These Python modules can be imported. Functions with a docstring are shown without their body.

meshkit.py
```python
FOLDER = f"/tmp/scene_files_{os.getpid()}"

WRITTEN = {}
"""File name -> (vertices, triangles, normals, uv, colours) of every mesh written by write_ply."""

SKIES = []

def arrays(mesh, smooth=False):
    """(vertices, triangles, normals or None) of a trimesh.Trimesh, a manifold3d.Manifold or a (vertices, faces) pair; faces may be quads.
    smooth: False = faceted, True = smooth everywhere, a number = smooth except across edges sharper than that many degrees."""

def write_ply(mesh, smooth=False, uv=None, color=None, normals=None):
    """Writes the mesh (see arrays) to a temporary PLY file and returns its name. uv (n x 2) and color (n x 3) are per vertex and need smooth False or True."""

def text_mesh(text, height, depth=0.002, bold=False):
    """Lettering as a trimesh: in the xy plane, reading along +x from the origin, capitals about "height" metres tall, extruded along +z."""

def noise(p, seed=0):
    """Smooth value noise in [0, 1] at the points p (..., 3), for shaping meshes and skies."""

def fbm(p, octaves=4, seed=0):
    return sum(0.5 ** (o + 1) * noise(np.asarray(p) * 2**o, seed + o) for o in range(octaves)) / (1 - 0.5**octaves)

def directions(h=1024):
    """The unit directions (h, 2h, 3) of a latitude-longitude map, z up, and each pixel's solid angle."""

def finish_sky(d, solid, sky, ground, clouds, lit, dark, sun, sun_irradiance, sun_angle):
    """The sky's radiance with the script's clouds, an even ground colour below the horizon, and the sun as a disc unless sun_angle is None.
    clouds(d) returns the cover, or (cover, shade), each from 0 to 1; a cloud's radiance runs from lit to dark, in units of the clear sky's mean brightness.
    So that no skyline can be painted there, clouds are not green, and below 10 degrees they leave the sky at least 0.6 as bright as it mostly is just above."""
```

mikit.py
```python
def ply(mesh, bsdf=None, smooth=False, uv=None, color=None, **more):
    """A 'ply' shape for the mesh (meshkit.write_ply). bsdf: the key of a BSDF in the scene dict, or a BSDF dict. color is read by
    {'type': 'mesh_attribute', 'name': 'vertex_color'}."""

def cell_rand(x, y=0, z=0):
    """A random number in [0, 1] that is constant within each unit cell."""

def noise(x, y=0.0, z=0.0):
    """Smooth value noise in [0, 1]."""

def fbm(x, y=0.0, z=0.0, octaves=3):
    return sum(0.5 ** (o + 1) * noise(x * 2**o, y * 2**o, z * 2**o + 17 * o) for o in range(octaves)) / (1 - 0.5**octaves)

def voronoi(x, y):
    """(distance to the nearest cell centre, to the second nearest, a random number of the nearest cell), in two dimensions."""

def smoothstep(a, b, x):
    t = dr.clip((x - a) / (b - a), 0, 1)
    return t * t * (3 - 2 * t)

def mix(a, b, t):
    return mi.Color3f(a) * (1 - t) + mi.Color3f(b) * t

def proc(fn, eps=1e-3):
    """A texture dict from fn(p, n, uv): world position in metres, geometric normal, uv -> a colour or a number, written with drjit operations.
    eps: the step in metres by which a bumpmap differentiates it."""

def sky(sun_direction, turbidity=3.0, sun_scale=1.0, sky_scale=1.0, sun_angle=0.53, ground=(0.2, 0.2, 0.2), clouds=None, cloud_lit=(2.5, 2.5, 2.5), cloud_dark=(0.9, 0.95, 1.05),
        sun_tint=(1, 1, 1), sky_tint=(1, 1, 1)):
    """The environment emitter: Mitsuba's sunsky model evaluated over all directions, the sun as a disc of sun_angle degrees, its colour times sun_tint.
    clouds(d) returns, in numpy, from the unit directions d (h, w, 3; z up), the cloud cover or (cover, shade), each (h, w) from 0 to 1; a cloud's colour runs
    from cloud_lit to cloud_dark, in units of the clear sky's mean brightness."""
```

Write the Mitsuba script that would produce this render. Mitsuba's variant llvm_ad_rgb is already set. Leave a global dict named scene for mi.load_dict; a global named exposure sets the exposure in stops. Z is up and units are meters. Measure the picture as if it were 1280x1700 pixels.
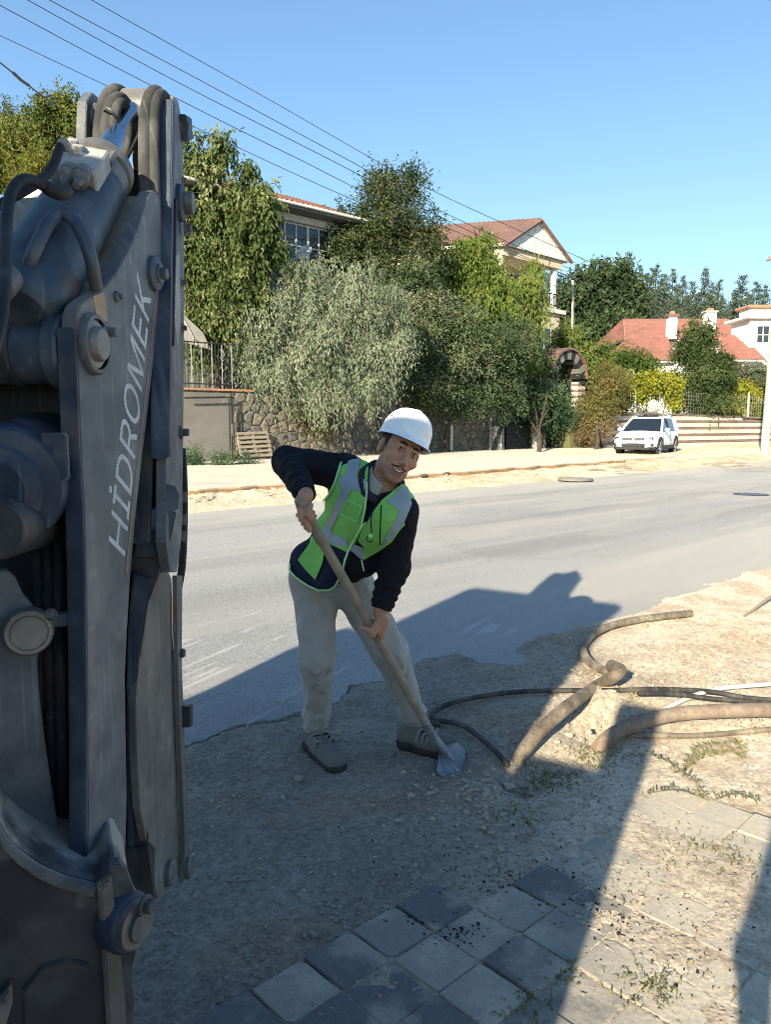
import math, random
import numpy as np, trimesh, drjit as dr, mitsuba as mi, mikit, meshkit
import manifold3d as m3
from shapely.geometry import Polygon, LineString, Point, box as sbox
from shapely.ops import unary_union
from meshkit import noise, fbm, text_mesh
T = mi.ScalarTransform4f
RNG = np.random.default_rng(7)
scene, labels = {}, {}

# ---------------------------------------------------------------- camera, sky, exposure
CH, PITCH, FOC = 1.55, math.radians(6.66), 1284.0      # eye height, tilt down, focal length in photo pixels (1280 x 1700)
CP, SP = math.cos(PITCH), math.sin(PITCH)
scene['camera'] = {'type': 'perspective', 'fov': 2 * math.degrees(math.atan(640 / FOC)), 'fov_axis': 'x', 'near_clip': 0.05, 'far_clip': 2000.0,
                   'to_world': T().look_at(origin=[0, 0, CH], target=[0, CP, CH - SP], up=[0, 0, 1])}
SUN_AZ, SUN_EL = (0.418, 0.908), 21.5                  # shadows fall towards SUN_AZ
_e = math.radians(SUN_EL)
scene['sky'] = mikit.sky([-SUN_AZ[0] * math.cos(_e), -SUN_AZ[1] * math.cos(_e), math.sin(_e)], turbidity=2.6, sun_scale=1.85, sky_scale=1.4,
                         sun_tint=(0.84, 1.0, 1.28), sky_tint=(0.86, 0.99, 1.12), ground=(0.3, 0.27, 0.22))
exposure = 2.45


def ray(px, py):
    u, v = (px - 640) / FOC, (850 - py) / FOC
    return np.array([u, CP + v * SP, -SP + v * CP])


def P(px, py, y):
    """The place at distance y in front of the camera that the photograph shows at a pixel."""
    d = ray(px, py)
    return np.array([0, 0, CH]) + d * (y / d[1])


def G(px, py, z=0.0):
    d = ray(px, py)
    return np.array([0, 0, CH]) + d * ((z - CH) / d[2])


# ---------------------------------------------------------------- naming
def key_for(name, parent=None):
    k = (parent + '__' if parent else '') + name
    base, n = k, 0
    while k in scene or k in labels or k in USED:
        n += 1
        k = f'{base}_{n:03d}'
    USED.add(k)
    return k


USED = set()


def thing(name, label, cat, group=None):
    k = key_for(name)
    labels[k] = {'label': label, 'category': cat}
    if group:
        labels[k]['group'] = group
    return k


def obj(name, mesh, mat, parent=None, smooth=False, kind=None, label=None, cat=None, group=None, color=None, uv=None, key=None, **more):
    k = key or key_for(name, parent)
    scene[k] = mikit.ply(mesh, mat, smooth=smooth, color=color, uv=uv, **more)
    d = {}
    if kind: d['kind'] = kind
    if label: d['label'] = label
    if cat: d['category'] = cat
    if group: d['group'] = group
    if d: labels[k] = d
    return k


# ---------------------------------------------------------------- mesh helpers
def unit(v):
    v = np.asarray(v, float)
    return v / np.linalg.norm(v)


def tm(v, f):
    v, f = np.asarray(v, float), np.asarray(f, int)
    if f.shape[1] == 4:
        f = np.vstack([f[:, [0, 1, 2]], f[:, [0, 2, 3]]])
    return trimesh.Trimesh(v, f, process=False)


def cat(ms):
    vs, fs, n = [], [], 0
    for m in ms:
        v, f = (m.vertices, m.faces) if hasattr(m, 'faces') else m
        vs.append(v); fs.append(np.asarray(f) + n); n += len(v)
    return tm(np.vstack(vs), np.vstack(fs))


def man(mesh):
    if isinstance(mesh, m3.Manifold):
        return mesh
    m = mesh.copy(); m.merge_vertices()
    return m3.Manifold(m3.Mesh(np.asarray(m.vertices, np.float32), np.asarray(m.faces, np.uint32)))


def demesh(M):
    m = M.to_mesh()
    return tm(m.vert_properties[:, :3], m.tri_verts)


def bx(x0, x1, y0, y1, z0, z1, bev=0.0):
    if bev <= 0:
        m = trimesh.creation.box((x1 - x0, y1 - y0, z1 - z0))
        m.apply_translation(((x0 + x1) / 2, (y0 + y1) / 2, (z0 + z1) / 2))
        return m
    b = min(bev, (x1 - x0) / 2.2, (y1 - y0) / 2.2, (z1 - z0) / 2.2)
    pts = []
    for sx, X in ((1, x0), (-1, x1)):
        for sy, Y in ((1, y0), (-1, y1)):
            for sz, Z in ((1, z0), (-1, z1)):
                pts += [(X, Y + sy * b, Z + sz * b), (X + sx * b, Y, Z + sz * b), (X + sx * b, Y + sy * b, Z)]
    return trimesh.convex.convex_hull(np.array(pts))


def frame(z, hint=(0, 0, 1)):
    z = unit(z)
    x = np.cross(hint, z)
    if np.linalg.norm(x) < 1e-4:
        x = np.cross((0, 1, 0.1), z)
    x = unit(x)
    return np.stack([x, np.cross(z, x), z], 1)


def place(mesh, o, R=None):
    v = np.asarray(mesh.vertices)
    if R is not None:
        v = v @ np.asarray(R).T
    return tm(v + np.asarray(o), mesh.faces)


def rotz(a):
    c, s = math.cos(a), math.sin(a)
    return np.array([[c, -s, 0], [s, c, 0], [0, 0, 1.0]])


def spline(pts, n=8):
    p = np.asarray(pts, float)
    if len(p) < 3:
        t = np.linspace(0, 1, n + 1)[:, None]
        return p[0] * (1 - t) + p[-1] * t
    q = np.vstack([2 * p[0] - p[1], p, 2 * p[-1] - p[-2]])
    out = []
    t = np.linspace(0, 1, n, endpoint=False)[:, None]
    for i in range(len(p) - 1):
        a, b, c, d = q[i:i + 4]
        out.append(0.5 * (2 * b + (c - a) * t + (2 * a - 5 * b + 4 * c - d) * t ** 2 + (3 * b - a - 3 * c + d) * t ** 3))
    return np.vstack(out + [p[-1:]])


def tube(pts, r, sides=10, n=6, caps=True):
    """A round bar along the spline through pts; r is one radius or one per point."""
    p = spline(pts, n) if n else np.asarray(pts, float)
    r = np.interp(np.linspace(0, 1, len(p)), np.linspace(0, 1, np.size(r)), np.atleast_1d(r)) if np.size(r) > 1 else np.full(len(p), float(np.atleast_1d(r)[0]))
    t = np.gradient(p, axis=0)
    t /= np.linalg.norm(t, axis=1, keepdims=True) + 1e-12
    a = np.cross(t[0], (0, 0, 1) if abs(t[0, 2]) < 0.9 else (1, 0, 0))
    rows = []
    for i in range(len(p)):
        a = a - t[i] * (a @ t[i]); a /= np.linalg.norm(a) + 1e-12
        b = np.cross(t[i], a)
        th = np.arange(sides) * 2 * math.pi / sides
        rows.append(p[i] + r[i] * (np.cos(th)[:, None] * a + np.sin(th)[:, None] * b))
    v = np.vstack(rows)
    i, j = np.meshgrid(np.arange(len(p) - 1), np.arange(sides), indexing='ij')
    q = np.stack([i * sides + j, i * sides + (j + 1) % sides, (i + 1) * sides + (j + 1) % sides, (i + 1) * sides + j], -1).reshape(-1, 4)
    f = np.vstack([q[:, [0, 1, 2]], q[:, [0, 2, 3]]])
    if caps:
        n0 = len(v)
        v = np.vstack([v, p[:1], p[-1:]])
        k = np.arange(sides)
        f = np.vstack([f, np.stack([k * 0 + n0, (k + 1) % sides, k], 1), np.stack([k * 0 + n0 + 1, (len(p) - 1) * sides + k, (len(p) - 1) * sides + (k + 1) % sides], 1)])
    return tm(v, f)


def rod(a, b, r, sides=16, bev=0.0):
    """A turned cylinder from a to b with small chamfers."""
    a, b = np.asarray(a, float), np.asarray(b, float)
    L = np.linalg.norm(b - a)
    prof = [(0, 0), (r - bev, 0), (r, bev), (r, L - bev), (r - bev, L), (0, L)] if bev else [(0, 0), (r, 0), (r, L), (0, L)]
    return lathe(prof, a, b - a, sides)


def lathe(prof, o, axis, sides=24):
    pr = np.asarray(prof, float)
    R = frame(axis)
    th = np.arange(sides) * 2 * math.pi / sides
    v = np.stack([np.cos(th)[None] * pr[:, :1], np.sin(th)[None] * pr[:, :1], np.repeat(pr[:, 1:], sides, 1)], -1).reshape(-1, 3)
    n = len(pr)
    i, j = np.meshgrid(np.arange(n - 1), np.arange(sides), indexing='ij')
    q = np.stack([i * sides + j, i * sides + (j + 1) % sides, (i + 1) * sides + (j + 1) % sides, (i + 1) * sides + j], -1).reshape(-1, 4)
    m = place(tm(v, q), o, R)
    return m


def extr(poly, h):
    if not isinstance(poly, Polygon):
        poly = Polygon(poly)
    if not poly.is_valid:
        poly = poly.buffer(0)
    ps = [g for g in getattr(poly, 'geoms', [poly]) if g.area > 0]
    return cat([trimesh.creation.extrude_polygon(g, h, engine='earcut') for g in ps])


def bevslab(poly, h, bev):
    """Plate with chamfered rims, local z from 0 to h."""
    if not isinstance(poly, Polygon):
        poly = Polygon(poly)
    cs = [m3.CrossSection([np.asarray(poly.exterior.coords)[:-1]] + [np.asarray(i.coords)[:-1] for i in poly.interiors], m3.FillRule.EvenOdd)]
    inner = cs[0].offset(-bev, m3.JoinType.Miter, 2.0)
    mid = m3.Manifold.extrude(cs[0], h - 2 * bev).translate((0, 0, bev))
    # chamfers as hulls of thin layers would fill concave outlines; so a stack of two steps
    top = m3.Manifold.extrude(inner, h)
    half = m3.Manifold.extrude(cs[0].offset(-bev * 0.45, m3.JoinType.Miter, 2.0), h - bev * 0.7).translate((0, 0, bev * 0.35))
    return demesh(mid + half + top)


class Plane:
    """An upright or tilted plane in the world: o + u*U + v*V, N the side that faces out."""
    def __init__(self, o, U, V):
        self.o, self.U = np.asarray(o, float), unit(U)
        V = np.asarray(V, float)
        self.V = unit(V - self.U * (V @ self.U))
        self.N = np.cross(self.U, self.V)
        self.R = np.stack([self.U, self.V, self.N], 1)

    def hit(self, px, py):
        d = ray(px, py)
        c = np.array([0, 0, CH])
        return c + d * (((self.o - c) @ self.N) / (d @ self.N))

    def uv(self, px, py):
        w = self.hit(px, py) - self.o
        return np.array([w @ self.U, w @ self.V])

    def poly(self, pix):
        return Polygon([self.uv(*p) for p in pix])

    def put(self, mesh, lift=0.0):
        return place(mesh, self.o + self.N * lift, self.R)

    def at(self, u, v, n=0.0):
        return self.o + u * self.U + v * self.V + n * self.N


# signed distance shapes and a marching-tetrahedra mesher
def seg(p, a, b, ra, rb=None):
    a, b = np.asarray(a, float), np.asarray(b, float)
    rb = ra if rb is None else rb
    ab = b - a
    t = np.clip(((p - a) @ ab) / max(ab @ ab, 1e-12), 0, 1)
    return np.linalg.norm(p - a - t[..., None] * ab, axis=-1) - (ra + (rb - ra) * t)


def ell(p, c, r, R=None):
    q = p - np.asarray(c)
    if R is not None:
        q = q @ R
    r = np.asarray(r, float)
    k0 = np.linalg.norm(q / r, axis=-1)
    k1 = np.linalg.norm(q / r ** 2, axis=-1)
    return k0 * (k0 - 1) / np.maximum(k1, 1e-9)


def smin(a, b, k):
    h = np.clip(0.5 + 0.5 * (b - a) / k, 0, 1)
    return b * (1 - h) + a * h - k * h * (1 - h)


def smax(a, b, k):
    return -smin(-a, -b, k)


def march(fn, lo, hi, h, level=0.0):
    lo, hi = np.asarray(lo, float), np.asarray(hi, float)
    n = np.ceil((hi - lo) / h).astype(int) + 1
    gx, gy, gz = [lo[k] + h * np.arange(n[k]) for k in range(3)]
    d = np.empty(tuple(n))
    for i in range(0, n[0], 24):
        X, Y, Z = np.meshgrid(gx[i:i + 24], gy, gz, indexing='ij')
        d[i:i + 24] = fn(np.stack([X, Y, Z], -1)) - level
    d[0], d[-1] = np.maximum(d[0], h), np.maximum(d[-1], h)
    d[:, 0], d[:, -1] = np.maximum(d[:, 0], h), np.maximum(d[:, -1], h)
    d[:, :, 0], d[:, :, -1] = np.maximum(d[:, :, 0], h), np.maximum(d[:, :, -1], h)
    d = np.where(np.abs(d) < h * 0.02, np.where(d < 0, -h * 0.02, h * 0.02), d)
    ins = d < 0
    A = ins[:-1, :-1, :-1]
    anyi, alli = A.copy(), A.copy()
    for o in np.ndindex(2, 2, 2):
        s = ins[o[0]:n[0] - 1 + o[0], o[1]:n[1] - 1 + o[1], o[2]:n[2] - 1 + o[2]]
        anyi |= s; alli &= s
    cells = np.argwhere(anyi & ~alli)
    st = np.array([n[1] * n[2], n[2], 1])
    base = cells @ st
    off = [np.array(o) @ st for o in ((0, 0, 0), (1, 0, 0), (1, 1, 0), (0, 1, 0), (0, 0, 1), (1, 0, 1), (1, 1, 1), (0, 1, 1))]
    tets = ((0, 5, 1, 6), (0, 1, 2, 6), (0, 2, 3, 6), (0, 3, 7, 6), (0, 7, 4, 6), (0, 4, 5, 6))
    df = d.ravel()
    N = df.size
    tri = []
    for t in tets:
        q = np.stack([base + off[k] for k in t], 1)
        s = df[q] < 0
        c = s.sum(1)
        for cnt in (1, 3):
            for k in range(4):
                sel = (c == cnt) & (s[:, k] == (cnt == 1))
                o = [x for x in range(4) if x != k]
                w = q[sel]
                if len(w):
                    tri.append(np.stack([np.stack([w[:, k], w[:, x]], 1) for x in o], 1))
        for a in range(4):
            for b in range(a + 1, 4):
                sel = (c == 2) & s[:, a] & s[:, b]
                e, f = [x for x in range(4) if x not in (a, b)]
                w = q[sel]
                if len(w):
                    E = lambda i, j: np.stack([w[:, i], w[:, j]], 1)
                    tri.append(np.stack([E(a, e), E(a, f), E(b, f)], 1))
                    tri.append(np.stack([E(a, e), E(b, f), E(b, e)], 1))
    tri = np.vstack(tri)
    e = np.sort(tri.reshape(-1, 2), 1)
    ids, inv = np.unique(e[:, 0].astype(np.int64) * N + e[:, 1], return_inverse=True)
    a, b = ids // N, ids % N
    ca, cb = [np.stack(np.unravel_index(x, n), 1) * h + lo for x in (a, b)]
    w = (df[a] / (df[a] - df[b]))[:, None]
    v = ca + (cb - ca) * w
    f = inv.reshape(-1, 3)
    # orientation: outwards, from the inside ends of the edges
    pin = np.where((df[a] < 0)[:, None], ca, cb)
    nrm = np.cross(v[f[:, 1]] - v[f[:, 0]], v[f[:, 2]] - v[f[:, 0]])
    inside = pin[f].mean(1)
    flip = (nrm * (v[f].mean(1) - inside)).sum(1) < 0
    f[flip] = f[flip][:, ::-1]
    return tm(v, f)


def tidy(mesh, tol=0.0008, it=0):
    """Fewer triangles where the surface is smooth."""
    if it:
        trimesh.smoothing.filter_taubin(mesh, iterations=it)
    return demesh(man(mesh).simplify(tol)) if tol else mesh


def frustum(pix, y0, y1):
    """The block that a photo outline sweeps between the distances y0 and y1: used to cut cloth panels out of a garment's own surface."""
    pl = Polygon(pix)
    if not pl.is_valid:
        pl = pl.buffer(0)
    pl = trimesh.creation.extrude_polygon(pl, 1.0, engine='earcut')
    v = np.array([P(x, y, y0 if z < 0.5 else y1) for x, y, z in pl.vertices])
    m = tm(v, pl.faces)
    if m.volume < 0:
        m = tm(v, m.faces[:, ::-1])
    return man(m)


# ---------------------------------------------------------------- materials
def rgb(*c):
    return {'type': 'rgb', 'value': list(map(float, c))}


def mat(name, color, rough=0.7, spec=0.3, metallic=0.0, bump=None, two=True, **more):
    c = mikit.proc(color) if callable(color) else ({'type': 'mesh_attribute', 'name': 'vertex_color'} if color == 'vc' else rgb(*color))
    r = mikit.proc(rough) if callable(rough) else float(rough)
    b = {'type': 'principled', 'base_color': c, 'roughness': r, 'specular': float(spec), 'metallic': float(metallic), **more}
    if bump:
        fn, sc = bump[:2]
        b = {'type': 'bumpmap', 'tex': mikit.proc(fn, eps=bump[2] if len(bump) > 2 else 2e-3), 'scale': float(sc), 'bsdf': b}
    scene[name] = {'type': 'twosided', 'bsdf': b} if two else b
    return name


nz, fb, sst, mix, vor = mikit.noise, mikit.fbm, mikit.smoothstep, mikit.mix, mikit.voronoi
# ================================================================ SETTING: ground, road, verges, pavement
RA, RN = np.array([0.73, 0.6834]), np.array([-0.6834, 0.73])      # along the road, across it (away from the camera)


def SN(s, n, z=0.0):
    q = RA * s + RN * n
    return np.array([q[0], q[1], z])


def c_asphalt(p, n, uv):
    s, t = p.x * RA[0] + p.y * RA[1], p.x * RN[0] + p.y * RN[1]
    g = fb(s * 0.35, t * 0.9, 3.0, 4)
    fine = nz(p.x * 90, p.y * 90, 0) * 0.6 + nz(p.x * 220, p.y * 220, 5) * 0.4
    dust = sst(0.42, 0.72, fb(s * 0.22, t * 1.3, 9.0, 4)) * 0.55
    edge = sst(3.2, 0.0, dr.abs(t - 12.1)) * 0.75 + sst(2.0, 0.2, dr.abs(t - 3.4)) * sst(3.0, 7.5, s + 1.4 * fb(p.x, p.y, 1.0)) * 0.8
    streak = sst(0.62, 0.75, nz(s * 0.5, t * 5.0, 4.0)) * 0.3
    track = 1 - 0.13 * (sst(0.55, 0.1, dr.abs(t - 5.6 - 0.3 * nz(s * 0.2, 1.0))) + sst(0.5, 0.1, dr.abs(t - 7.3 - 0.3 * nz(s * 0.2, 1.0))) + sst(0.5, 0.1, dr.abs(t - 9.9)))
    patch = sst(0.5, 0.53, nz(s * 0.22, t * 0.35, 13.0)) * 0.1
    c = mix((0.215, 0.214, 0.212), (0.262, 0.26, 0.256), g) * (track - patch) * (0.62 + 0.76 * fine)
    c = mix(c, (0.31, 0.29, 0.26), dr.clip(dust * 0.45 + edge * (0.5 + 0.6 * g) + streak, 0, 0.95))
    # pale scrape marks left by the digging bucket near the broken edge
    u = s * 0.94 + t * 0.34
    w = t * 0.94 - s * 0.34
    scr = sst(0.8, 0.9, nz(u * 2.2, w * 26, 2.0)) * sst(1.6, 0.4, dr.abs(t - 4.3)) * sst(0.35, 0.6, nz(s * 1.1, t * 1.1, 8.0))
    c = mix(c, (0.42, 0.41, 0.4), scr * 0.5 * sst(5.6, 4.2, s))
    seam = sst(0.02, 0.006, dr.abs(t - 7.4 - 0.25 * fb(s * 0.4, 0.0, 3.0, 3))) * sst(0.4, 0.6, nz(s * 0.7, t, 31.0))
    return mix(c, (0.09, 0.09, 0.09), seam * 0.5)


def h_fine(p, n, uv):
    return nz(p.x * 70, p.y * 70, p.z * 70) * 0.6 + nz(p.x * 170, p.y * 170, p.z * 170) * 0.4


mat('asphalt', c_asphalt, 0.85, 0.25, bump=(h_fine, 0.004))


def c_dirt(p, n, uv):
    s, t = p.x * RA[0] + p.y * RA[1], p.x * RN[0] + p.y * RN[1]
    a = fb(p.x * 1.1, p.y * 1.1, 2.0, 4)
    b = fb(p.x * 6, p.y * 6, 7.0, 4)
    f = nz(p.x * 60, p.y * 60, 0) * 0.5 + nz(p.x * 150, p.y * 150, 3) * 0.5
    # the dug-over ground by the machine is a darker, stonier soil; towards the right it is pale trodden sand
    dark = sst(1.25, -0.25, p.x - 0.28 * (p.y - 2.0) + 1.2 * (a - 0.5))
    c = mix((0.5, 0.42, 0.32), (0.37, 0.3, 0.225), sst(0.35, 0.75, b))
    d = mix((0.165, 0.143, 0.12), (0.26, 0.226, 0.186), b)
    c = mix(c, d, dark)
    c = mix(c, (0.26, 0.175, 0.115), sst(0.6, 0.75, fb(p.x * 2.3, p.y * 2.3, 12.0, 3)) * 0.45)
    return c * (0.6 + 0.8 * f)


def h_dirt(p, n, uv):
    v = vor(p.x * 55, p.y * 55)
    return nz(p.x * 45, p.y * 45, 0) * 0.5 + nz(p.x * 120, p.y * 120, 2) * 0.25 + sst(0.45, 0.1, v[0]) * 0.35 * v[2]


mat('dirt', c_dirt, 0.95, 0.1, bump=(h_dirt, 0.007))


def c_sand(p, n, uv):
    a = fb(p.x * 0.5, p.y * 0.5, 2.0, 4)
    b = fb(p.x * 4, p.y * 4, 7.0, 4)
    f = nz(p.x * 25, p.y * 25, 0)
    c = mix((0.46, 0.39, 0.29), (0.35, 0.275, 0.185), sst(0.4, 0.7, a * 0.5 + b * 0.5))
    return c * (0.75 + 0.5 * f)


mat('sand', c_sand, 0.95, 0.1, bump=(h_fine, 0.01))


def c_walk(p, n, uv):
    s, t = p.x * RA[0] + p.y * RA[1], p.x * RN[0] + p.y * RN[1]
    row = dr.floor(t / 0.2)
    k = s / 0.2
    j = dr.minimum(dr.abs(t / 0.2 - row - 0.5), 1.0)
    kk = dr.abs(k - dr.floor(k) - 0.5)
    joint = sst(0.43, 0.49, dr.maximum(j, kk))
    tone = mikit.cell_rand(dr.floor(k), row)
    c = mix((0.3, 0.275, 0.24), (0.37, 0.34, 0.3), tone)
    c = mix(c, (0.27, 0.22, 0.16), joint * 0.5)
    return mix(c, (0.4, 0.345, 0.27), sst(0.3, 0.65, fb(p.x * 0.7, p.y * 0.7, 1.0, 4)) * 0.85)


mat('walk', c_walk, 0.9, 0.15)
mat('earth_cut', lambda p, n, uv: mix((0.3, 0.19, 0.105), (0.22, 0.14, 0.08), fb(p.x * 3, p.y * 3, p.z * 9)) * (0.7 + 0.6 * nz(p.x * 30, p.y * 30, p.z * 30)), 0.95, 0.1)
mat('soil', (0.2, 0.16, 0.11), 0.95, 0.1)
mat('grass_ground', lambda p, n, uv: mix((0.09, 0.1, 0.045), (0.2, 0.17, 0.1), fb(p.x * 0.3, p.y * 0.3, 0.0, 4)), 0.95, 0.1)

# --- the one sheet that reaches the horizon, low in front and rising to wooded hills behind the houses
xs = np.concatenate([-np.geomspace(900, 25, 26), np.linspace(-20, 60, 41), np.geomspace(66, 900, 26)])
ys = np.concatenate([-np.geomspace(900, 12, 20), np.linspace(-8, 44, 27), np.geomspace(48, 900, 40)])
X, Y = np.meshgrid(xs, ys, indexing='ij')
nn = X * RN[0] + Y * RN[1]


def ground_z(x, y):
    n_ = x * RN[0] + y * RN[1]
    s_ = x * RA[0] + y * RA[1]
    hill = np.clip((y - 52) / 60, 0, 1) ** 1.3 * 9.0
    far = np.clip((np.hypot(x, y) - 130) / 400, 0, 1) * 30
    return -0.12 + hill * np.clip((n_ - 20) / 20, 0, 1) + far * np.clip((n_ - 20) / 200, 0, 1)


Z = ground_z(X, Y)


def gridmesh(X, Y, Z):
    a, b = X.shape
    i, j = np.meshgrid(np.arange(a - 1), np.arange(b - 1), indexing='ij')
    q = np.stack([i * b + j, (i + 1) * b + j, (i + 1) * b + j + 1, i * b + j + 1], -1).reshape(-1, 4)
    return tm(np.stack([X, Y, Z], -1).reshape(-1, 3), q)


obj('ground', gridmesh(X, Y, Z), 'grass_ground', smooth=True, kind='structure')

# --- road: a slab of asphalt whose near edge is broken
near_pix = [(300, 1240), (340, 1226), (385, 1205), (430, 1196), (470, 1190), (500, 1180), (535, 1172), (560, 1164), (572, 1150), (580, 1136), (610, 1133), (650, 1128), (680, 1112), (705, 1095), (760, 1088), (800, 1100), (850, 1108), (885, 1096), (868, 1080), (900, 1062), (940, 1052), (975, 1036)]
near = [G(*p)[:2] for p in near_pix]
rr = np.random.default_rng(3)
edge = [SN(s, 3.25 + 0.05 * rr.normal())[:2] for s in np.arange(-30, 1.5, 1.0)]
fine = []
for a, b in zip(near[:-1], near[1:]):
    for t in np.linspace(0, 1, max(2, int(np.linalg.norm(b - a) / 0.04)), endpoint=False):
        fine.append(a + (b - a) * t + rr.normal(0, 0.005, 2))
edge += fine + [SN(s, 3.05 + 0.04 * rr.normal())[:2] for s in np.arange(5.6, 160, 2.0)]
far = [SN(s, 12.1 + 0.12 * math.sin(s * 1.3) + 0.05 * rr.normal())[:2] for s in np.arange(160, -31, -0.8)]
ROAD = Polygon(edge + far).buffer(0)
road = extr(ROAD, 0.05)
road.apply_translation((0, 0, -0.05))
obj('road', road, 'asphalt', kind='structure')
EDGE_LINE = LineString(edge)


# --- near verge: dug soil, a heap round the pipes, sand trodden over the paving
def axis(*parts):
    return np.unique(np.concatenate(parts).round(5))


xs = axis(np.linspace(-9, -2.6, 40), np.arange(-2.6, 3.6, 0.0165), np.linspace(3.6, 8, 130), np.linspace(8, 22, 60))
ys = axis(np.linspace(-6, 0.8, 30), np.arange(0.8, 5.4, 0.0165), np.linspace(5.4, 9, 110), np.linspace(9, 24, 60))
PAVE_O, PAVE_U = np.array(G(650, 1593)[:2]), unit(G(720, 1548)[:2] - G(650, 1593)[:2])
PAVE_V = np.array([PAVE_U[1], -PAVE_U[0]])
PITCH_P = 0.183
HEAP = [(G(1040, 1160), 0.42, 0.11), (G(1110, 1110), 0.35, 0.06), (G(1000, 1190), 0.3, 0.07), (G(1150, 1080), 0.22, 0.07), (G(1180, 1160), 0.5, 0.05), (G(790, 1315), 0.22, 0.035), (G(1230, 1050), 0.3, 0.04), (G(900, 1215), .2, .03)]
PIT = [(G(862, 1288), 0.15, 0.085), (G(925, 1260), 0.2, 0.06), (G(985, 1215), 0.14, 0.06)]


def road_inside(x, y):
    """Metres inside the road's near edge (negative on the verge)."""
    from scipy.spatial import cKDTree
    e = np.array(EDGE_LINE.segmentize(0.05).coords)
    d, i = cKDTree(e).query(np.stack([x, y], -1).reshape(-1, 2))
    d = d.reshape(x.shape)
    nvec = np.gradient(e, axis=0)
    nvec = np.stack([-nvec[:, 1], nvec[:, 0]], 1)
    q = np.stack([x, y], -1).reshape(-1, 2) - e[i]
    return np.where((q * nvec[i]).sum(1).reshape(x.shape) > 0, d, -d)


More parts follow.
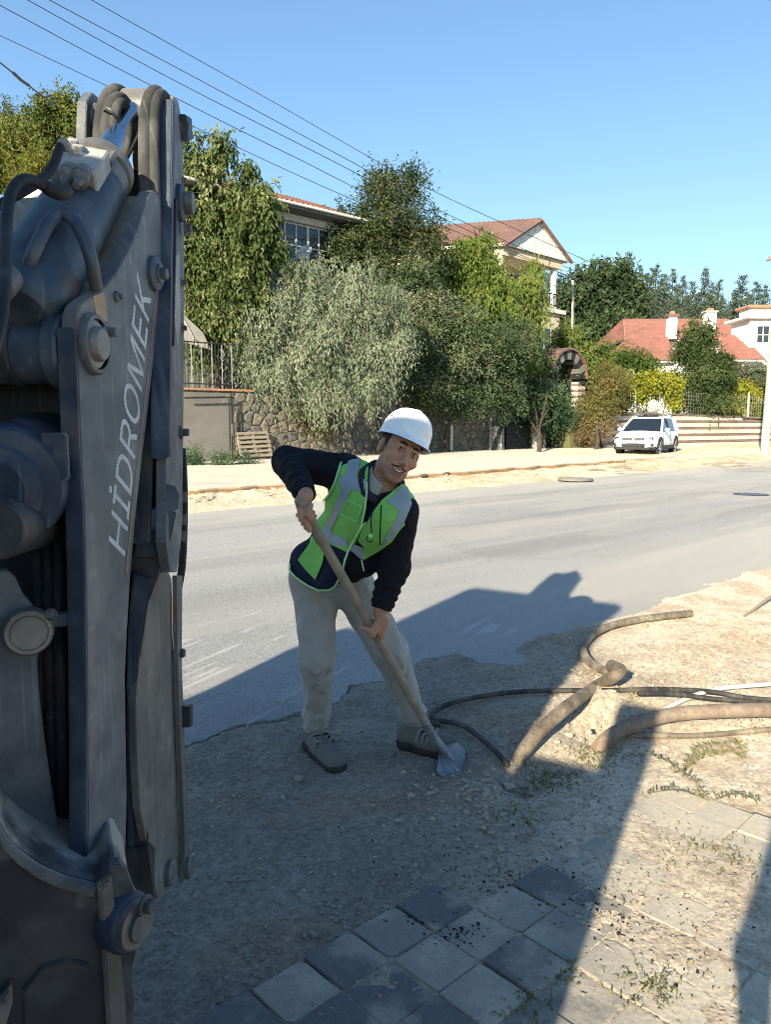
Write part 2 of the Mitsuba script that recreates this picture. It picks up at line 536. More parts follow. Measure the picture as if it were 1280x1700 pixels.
def pave_cover(x, y):
    """Sand lying on the paving: 0 swept clean, 1 buried."""
    q = np.stack([x, y], -1) - PAVE_O
    u, v = q @ PAVE_U, q @ PAVE_V
    p3 = np.stack([x, y, 0 * x], -1)
    n_ = fbm(p3 * 3.1, 4, 11) - 0.5
    n2 = fbm(p3 * 9.0, 3, 15) - 0.5
    c = 0.16 * np.clip((u - 0.2) / 0.5, -1, 2) + 0.2 * np.clip((v - 0.45) / 0.6, -1, 1.2) + 0.9 * np.clip((u - 0.15) / 0.5, 0, 1) * np.clip((v - 1.1) / 0.5, 0, 1) + 1.2 * n_ + 0.55 * n2
    out = np.clip((-0.08 - v - 0.6 * n_) / 0.1, 0, 1)       # left of the paving's broken edge
    far = np.clip((u - 0.85 - 0.7 * n_) / 0.2, 0, 1)
    return np.clip(np.maximum.reduce([c, out * 1.3, far * 1.2]), -0.6, 1.4)


def dirt_z(x, y, rough=True):
    p3 = np.stack([x, y, 0 * x], -1)
    z = -0.022 + 0.05 * (fbm(p3 * 1.7, 4, 1) - 0.5)
    cover = pave_cover(x, y)
    q = np.stack([x, y], -1) - PAVE_O
    u, v = q @ PAVE_U, q @ PAVE_V
    on = np.clip((v + 0.15) / 0.1, 0, 1) * np.clip((1.5 - u) / 0.3, 0, 1)
    z = z * (1 - on) + on * (-0.0045 + 0.0105 * np.clip(cover, -0.5, 1.2))
    for c, r, h in HEAP:
        g = np.exp(-((x - c[0]) ** 2 + (y - c[1]) ** 2) / (r * r) * 1.6)
        z = z + h * g * (0.6 + 0.8 * fbm(p3 * 5, 3, 4))
    for c, r, h in PIT:
        z = z - h * np.exp(-((x - c[0]) ** 2 + (y - c[1]) ** 2) / (r * r) * 1.5)
    d = road_inside(x, y)
    s_ = x * RA[0] + y * RA[1]
    sandy = np.clip((s_ - 4.9) / 1.6, 0, 1)                # further right the sand feathers out over the asphalt
    soft = np.clip(fbm(p3 * 1.9, 3, 19) * 2.2 - 0.75, 0, 1)
    wide = 0.03 + 0.3 * soft + sandy * 0.9 * (0.5 + fbm(p3 * 1.3, 3, 9))
    over = np.clip(d / wide, 0, 1)
    sandy = np.maximum(sandy, 0.9 * soft)
    lip = 0.014 * sandy * np.clip(1 - d / wide, 0, 1) + 0.03 * sandy * (d < wide)
    z = z + 0.013 * np.exp(-((d + 0.04) / 0.1) ** 2)
    z = np.where(d > -0.25, z + lip * np.clip((d + 0.25) / 0.25, 0, 1), z) - 0.075 * over ** 0.7
    if rough:
        heap = sum(np.exp(-((x - c[0]) ** 2 + (y - c[1]) ** 2) / (r * r)) for c, r, h in HEAP[:5])
        k = 0.35 + 0.65 * np.clip(1 - on, 0, 1) + 0.8 * np.clip(heap, 0, 1)
        z = z + k * (0.013 * (fbm(p3 * 14, 3, 21) - 0.5) + 0.009 * (noise(p3 * 38, 23) - 0.5))
    return z


X, Y = np.meshgrid(xs, ys, indexing='ij')
Z = dirt_z(X, Y)
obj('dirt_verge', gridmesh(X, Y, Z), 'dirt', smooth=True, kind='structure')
from scipy.interpolate import RegularGridInterpolator
_dz = RegularGridInterpolator((xs, ys), Z, bounds_error=False, fill_value=0.0)


def DZ(x, y):
    return float(_dz((x, y)))


def onto(px, py, lift=0.0):
    g = G(px, py)
    for _ in range(4):
        g = G(px, py, DZ(g[0], g[1]))
    return g + np.array([0, 0, lift])


# --- paving: square concrete setts, two tones, laid askew to the view
def c_paver(lo, hi, seed):
    def f(p, n, uv):
        g = nz(p.x * 130, p.y * 130, seed) * 0.5 + nz(p.x * 260, p.y * 260, seed + 3) * 0.5
        d = sst(0.45, 0.75, fb(p.x * 7, p.y * 7, seed * 1.0, 4))
        film = sst(0.1, 0.55, p.x - 0.42 * (p.y - 2.0) - 0.25 + 0.5 * (fb(p.x * 4, p.y * 4, 5.0, 4) - 0.5))
        return mix(mix(lo, hi, g), mi.Color3f(0.47, 0.41, 0.32) * (0.8 + 0.4 * g), dr.clip(d * 0.5 + film * 0.8, 0, 0.92))
    return f


mat('paver_light', c_paver((0.225, 0.205, 0.175), (0.335, 0.305, 0.262), 3), 0.9, 0.2, bump=(h_fine, 0.003))
mat('paver_grey', c_paver((0.185, 0.172, 0.155), (0.27, 0.25, 0.222), 5), 0.9, 0.2, bump=(h_fine, 0.003))
mat('paver_dark', c_paver((0.105, 0.102, 0.104), (0.165, 0.158, 0.155), 9), 0.88, 0.25, bump=(h_fine, 0.003))
rr = np.random.default_rng(5)
pv = []
for i in range(-7, 9):
    for j in range(-3, 18):
        pv.append((i, j))
def sett(k):
    r = np.random.default_rng(900 + k)
    h, pts = 0.0885, []
    for cx, cy in ((-1, -1), (1, -1), (1, 1), (-1, 1)):
        c = r.choice([0.003, 0.005, 0.016]) if k else 0.004
        a_, b_ = (cx * (h - c), cy * h), (cx * h, cy * (h - c * r.uniform(.6, 1.4)))
        pts += [b_, a_] if cx * cy < 0 else [a_, b_]
        nx_, ny_ = {(-1, -1): (0, -1), (1, -1): (1, 0), (1, 1): (0, 1), (-1, 1): (-1, 0)}[(cx, cy)]
        t_ = r.uniform(-.5, .5)
        pts.append((nx_ * (h - r.uniform(0, .004)) + (0 if nx_ else t_ * h), ny_ * (h - r.uniform(0, .004)) + (0 if ny_ else t_ * h)))
    pg = Polygon(pts)
    return bevslab(pg if pg.is_valid else pg.convex_hull, 0.05, 0.0032)


SETTS = [sett(k) for k in range(6)]
cells = []
for i, j in pv:
    q = PAVE_O + PAVE_U * (i + 0.5) * PITCH_P + PAVE_V * (j + 0.5) * PITCH_P
    if not (0.9 < q[1] < 3.2 and -0.75 < q[0] < 2.0):
        continue
    w = ray(0, 0)
    depth = q[1] * CP + CH * SP
    px = 640 + q[0] / depth * FOC
    if px < 330 or px > 1420:
        continue
    cells.append((i, j, q))
pav = obj('pavement', extr([(PAVE_O + PAVE_U * a + PAVE_V * b) for a, b in ((-1.4, -0.5), (1.45, -0.5), (1.45, 3.0), (-1.4, 3.0))], 0.03), 'soil', kind='structure')
scene[pav]['to_world'] = T().translate([0, 0, -0.24])
for i, j, q in cells:
    k = (i + 2 * (j // 2)) % 4
    tone = {(0, 0): 'paver_light', (1, 0): 'paver_light', (0, 1): 'paver_light'}.get((i, j), ['paver_light', 'paver_dark', 'paver_grey', 'paver_dark'][k] if rr.random() < 0.75 else ['paver_light', 'paver_grey', 'paver_dark'][rr.integers(3)])
    if (i, j) in ((-1, 0), (-1, 1), (0, 2), (1, 2), (-2, 0), (-1, -1)):
        tone = 'paver_dark'
    if j < -1 or (j == -1 and i > 1):
        continue
    th = math.atan2(PAVE_U[1], PAVE_U[0]) + rr.normal(0, 0.012)
    dz = -0.05 + rr.normal(0, 0.0025)
    key = key_for('paving_stone', pav)
    scene[key] = mikit.ply(place(SETTS[rr.integers(6)], (q[0] + rr.normal(0, .0015), q[1] + rr.normal(0, .0015), dz), rotz(th) @ trimesh.transformations.euler_matrix(rr.normal(0, 0.007), rr.normal(0, 0.007), 0)[:3, :3]), tone)

# --- far verge: sand, a strip of rubble, the torn front edge of the far pavement
ss = np.arange(-16, 62, 0.07)
tt = np.concatenate([np.arange(11.5, 15.2, 0.07), np.arange(15.2, 20, 0.35)])
S, N_ = np.meshgrid(ss, tt, indexing='ij')
p3 = np.stack([S, N_, 0 * S], -1)
z = -0.03 + 0.13 * np.clip((N_ - 11.7) / 0.9, 0, 1) - 0.12 * np.exp(-((N_ - 14.1) / 0.35) ** 2) + 0.09 * (fbm(p3 * 1.3, 4, 31) - 0.5)
band = np.exp(-((N_ - 13.2) / 0.5) ** 2) * np.clip((30 - S) / 6, 0, 1)
z += band * (0.05 + 0.14 * (fbm(p3 * 7, 3, 33) - 0.45)) + 0.02 * (noise(p3 * 12, 35) - 0.5)
z += 0.12 * np.clip((S - 25) / 6, 0, 1) * np.clip((N_ - 13.6) / 1.5, 0, 1)
XX, YY = S * RA[0] + N_ * RN[0], S * RA[1] + N_ * RN[1]
obj('sand_verge', gridmesh(XX, YY, z), 'sand', smooth=True, kind='structure')


def slabpoly(pts, z0, z1):
    m = extr(Polygon(pts), z1 - z0)
    m.apply_translation((0, 0, z0))
    return m


rr = np.random.default_rng(8)
kerb = [SN(s, 14.25 + 0.035 * max(0, s - 14) + 0.1 * rr.normal())[:2] for s in np.arange(-16, 30.5, 0.5)]
walkpoly = kerb + [SN(31.5, 15.9)[:2], SN(34, 17)[:2], SN(41, 24)[:2], SN(-16, 26.5)[:2]]
obj('sidewalk', slabpoly(walkpoly, 0.045, 0.17), 'walk', kind='structure')
rimpoly = [p + RN * -0.06 for p in kerb] + [p + RN * 0.3 for p in kerb[::-1]]
obj('sidewalk_bed', slabpoly(rimpoly, -0.08, 0.14), 'earth_cut', kind='structure')
lot = [SN(30, 14.9)[:2], SN(70, 14.5)[:2], SN(70, 24)[:2], SN(35, 27)[:2], SN(30.5, 18)[:2]]
S, N_ = np.meshgrid(np.arange(29, 75, 0.3), np.arange(14, 27, 0.3), indexing='ij')
p3 = np.stack([S, N_, 0 * S], -1)
z = 0.125 + 0.05 * (fbm(p3 * 0.8, 4, 41) - 0.5) - 0.22 * np.clip((15.6 - N_) / 1.6, 0, 1) - 0.12 * np.clip((33 - S) / 3, 0, 1)
obj('sand_lot', gridmesh(S * RA[0] + N_ * RN[0], S * RA[1] + N_ * RN[1], z), 'sand', smooth=True, kind='structure')
# ================================================================ THE DIGGER: its folded rear arm in view, its body to the left and behind the viewer
def c_dusty(base, dust, seed, amt=1.0):
    def f(p, n, uv):
        a = fb(p.x * 9, p.y * 9, p.z * 9 + seed, 4)
        b = nz(p.x * 60, p.y * 60, p.z * 14 + seed) * 0.5 + nz(p.x * 160, p.y * 160, p.z * 40) * 0.5
        run = nz(p.x * 38, p.y * 38, p.z * 2.2 + seed)
        k = dr.clip((sst(0.3, 0.75, a) * 0.75 + sst(0.5, 0.9, run) * 0.35 + 0.25 * b) * amt, 0, 1)
        chip = sst(0.76, 0.82, nz(p.x * 45, p.y * 45, p.z * 45 + seed)) * sst(0.45, 0.7, a)
        fine = fb(p.x * 34, p.y * 34, p.z * 24 + seed, 3)
        scr = sst(0.72, 0.8, nz((p.x + p.y) * 120, p.z * 5 + seed, 3.0)) * sst(0.5, 0.62, nz(p.x * 7, p.y * 7, p.z * 3 + seed))
        c = mix(base, dust, dr.clip(k * (0.75 + 0.5 * fine), 0, 1)) * (0.8 + 0.25 * fine + 0.15 * nz(p.x * 220, p.y * 220, p.z * 220))
        c = mix(c, mi.Color3f(dust) * 1.5, dr.clip(chip * 0.5 + scr * 0.35, 0, 1))
        return mix(c, (0.2, 0.125, 0.08), sst(0.66, 0.78, fb(p.x * 5 + 3, p.y * 5, p.z * 5 + seed, 4)) * 0.3)
    return f


def r_dusty(p, n, uv):
    return 0.42 + 0.3 * fb(p.x * 8, p.y * 8, p.z * 8, 3)


h_grit = lambda p, n, uv: nz(p.x * 130, p.y * 130, p.z * 130) * 0.4 + fb(p.x * 22, p.y * 22, p.z * 22, 2) * 0.6
mat('arm_grey', c_dusty((0.066, 0.075, 0.088), (0.146, 0.151, 0.155), 1.0), r_dusty, 0.4, bump=(h_grit, 0.0012))
mat('arm_brown', c_dusty((0.095, 0.088, 0.082), (0.17, 0.152, 0.135), 4.0), r_dusty, 0.4, bump=(h_grit, 0.0014))
mat('arm_navy', c_dusty((0.012, 0.021, 0.044), (0.075, 0.092, 0.122), 2.0, 0.7), r_dusty, 0.5, bump=(h_grit, 0.0012))
mat('arm_black', c_dusty((0.012, 0.014, 0.02), (0.075, 0.07, 0.065), 3.0, 0.6), r_dusty, 0.5, bump=(h_grit, 0.001))
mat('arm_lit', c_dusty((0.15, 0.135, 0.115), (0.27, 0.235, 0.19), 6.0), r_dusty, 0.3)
mat('barrel', c_dusty((0.024, 0.038, 0.058), (0.085, 0.102, 0.122), 8.0, 0.85), 0.5, 0.5, bump=(h_grit, 0.0008))
mat('bucket_paint', lambda p, n, uv: mix(mix((0.03, 0.031, 0.038), (0.095, 0.095, 0.1), sst(0.35, 0.7, fb(p.x * 7, p.y * 7, p.z * 7, 4))), (0.27, 0.25, 0.22), sst(0.5, 0.6, fb(p.x * 4.5 + 3, p.y * 4.5, p.z * 4.5, 5))), r_dusty, 0.4, bump=(h_grit, 0.003))
mat('chrome', lambda p, n, uv: mix((0.72, 0.73, 0.75), (0.4, 0.38, 0.36), sst(0.6, 0.9, nz(p.x * 50, p.y * 50, p.z * 50)) * 0.4), 0.12, 0.5, metallic=1.0)
mat('steel_worn', c_dusty((0.1, 0.1, 0.102), (0.22, 0.205, 0.185), 11.0), 0.5, 0.5, metallic=0.3, bump=(h_grit, 0.001))
mat('bolt_dark', c_dusty((0.03, 0.035, 0.045), (0.14, 0.14, 0.14), 12.0, 0.8), 0.5, 0.5)
mat('rubber_hose', c_dusty((0.012, 0.013, 0.016), (0.055, 0.056, 0.058), 14.0, 0.55), 0.62, 0.35, bump=(h_grit, 0.0008))
mat('hose_dusty', c_dusty((0.024, 0.025, 0.026), (0.09, 0.087, 0.082), 15.0), 0.8, 0.2, bump=(h_grit, 0.001))
mat('block_pale', c_dusty((0.22, 0.225, 0.23), (0.36, 0.35, 0.33), 16.0), 0.6, 0.3)
mat('sticker_orange', c_dusty((0.34, 0.2, 0.1), (0.4, 0.3, 0.2), 17.0), 0.7, 0.2)
mat('sticker_pale', c_dusty((0.24, 0.245, 0.25), (0.32, 0.31, 0.3), 18.0), 0.5, 0.3)
mat('letter_white', c_dusty((0.52, 0.53, 0.54), (0.36, 0.36, 0.36), 19.0, 0.8), 0.6, 0.3)
mat('red_line', c_dusty((0.17, 0.105, 0.1), (0.22, 0.17, 0.16), 19.5, 0.6), 0.6, 0.3)
mat('rust', lambda p, n, uv: mix((0.19, 0.075, 0.03), (0.07, 0.04, 0.025), nz(p.x * 90, p.y * 90, p.z * 90)), 0.9, 0.1)
mat('cab_yellow', c_dusty((0.45, 0.3, 0.05), (0.36, 0.3, 0.2), 20.0, 0.5), 0.45, 0.4)
mat('cab_glass', (0.012, 0.014, 0.016), 0.08, 0.6)
mat('tyre', c_dusty((0.018, 0.018, 0.019), (0.09, 0.08, 0.065), 21.0, 0.7), 0.85, 0.2)

dg = thing('backhoe_loader', 'dusty grey and navy backhoe digger with folded arm filling the left side', 'excavator')


def hexbolt(o, nrm, r, h, m='bolt_dark', washer=True):
    k = obj('bolt', lathe([(0, 0), (r, 0), (r, h * 0.85), (r * 0.85, h), (0, h)], o, nrm, 6), m, dg)
    if washer:
        obj('washer', lathe([(0, 0), (r * 1.55, 0), (r * 1.55, h * 0.2), (r * 1.45, h * 0.28), (0, h * 0.28)], np.asarray(o), nrm, 20), 'bolt_dark', k)
    return k


def smoothpoly(pix, n=5, it=None):
    p = np.asarray(pix, float)
    return p


# --- boom: two side plates, the right one in full view
PA = Plane(P(125, 700, 1.50), P(265, 700, 1.95) - P(125, 700, 1.50), (0, 0, 1))
PA.V = np.array([0, 0, 1.0]); PA.U = unit(PA.U * [1, 1, 0]); PA.N = np.cross(PA.U, PA.V); PA.R = np.stack([PA.U, PA.V, PA.N], 1)
A_pix = [(126, 545), (127, 522), (133, 507), (146, 496), (160, 490), (176, 474), (194, 450), (210, 422), (225, 388), (236, 356), (245, 328), (251, 318), (257, 317), (264, 325), (267, 350), (268, 420), (264, 500), (256, 590), (246, 680),
         (236, 760), (226, 850), (217, 950), (211, 1050), (208, 1120), (209, 1220), (211, 1320), (209, 1400), (204, 1450), (190, 1500), (146, 1500), (146, 1300), (145, 1100), (143, 950), (140, 850), (134, 740), (131, 650), (128, 580)]
polyA = PA.poly(A_pix)
bp = obj('boom_plate', PA.put(bevslab(polyA, 0.03, 0.003), -0.03), 'arm_grey', dg, label='grey side plate of the arm carrying the white lettering')
# near flange of the plate, in navy, is a strip welded along its front rim
rim = [PA.uv(x, y) for x, y in [(126, 545), (128, 580), (131, 650), (134, 740), (140, 850), (143, 950), (145, 1100), (146, 1300), (146, 1500)]]
rimp = [(u - 0.0145, v) for u, v in rim] + [(u - 0.002, v) for u, v in rim[::-1]]
obj('front_rim', PA.put(bevslab(Polygon(rimp), 0.036, 0.004), -0.034), 'arm_navy', dg)
lug = PA.uv(128, 770)
obj('lug', PA.put(bevslab(sbox(lug[0] - 0.035, lug[1] - 0.03, lug[0] - 0.014, lug[1] + 0.06), 0.05, 0.006), -0.055), 'arm_navy', dg)
obj('boom_plate', PA.put(bevslab(polyA, 0.03, 0.003), -0.50), 'arm_grey', dg)
# decks between the plates
topedge = [PA.uv(x, y) for x, y in A_pix[4:13]]
deck = Polygon([(u, v - 0.012) for u, v in topedge] + [(u - 0.004, v - 0.035) for u, v in topedge[::-1]]).buffer(0)
dm = extr(deck, 0.44)
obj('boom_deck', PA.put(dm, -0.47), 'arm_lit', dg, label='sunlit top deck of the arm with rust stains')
backedge = [PA.uv(x, y) for x, y in [(262, 330), (266, 420), (262, 500), (254, 590), (244, 680), (234, 760), (224, 850), (215, 950), (209, 1050), (206, 1120), (207, 1220), (209, 1320), (207, 1400)]]
web = Polygon([(u - 0.006, v) for u, v in backedge] + [(u - 0.026, v) for u, v in backedge[::-1]]).buffer(0)
obj('boom_web', PA.put(extr(web, 0.44), -0.47), 'arm_black', dg)
# rust spots and bolt stubs on the deck
for px, py, r in ((202, 352, .012), (213, 355, .010), (205, 372, .016), (238, 330, .01)):
    c = PA.hit(px, py)
    q = PA.uv(px, py)
    u = q[0]
    vs = np.interp(u, [t[0] for t in topedge], [t[1] for t in topedge])
    o = PA.at(u, vs - 0.0115, -0.07 - 0.05 * RNG.random())
    obj('rust_stub', lathe([(0, 0), (r * 1.6, 0.0), (r, 0.008), (r * .7, 0.02), (0, 0.022)], o, (-0.45, -0.5, 0.75), 9), 'rust', dg)
# lettering along the plate: reads upwards
tx = text_mesh('HİDROMEK', 0.052, 0.0016)
v = tx.vertices.copy()
v[:, 0] += v[:, 1] * 0.22
wid = np.ptp(v[:, 0])
a0, a1 = PA.uv(206, 924), PA.uv(251, 484)
L = np.linalg.norm(a1 - a0)
e1 = (a1 - a0) / L
e2 = np.array([-e1[1], e1[0]])
v2 = np.outer((v[:, 0] - v[:, 0].min()) / wid * L, e1) + np.outer(v[:, 1] * 1.75, e2) + a0
obj('lettering', PA.put(tm(np.column_stack([v2, v[:, 2]]), tx.faces), 0.0), 'letter_white', dg, label='white italic letters reading HİDROMEK up the arm')
ln = [PA.uv(x, y) for x, y in [(262, 480), (252, 580), (241, 680), (231, 760), (221, 850), (212, 950)]]
obj('red_stripe', PA.put(extr(Polygon([(u - 0.014, v) for u, v in ln] + [(u - 0.002, v) for u, v in ln[::-1]]).buffer(0), 0.0012), 0.0), 'red_line', dg)
st = [PA.uv(x, y) for x, y in [(154, 492), (172, 486), (179, 540), (162, 545)]]
obj('sticker', PA.put(extr(Polygon(st), 0.0012), 0.0), 'sticker_orange', dg, label='faded orange sticker near the big pin')
# big pin in the plate's upper near corner
c = PA.hit(150, 572)
obj('pin', lathe([(0, 0), (0.05, 0), (0.05, 0.006), (0.047, 0.012), (0.036, 0.013), (0.034, 0.024), (0.03, 0.028), (0, 0.028)], c, PA.N, 32), 'steel_worn', dg, smooth=35)
c = PA.hit(152, 572)
obj('pin_ring', lathe([(0.052, 0), (0.062, 0), (0.062, 0.010), (0.058, 0.016), (0.05, 0.016)], c, PA.N, 32), 'bolt_dark', dg, smooth=35)
kp = PA.hit(168, 552)
obj('pin_keeper', lathe([(0, 0), (0.022, 0), (0.022, 0.012), (0.019, 0.016), (0, 0.016)], kp, PA.N, 20), 'bolt_dark', dg)
hexbolt(kp + PA.N * 0.016, PA.N, 0.011, 0.018, washer=False)
c = PA.hit(254, 455)
obj('pin', lathe([(0, 0), (0.042, 0), (0.042, 0.01), (0.034, 0.016), (0.02, 0.017), (0, 0.017)], c, PA.N, 28), 'arm_navy', dg, smooth=35)
hexbolt(c + PA.N * 0.016, PA.N, 0.015, 0.02)
c = PA.hit(192, 493)
obj('grease_nipple', lathe([(0, 0), (0.012, 0), (0.012, 0.006), (0.006, 0.01), (0.006, 0.016), (0, 0.018)], c, PA.N, 12), 'bolt_dark', dg)

# --- lift cylinder, rod and fittings
A0, A1 = P(40, 500, 1.56), P(163, 292, 1.93)
ax = unit(A1 - A0)
obj('lift_cylinder', lathe([(0, -0.05), (0.06, -0.045), (0.076, -0.03), (0.083, 0.0), (0.076, np.linalg.norm(A1 - A0) - 0.06), (0.07, np.linalg.norm(A1 - A0) - 0.05), (0, np.linalg.norm(A1 - A0) - 0.05)], A0, ax, 40), 'barrel', dg, smooth=35)
obj('gland', lathe([(0, -0.055), (0.07, -0.055), (0.074, -0.05), (0.074, -0.012), (0.068, -0.008), (0.068, 0.0), (0.077, 0.003), (0.077, 0.03), (0.072, 0.036), (0.04, 0.038), (0, 0.038)], A1, ax, 40), 'steel_worn', dg, smooth=35)
R1 = P(226, 186, 2.19)
obj('cylinder_rod', rod(A1 + ax * 0.02, A1 + ax * (np.linalg.norm(R1 - A1)), 0.04, 36), 'chrome', dg, smooth=35, label='shiny chrome rod of the arm cylinder')
fr = frame(ax)
for k in range(3):
    t = k * 2.1 + 0.3
    o = A1 + fr[:, 0] * math.cos(t) * 0.078 + fr[:, 1] * math.sin(t) * 0.078 - ax * 0.025
    obj('gland_bolt', rod(o - ax * 0.03, o + ax * 0.02, 0.009, 6), 'bolt_dark', dg)
# clevis at the head of the rod
E = A1 + ax * (np.linalg.norm(R1 - A1))
obj('rod_eye', rod(E + np.array([-0.06, 0, 0]), E + np.array([0.06, 0.004, 0]), 0.055, 28, 0.008), 'steel_worn', dg, smooth=35)
# clamp straps round the barrel
for tt, rr_ in ((0.93, 0.0735), (0.80, 0.0725)):
    o = A0 + (A1 - A0) * tt - ax * 0.06
    obj('strap', lathe([(0.068, -0.006), (rr_, -0.006), (rr_, 0.006), (0.068, 0.006)], o, ax, 40), 'arm_black', dg)
# pressure pipe welded along the barrel
obj('pipe', tube([P(30, 478, 1.54), P(56, 420, 1.52), P(78, 375, 1.57), P(98, 356, 1.62), P(120, 364, 1.62), P(138, 393, 1.6), P(151, 430, 1.6), P(158, 468, 1.63), P(163, 505, 1.70), P(166, 535, 1.8)], 0.0135, 12), 'barrel', dg, smooth=True)
# valve block with ports
vb = P(133, 284, 1.80)
Rv = np.stack([unit(np.cross(ax, unit(np.cross((0.15, -0.75, 0.75), ax)))) * 1.0, unit(np.cross((0.15, -0.75, 0.75), ax)), ax], 1)
obj('valve_block', place(bx(-0.03, 0.03, -0.052, 0.052, -0.055, 0.055, 0.004), vb, Rv), 'block_pale', dg, label='pale square valve block on the arm cylinder')
for px, py in ((108, 300), (130, 303)):
    o = P(px + 9, py - 14, 1.76)
    d = P(px, py, 1.71) - o
    obj('port', lathe([(0, 0), (0.022, 0), (0.022, 0.018), (0.018, 0.02), (0.018, 0.036), (0.02, 0.037), (0.02, 0.05), (0.012, 0.054), (0.008, 0.07), (0.008, 0.085), (0, 0.086)], o, d, 18), 'steel_worn', dg, smooth=35)
for px, py in ((117, 262), (129, 258), (121, 249)):
    o = P(px, py + 8, 1.80)
    obj('fitting', lathe([(0, 0), (0.016, 0), (0.016, 0.018), (0.012, 0.02), (0.012, 0.032), (0, 0.034)], o, P(px, py - 6, 1.79) - o, 6), 'block_pale', dg)


def hose(pts, r, m='rubber_hose', n=8):
    return obj('hose', tube(pts, r, 12, n), m, dg, smooth=True)


hose([P(-30, 640, 1.2), P(2, 530, 1.28), P(9, 430, 1.38), P(11, 360, 1.45), P(20, 318, 1.5), P(38, 299, 1.54), P(58, 302, 1.57), P(78, 313, 1.59), P(98, 321, 1.6)], 0.0105)
hose([P(-30, 360, 1.5), P(0, 340, 1.56), P(40, 318, 1.6), P(70, 298, 1.64), P(88, 275, 1.67), P(96, 256, 1.68), P(101, 242, 1.69)], 0.0095)
obj('hose_end', tube([P(99, 250, 1.69), P(102, 238, 1.69), P(108, 238, 1.69), P(113, 250, 1.7)], 0.009, 10), 'block_pale', dg, smooth=True)
obj('hose_end', tube([P(76, 311, 1.59), P(90, 319, 1.6), P(104, 322, 1.61), P(112, 316, 1.63)], 0.0135, 10), 'rubber_hose', dg, smooth=True)
# hose loops over the head of the arm
hose([P(161, 330, 2.0), P(165, 260, 2.07), P(168, 205, 2.1), P(175, 172, 2.12), P(184, 157, 2.14), P(195, 153, 2.17), P(205, 160, 2.2), P(214, 176, 2.22), P(222, 192, 2.24)], 0.0195, 'hose_dusty')
hose([P(176, 330, 1.98), P(174, 270, 2.03), P(177, 215, 2.05), P(181, 185, 2.07), P(190, 168, 2.09), P(201, 165, 2.12), P(212, 178, 2.15), P(222, 195, 2.17)], 0.0165, 'hose_dusty')
hose([P(188, 320, 1.99), P(187, 260, 2.03), P(189, 205, 2.05), P(195, 178, 2.07), P(204, 172, 2.1), P(213, 188, 2.13)], 0.0125, 'hose_dusty')
hose([P(156, 345, 2.0), P(158, 290, 2.06), P(161, 240, 2.09), P(166, 195, 2.12)], 0.012, 'hose_dusty')
hose([P(246, 400, 2.02), P(242, 320, 2.02), P(240, 240, 2.05), P(242, 190, 2.08), P(248, 164, 2.1), P(256, 153, 2.13), P(264, 158, 2.16), P(268, 180, 2.2), P(270, 230, 2.22)], 0.0165, 'hose_dusty')
hose([P(262, 420, 2.02), P(257, 330, 2.02), P(255, 250, 2.05), P(256, 195, 2.08), P(260, 168, 2.1), P(267, 158, 2.13), P(274, 165, 2.16), P(277, 190, 2.2), P(278, 250, 2.22)], 0.0145, 'hose_dusty')
hose([P(272, 420, 2.06), P(268, 330, 2.07), P(266, 260, 2.09), P(268, 215, 2.12), P(273, 200, 2.15), P(279, 230, 2.17)], 0.011, 'hose_dusty')
obj('wire_tie', tube([P(170, 186, 2.06), P(178, 180, 2.02), P(188, 188, 2.02), P(192, 198, 2.05)], 0.003, 6), 'steel_worn', dg)
# steel hoops holding the hoses, the lit knuckle of the arm behind them
PK = Plane(P(160, 250, 2.27), (1, 0.12, 0), (0, 0.05, 1))
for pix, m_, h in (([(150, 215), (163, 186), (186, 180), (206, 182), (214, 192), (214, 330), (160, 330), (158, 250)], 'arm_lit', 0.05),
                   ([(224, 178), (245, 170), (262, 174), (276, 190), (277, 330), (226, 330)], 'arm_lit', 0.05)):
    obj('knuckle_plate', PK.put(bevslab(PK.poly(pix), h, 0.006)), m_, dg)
obj('knuckle_pin', rod(P(148, 206, 2.2), P(170, 206, 2.2), 0.05, 24, 0.008), 'steel_worn', dg, smooth=35)
obj('knuckle_web', PK.put(bevslab(PK.poly([(150, 300), (280, 300), (282, 560), (150, 560)]), 0.02, 0.003), 0.06), 'arm_black', dg)

# --- cross tube at the foot of the cylinder and the dark works between the plates
c = PA.hit(150, 584)
obj('cross_tube', rod(c + PA.N * -0.03, c + PA.N * -0.6, 0.064, 32, 0.004), 'arm_navy', dg, smooth=35)
obj('cross_collar', rod(c + PA.N * -0.135, c + PA.N * -0.155, 0.072, 32, 0.004), 'arm_black', dg, smooth=35)
obj('cylinder_foot', rod(c + PA.N * -0.035 , c + PA.N * -0.07, 0.078, 32, 0.006), 'barrel', dg, smooth=35)
obj('barrel_port', rod(P(-6, 480, 1.42), P(12, 458, 1.46), 0.03, 18, 0.004), 'steel_worn', dg, smooth=35)
PD = Plane(P(0, 700, 1.72), (1, 0.05, 0), (0, 0, 1))
obj('inner_plate', PD.put(bevslab(PD.poly([(-150, 600), (128, 600), (128, 700), (95, 718), (-150, 718)]), 0.02, 0.003)), 'arm_black', dg)
obj('inner_plate', PD.put(bevslab(PD.poly([(-150, 890), (140, 890), (145, 1520), (-150, 1520)]), 0.02, 0.003), -0.16), 'arm_black', dg)
m0 = P(-10, 815, 1.42)
obj('swing_boss', lathe([(0, 0), (0.055, 0.0), (0.06, 0.006), (0.078, 0.012), (0.082, 0.03), (0.11, 0.036), (0.113, 0.05), (0.113, 0.3), (0, 0.3)], m0, (-0.1, 1, 0.12), 40), 'arm_navy', dg, smooth=35)
mk = P(-10, 880, 1.36)
obj('swing_ram', lathe([(0, 0), (0.05, 0), (0.055, 0.01), (0.055, 0.25), (0, 0.25)], mk, (-0.1, 1, -0.05), 32), 'arm_black', dg, smooth=35)
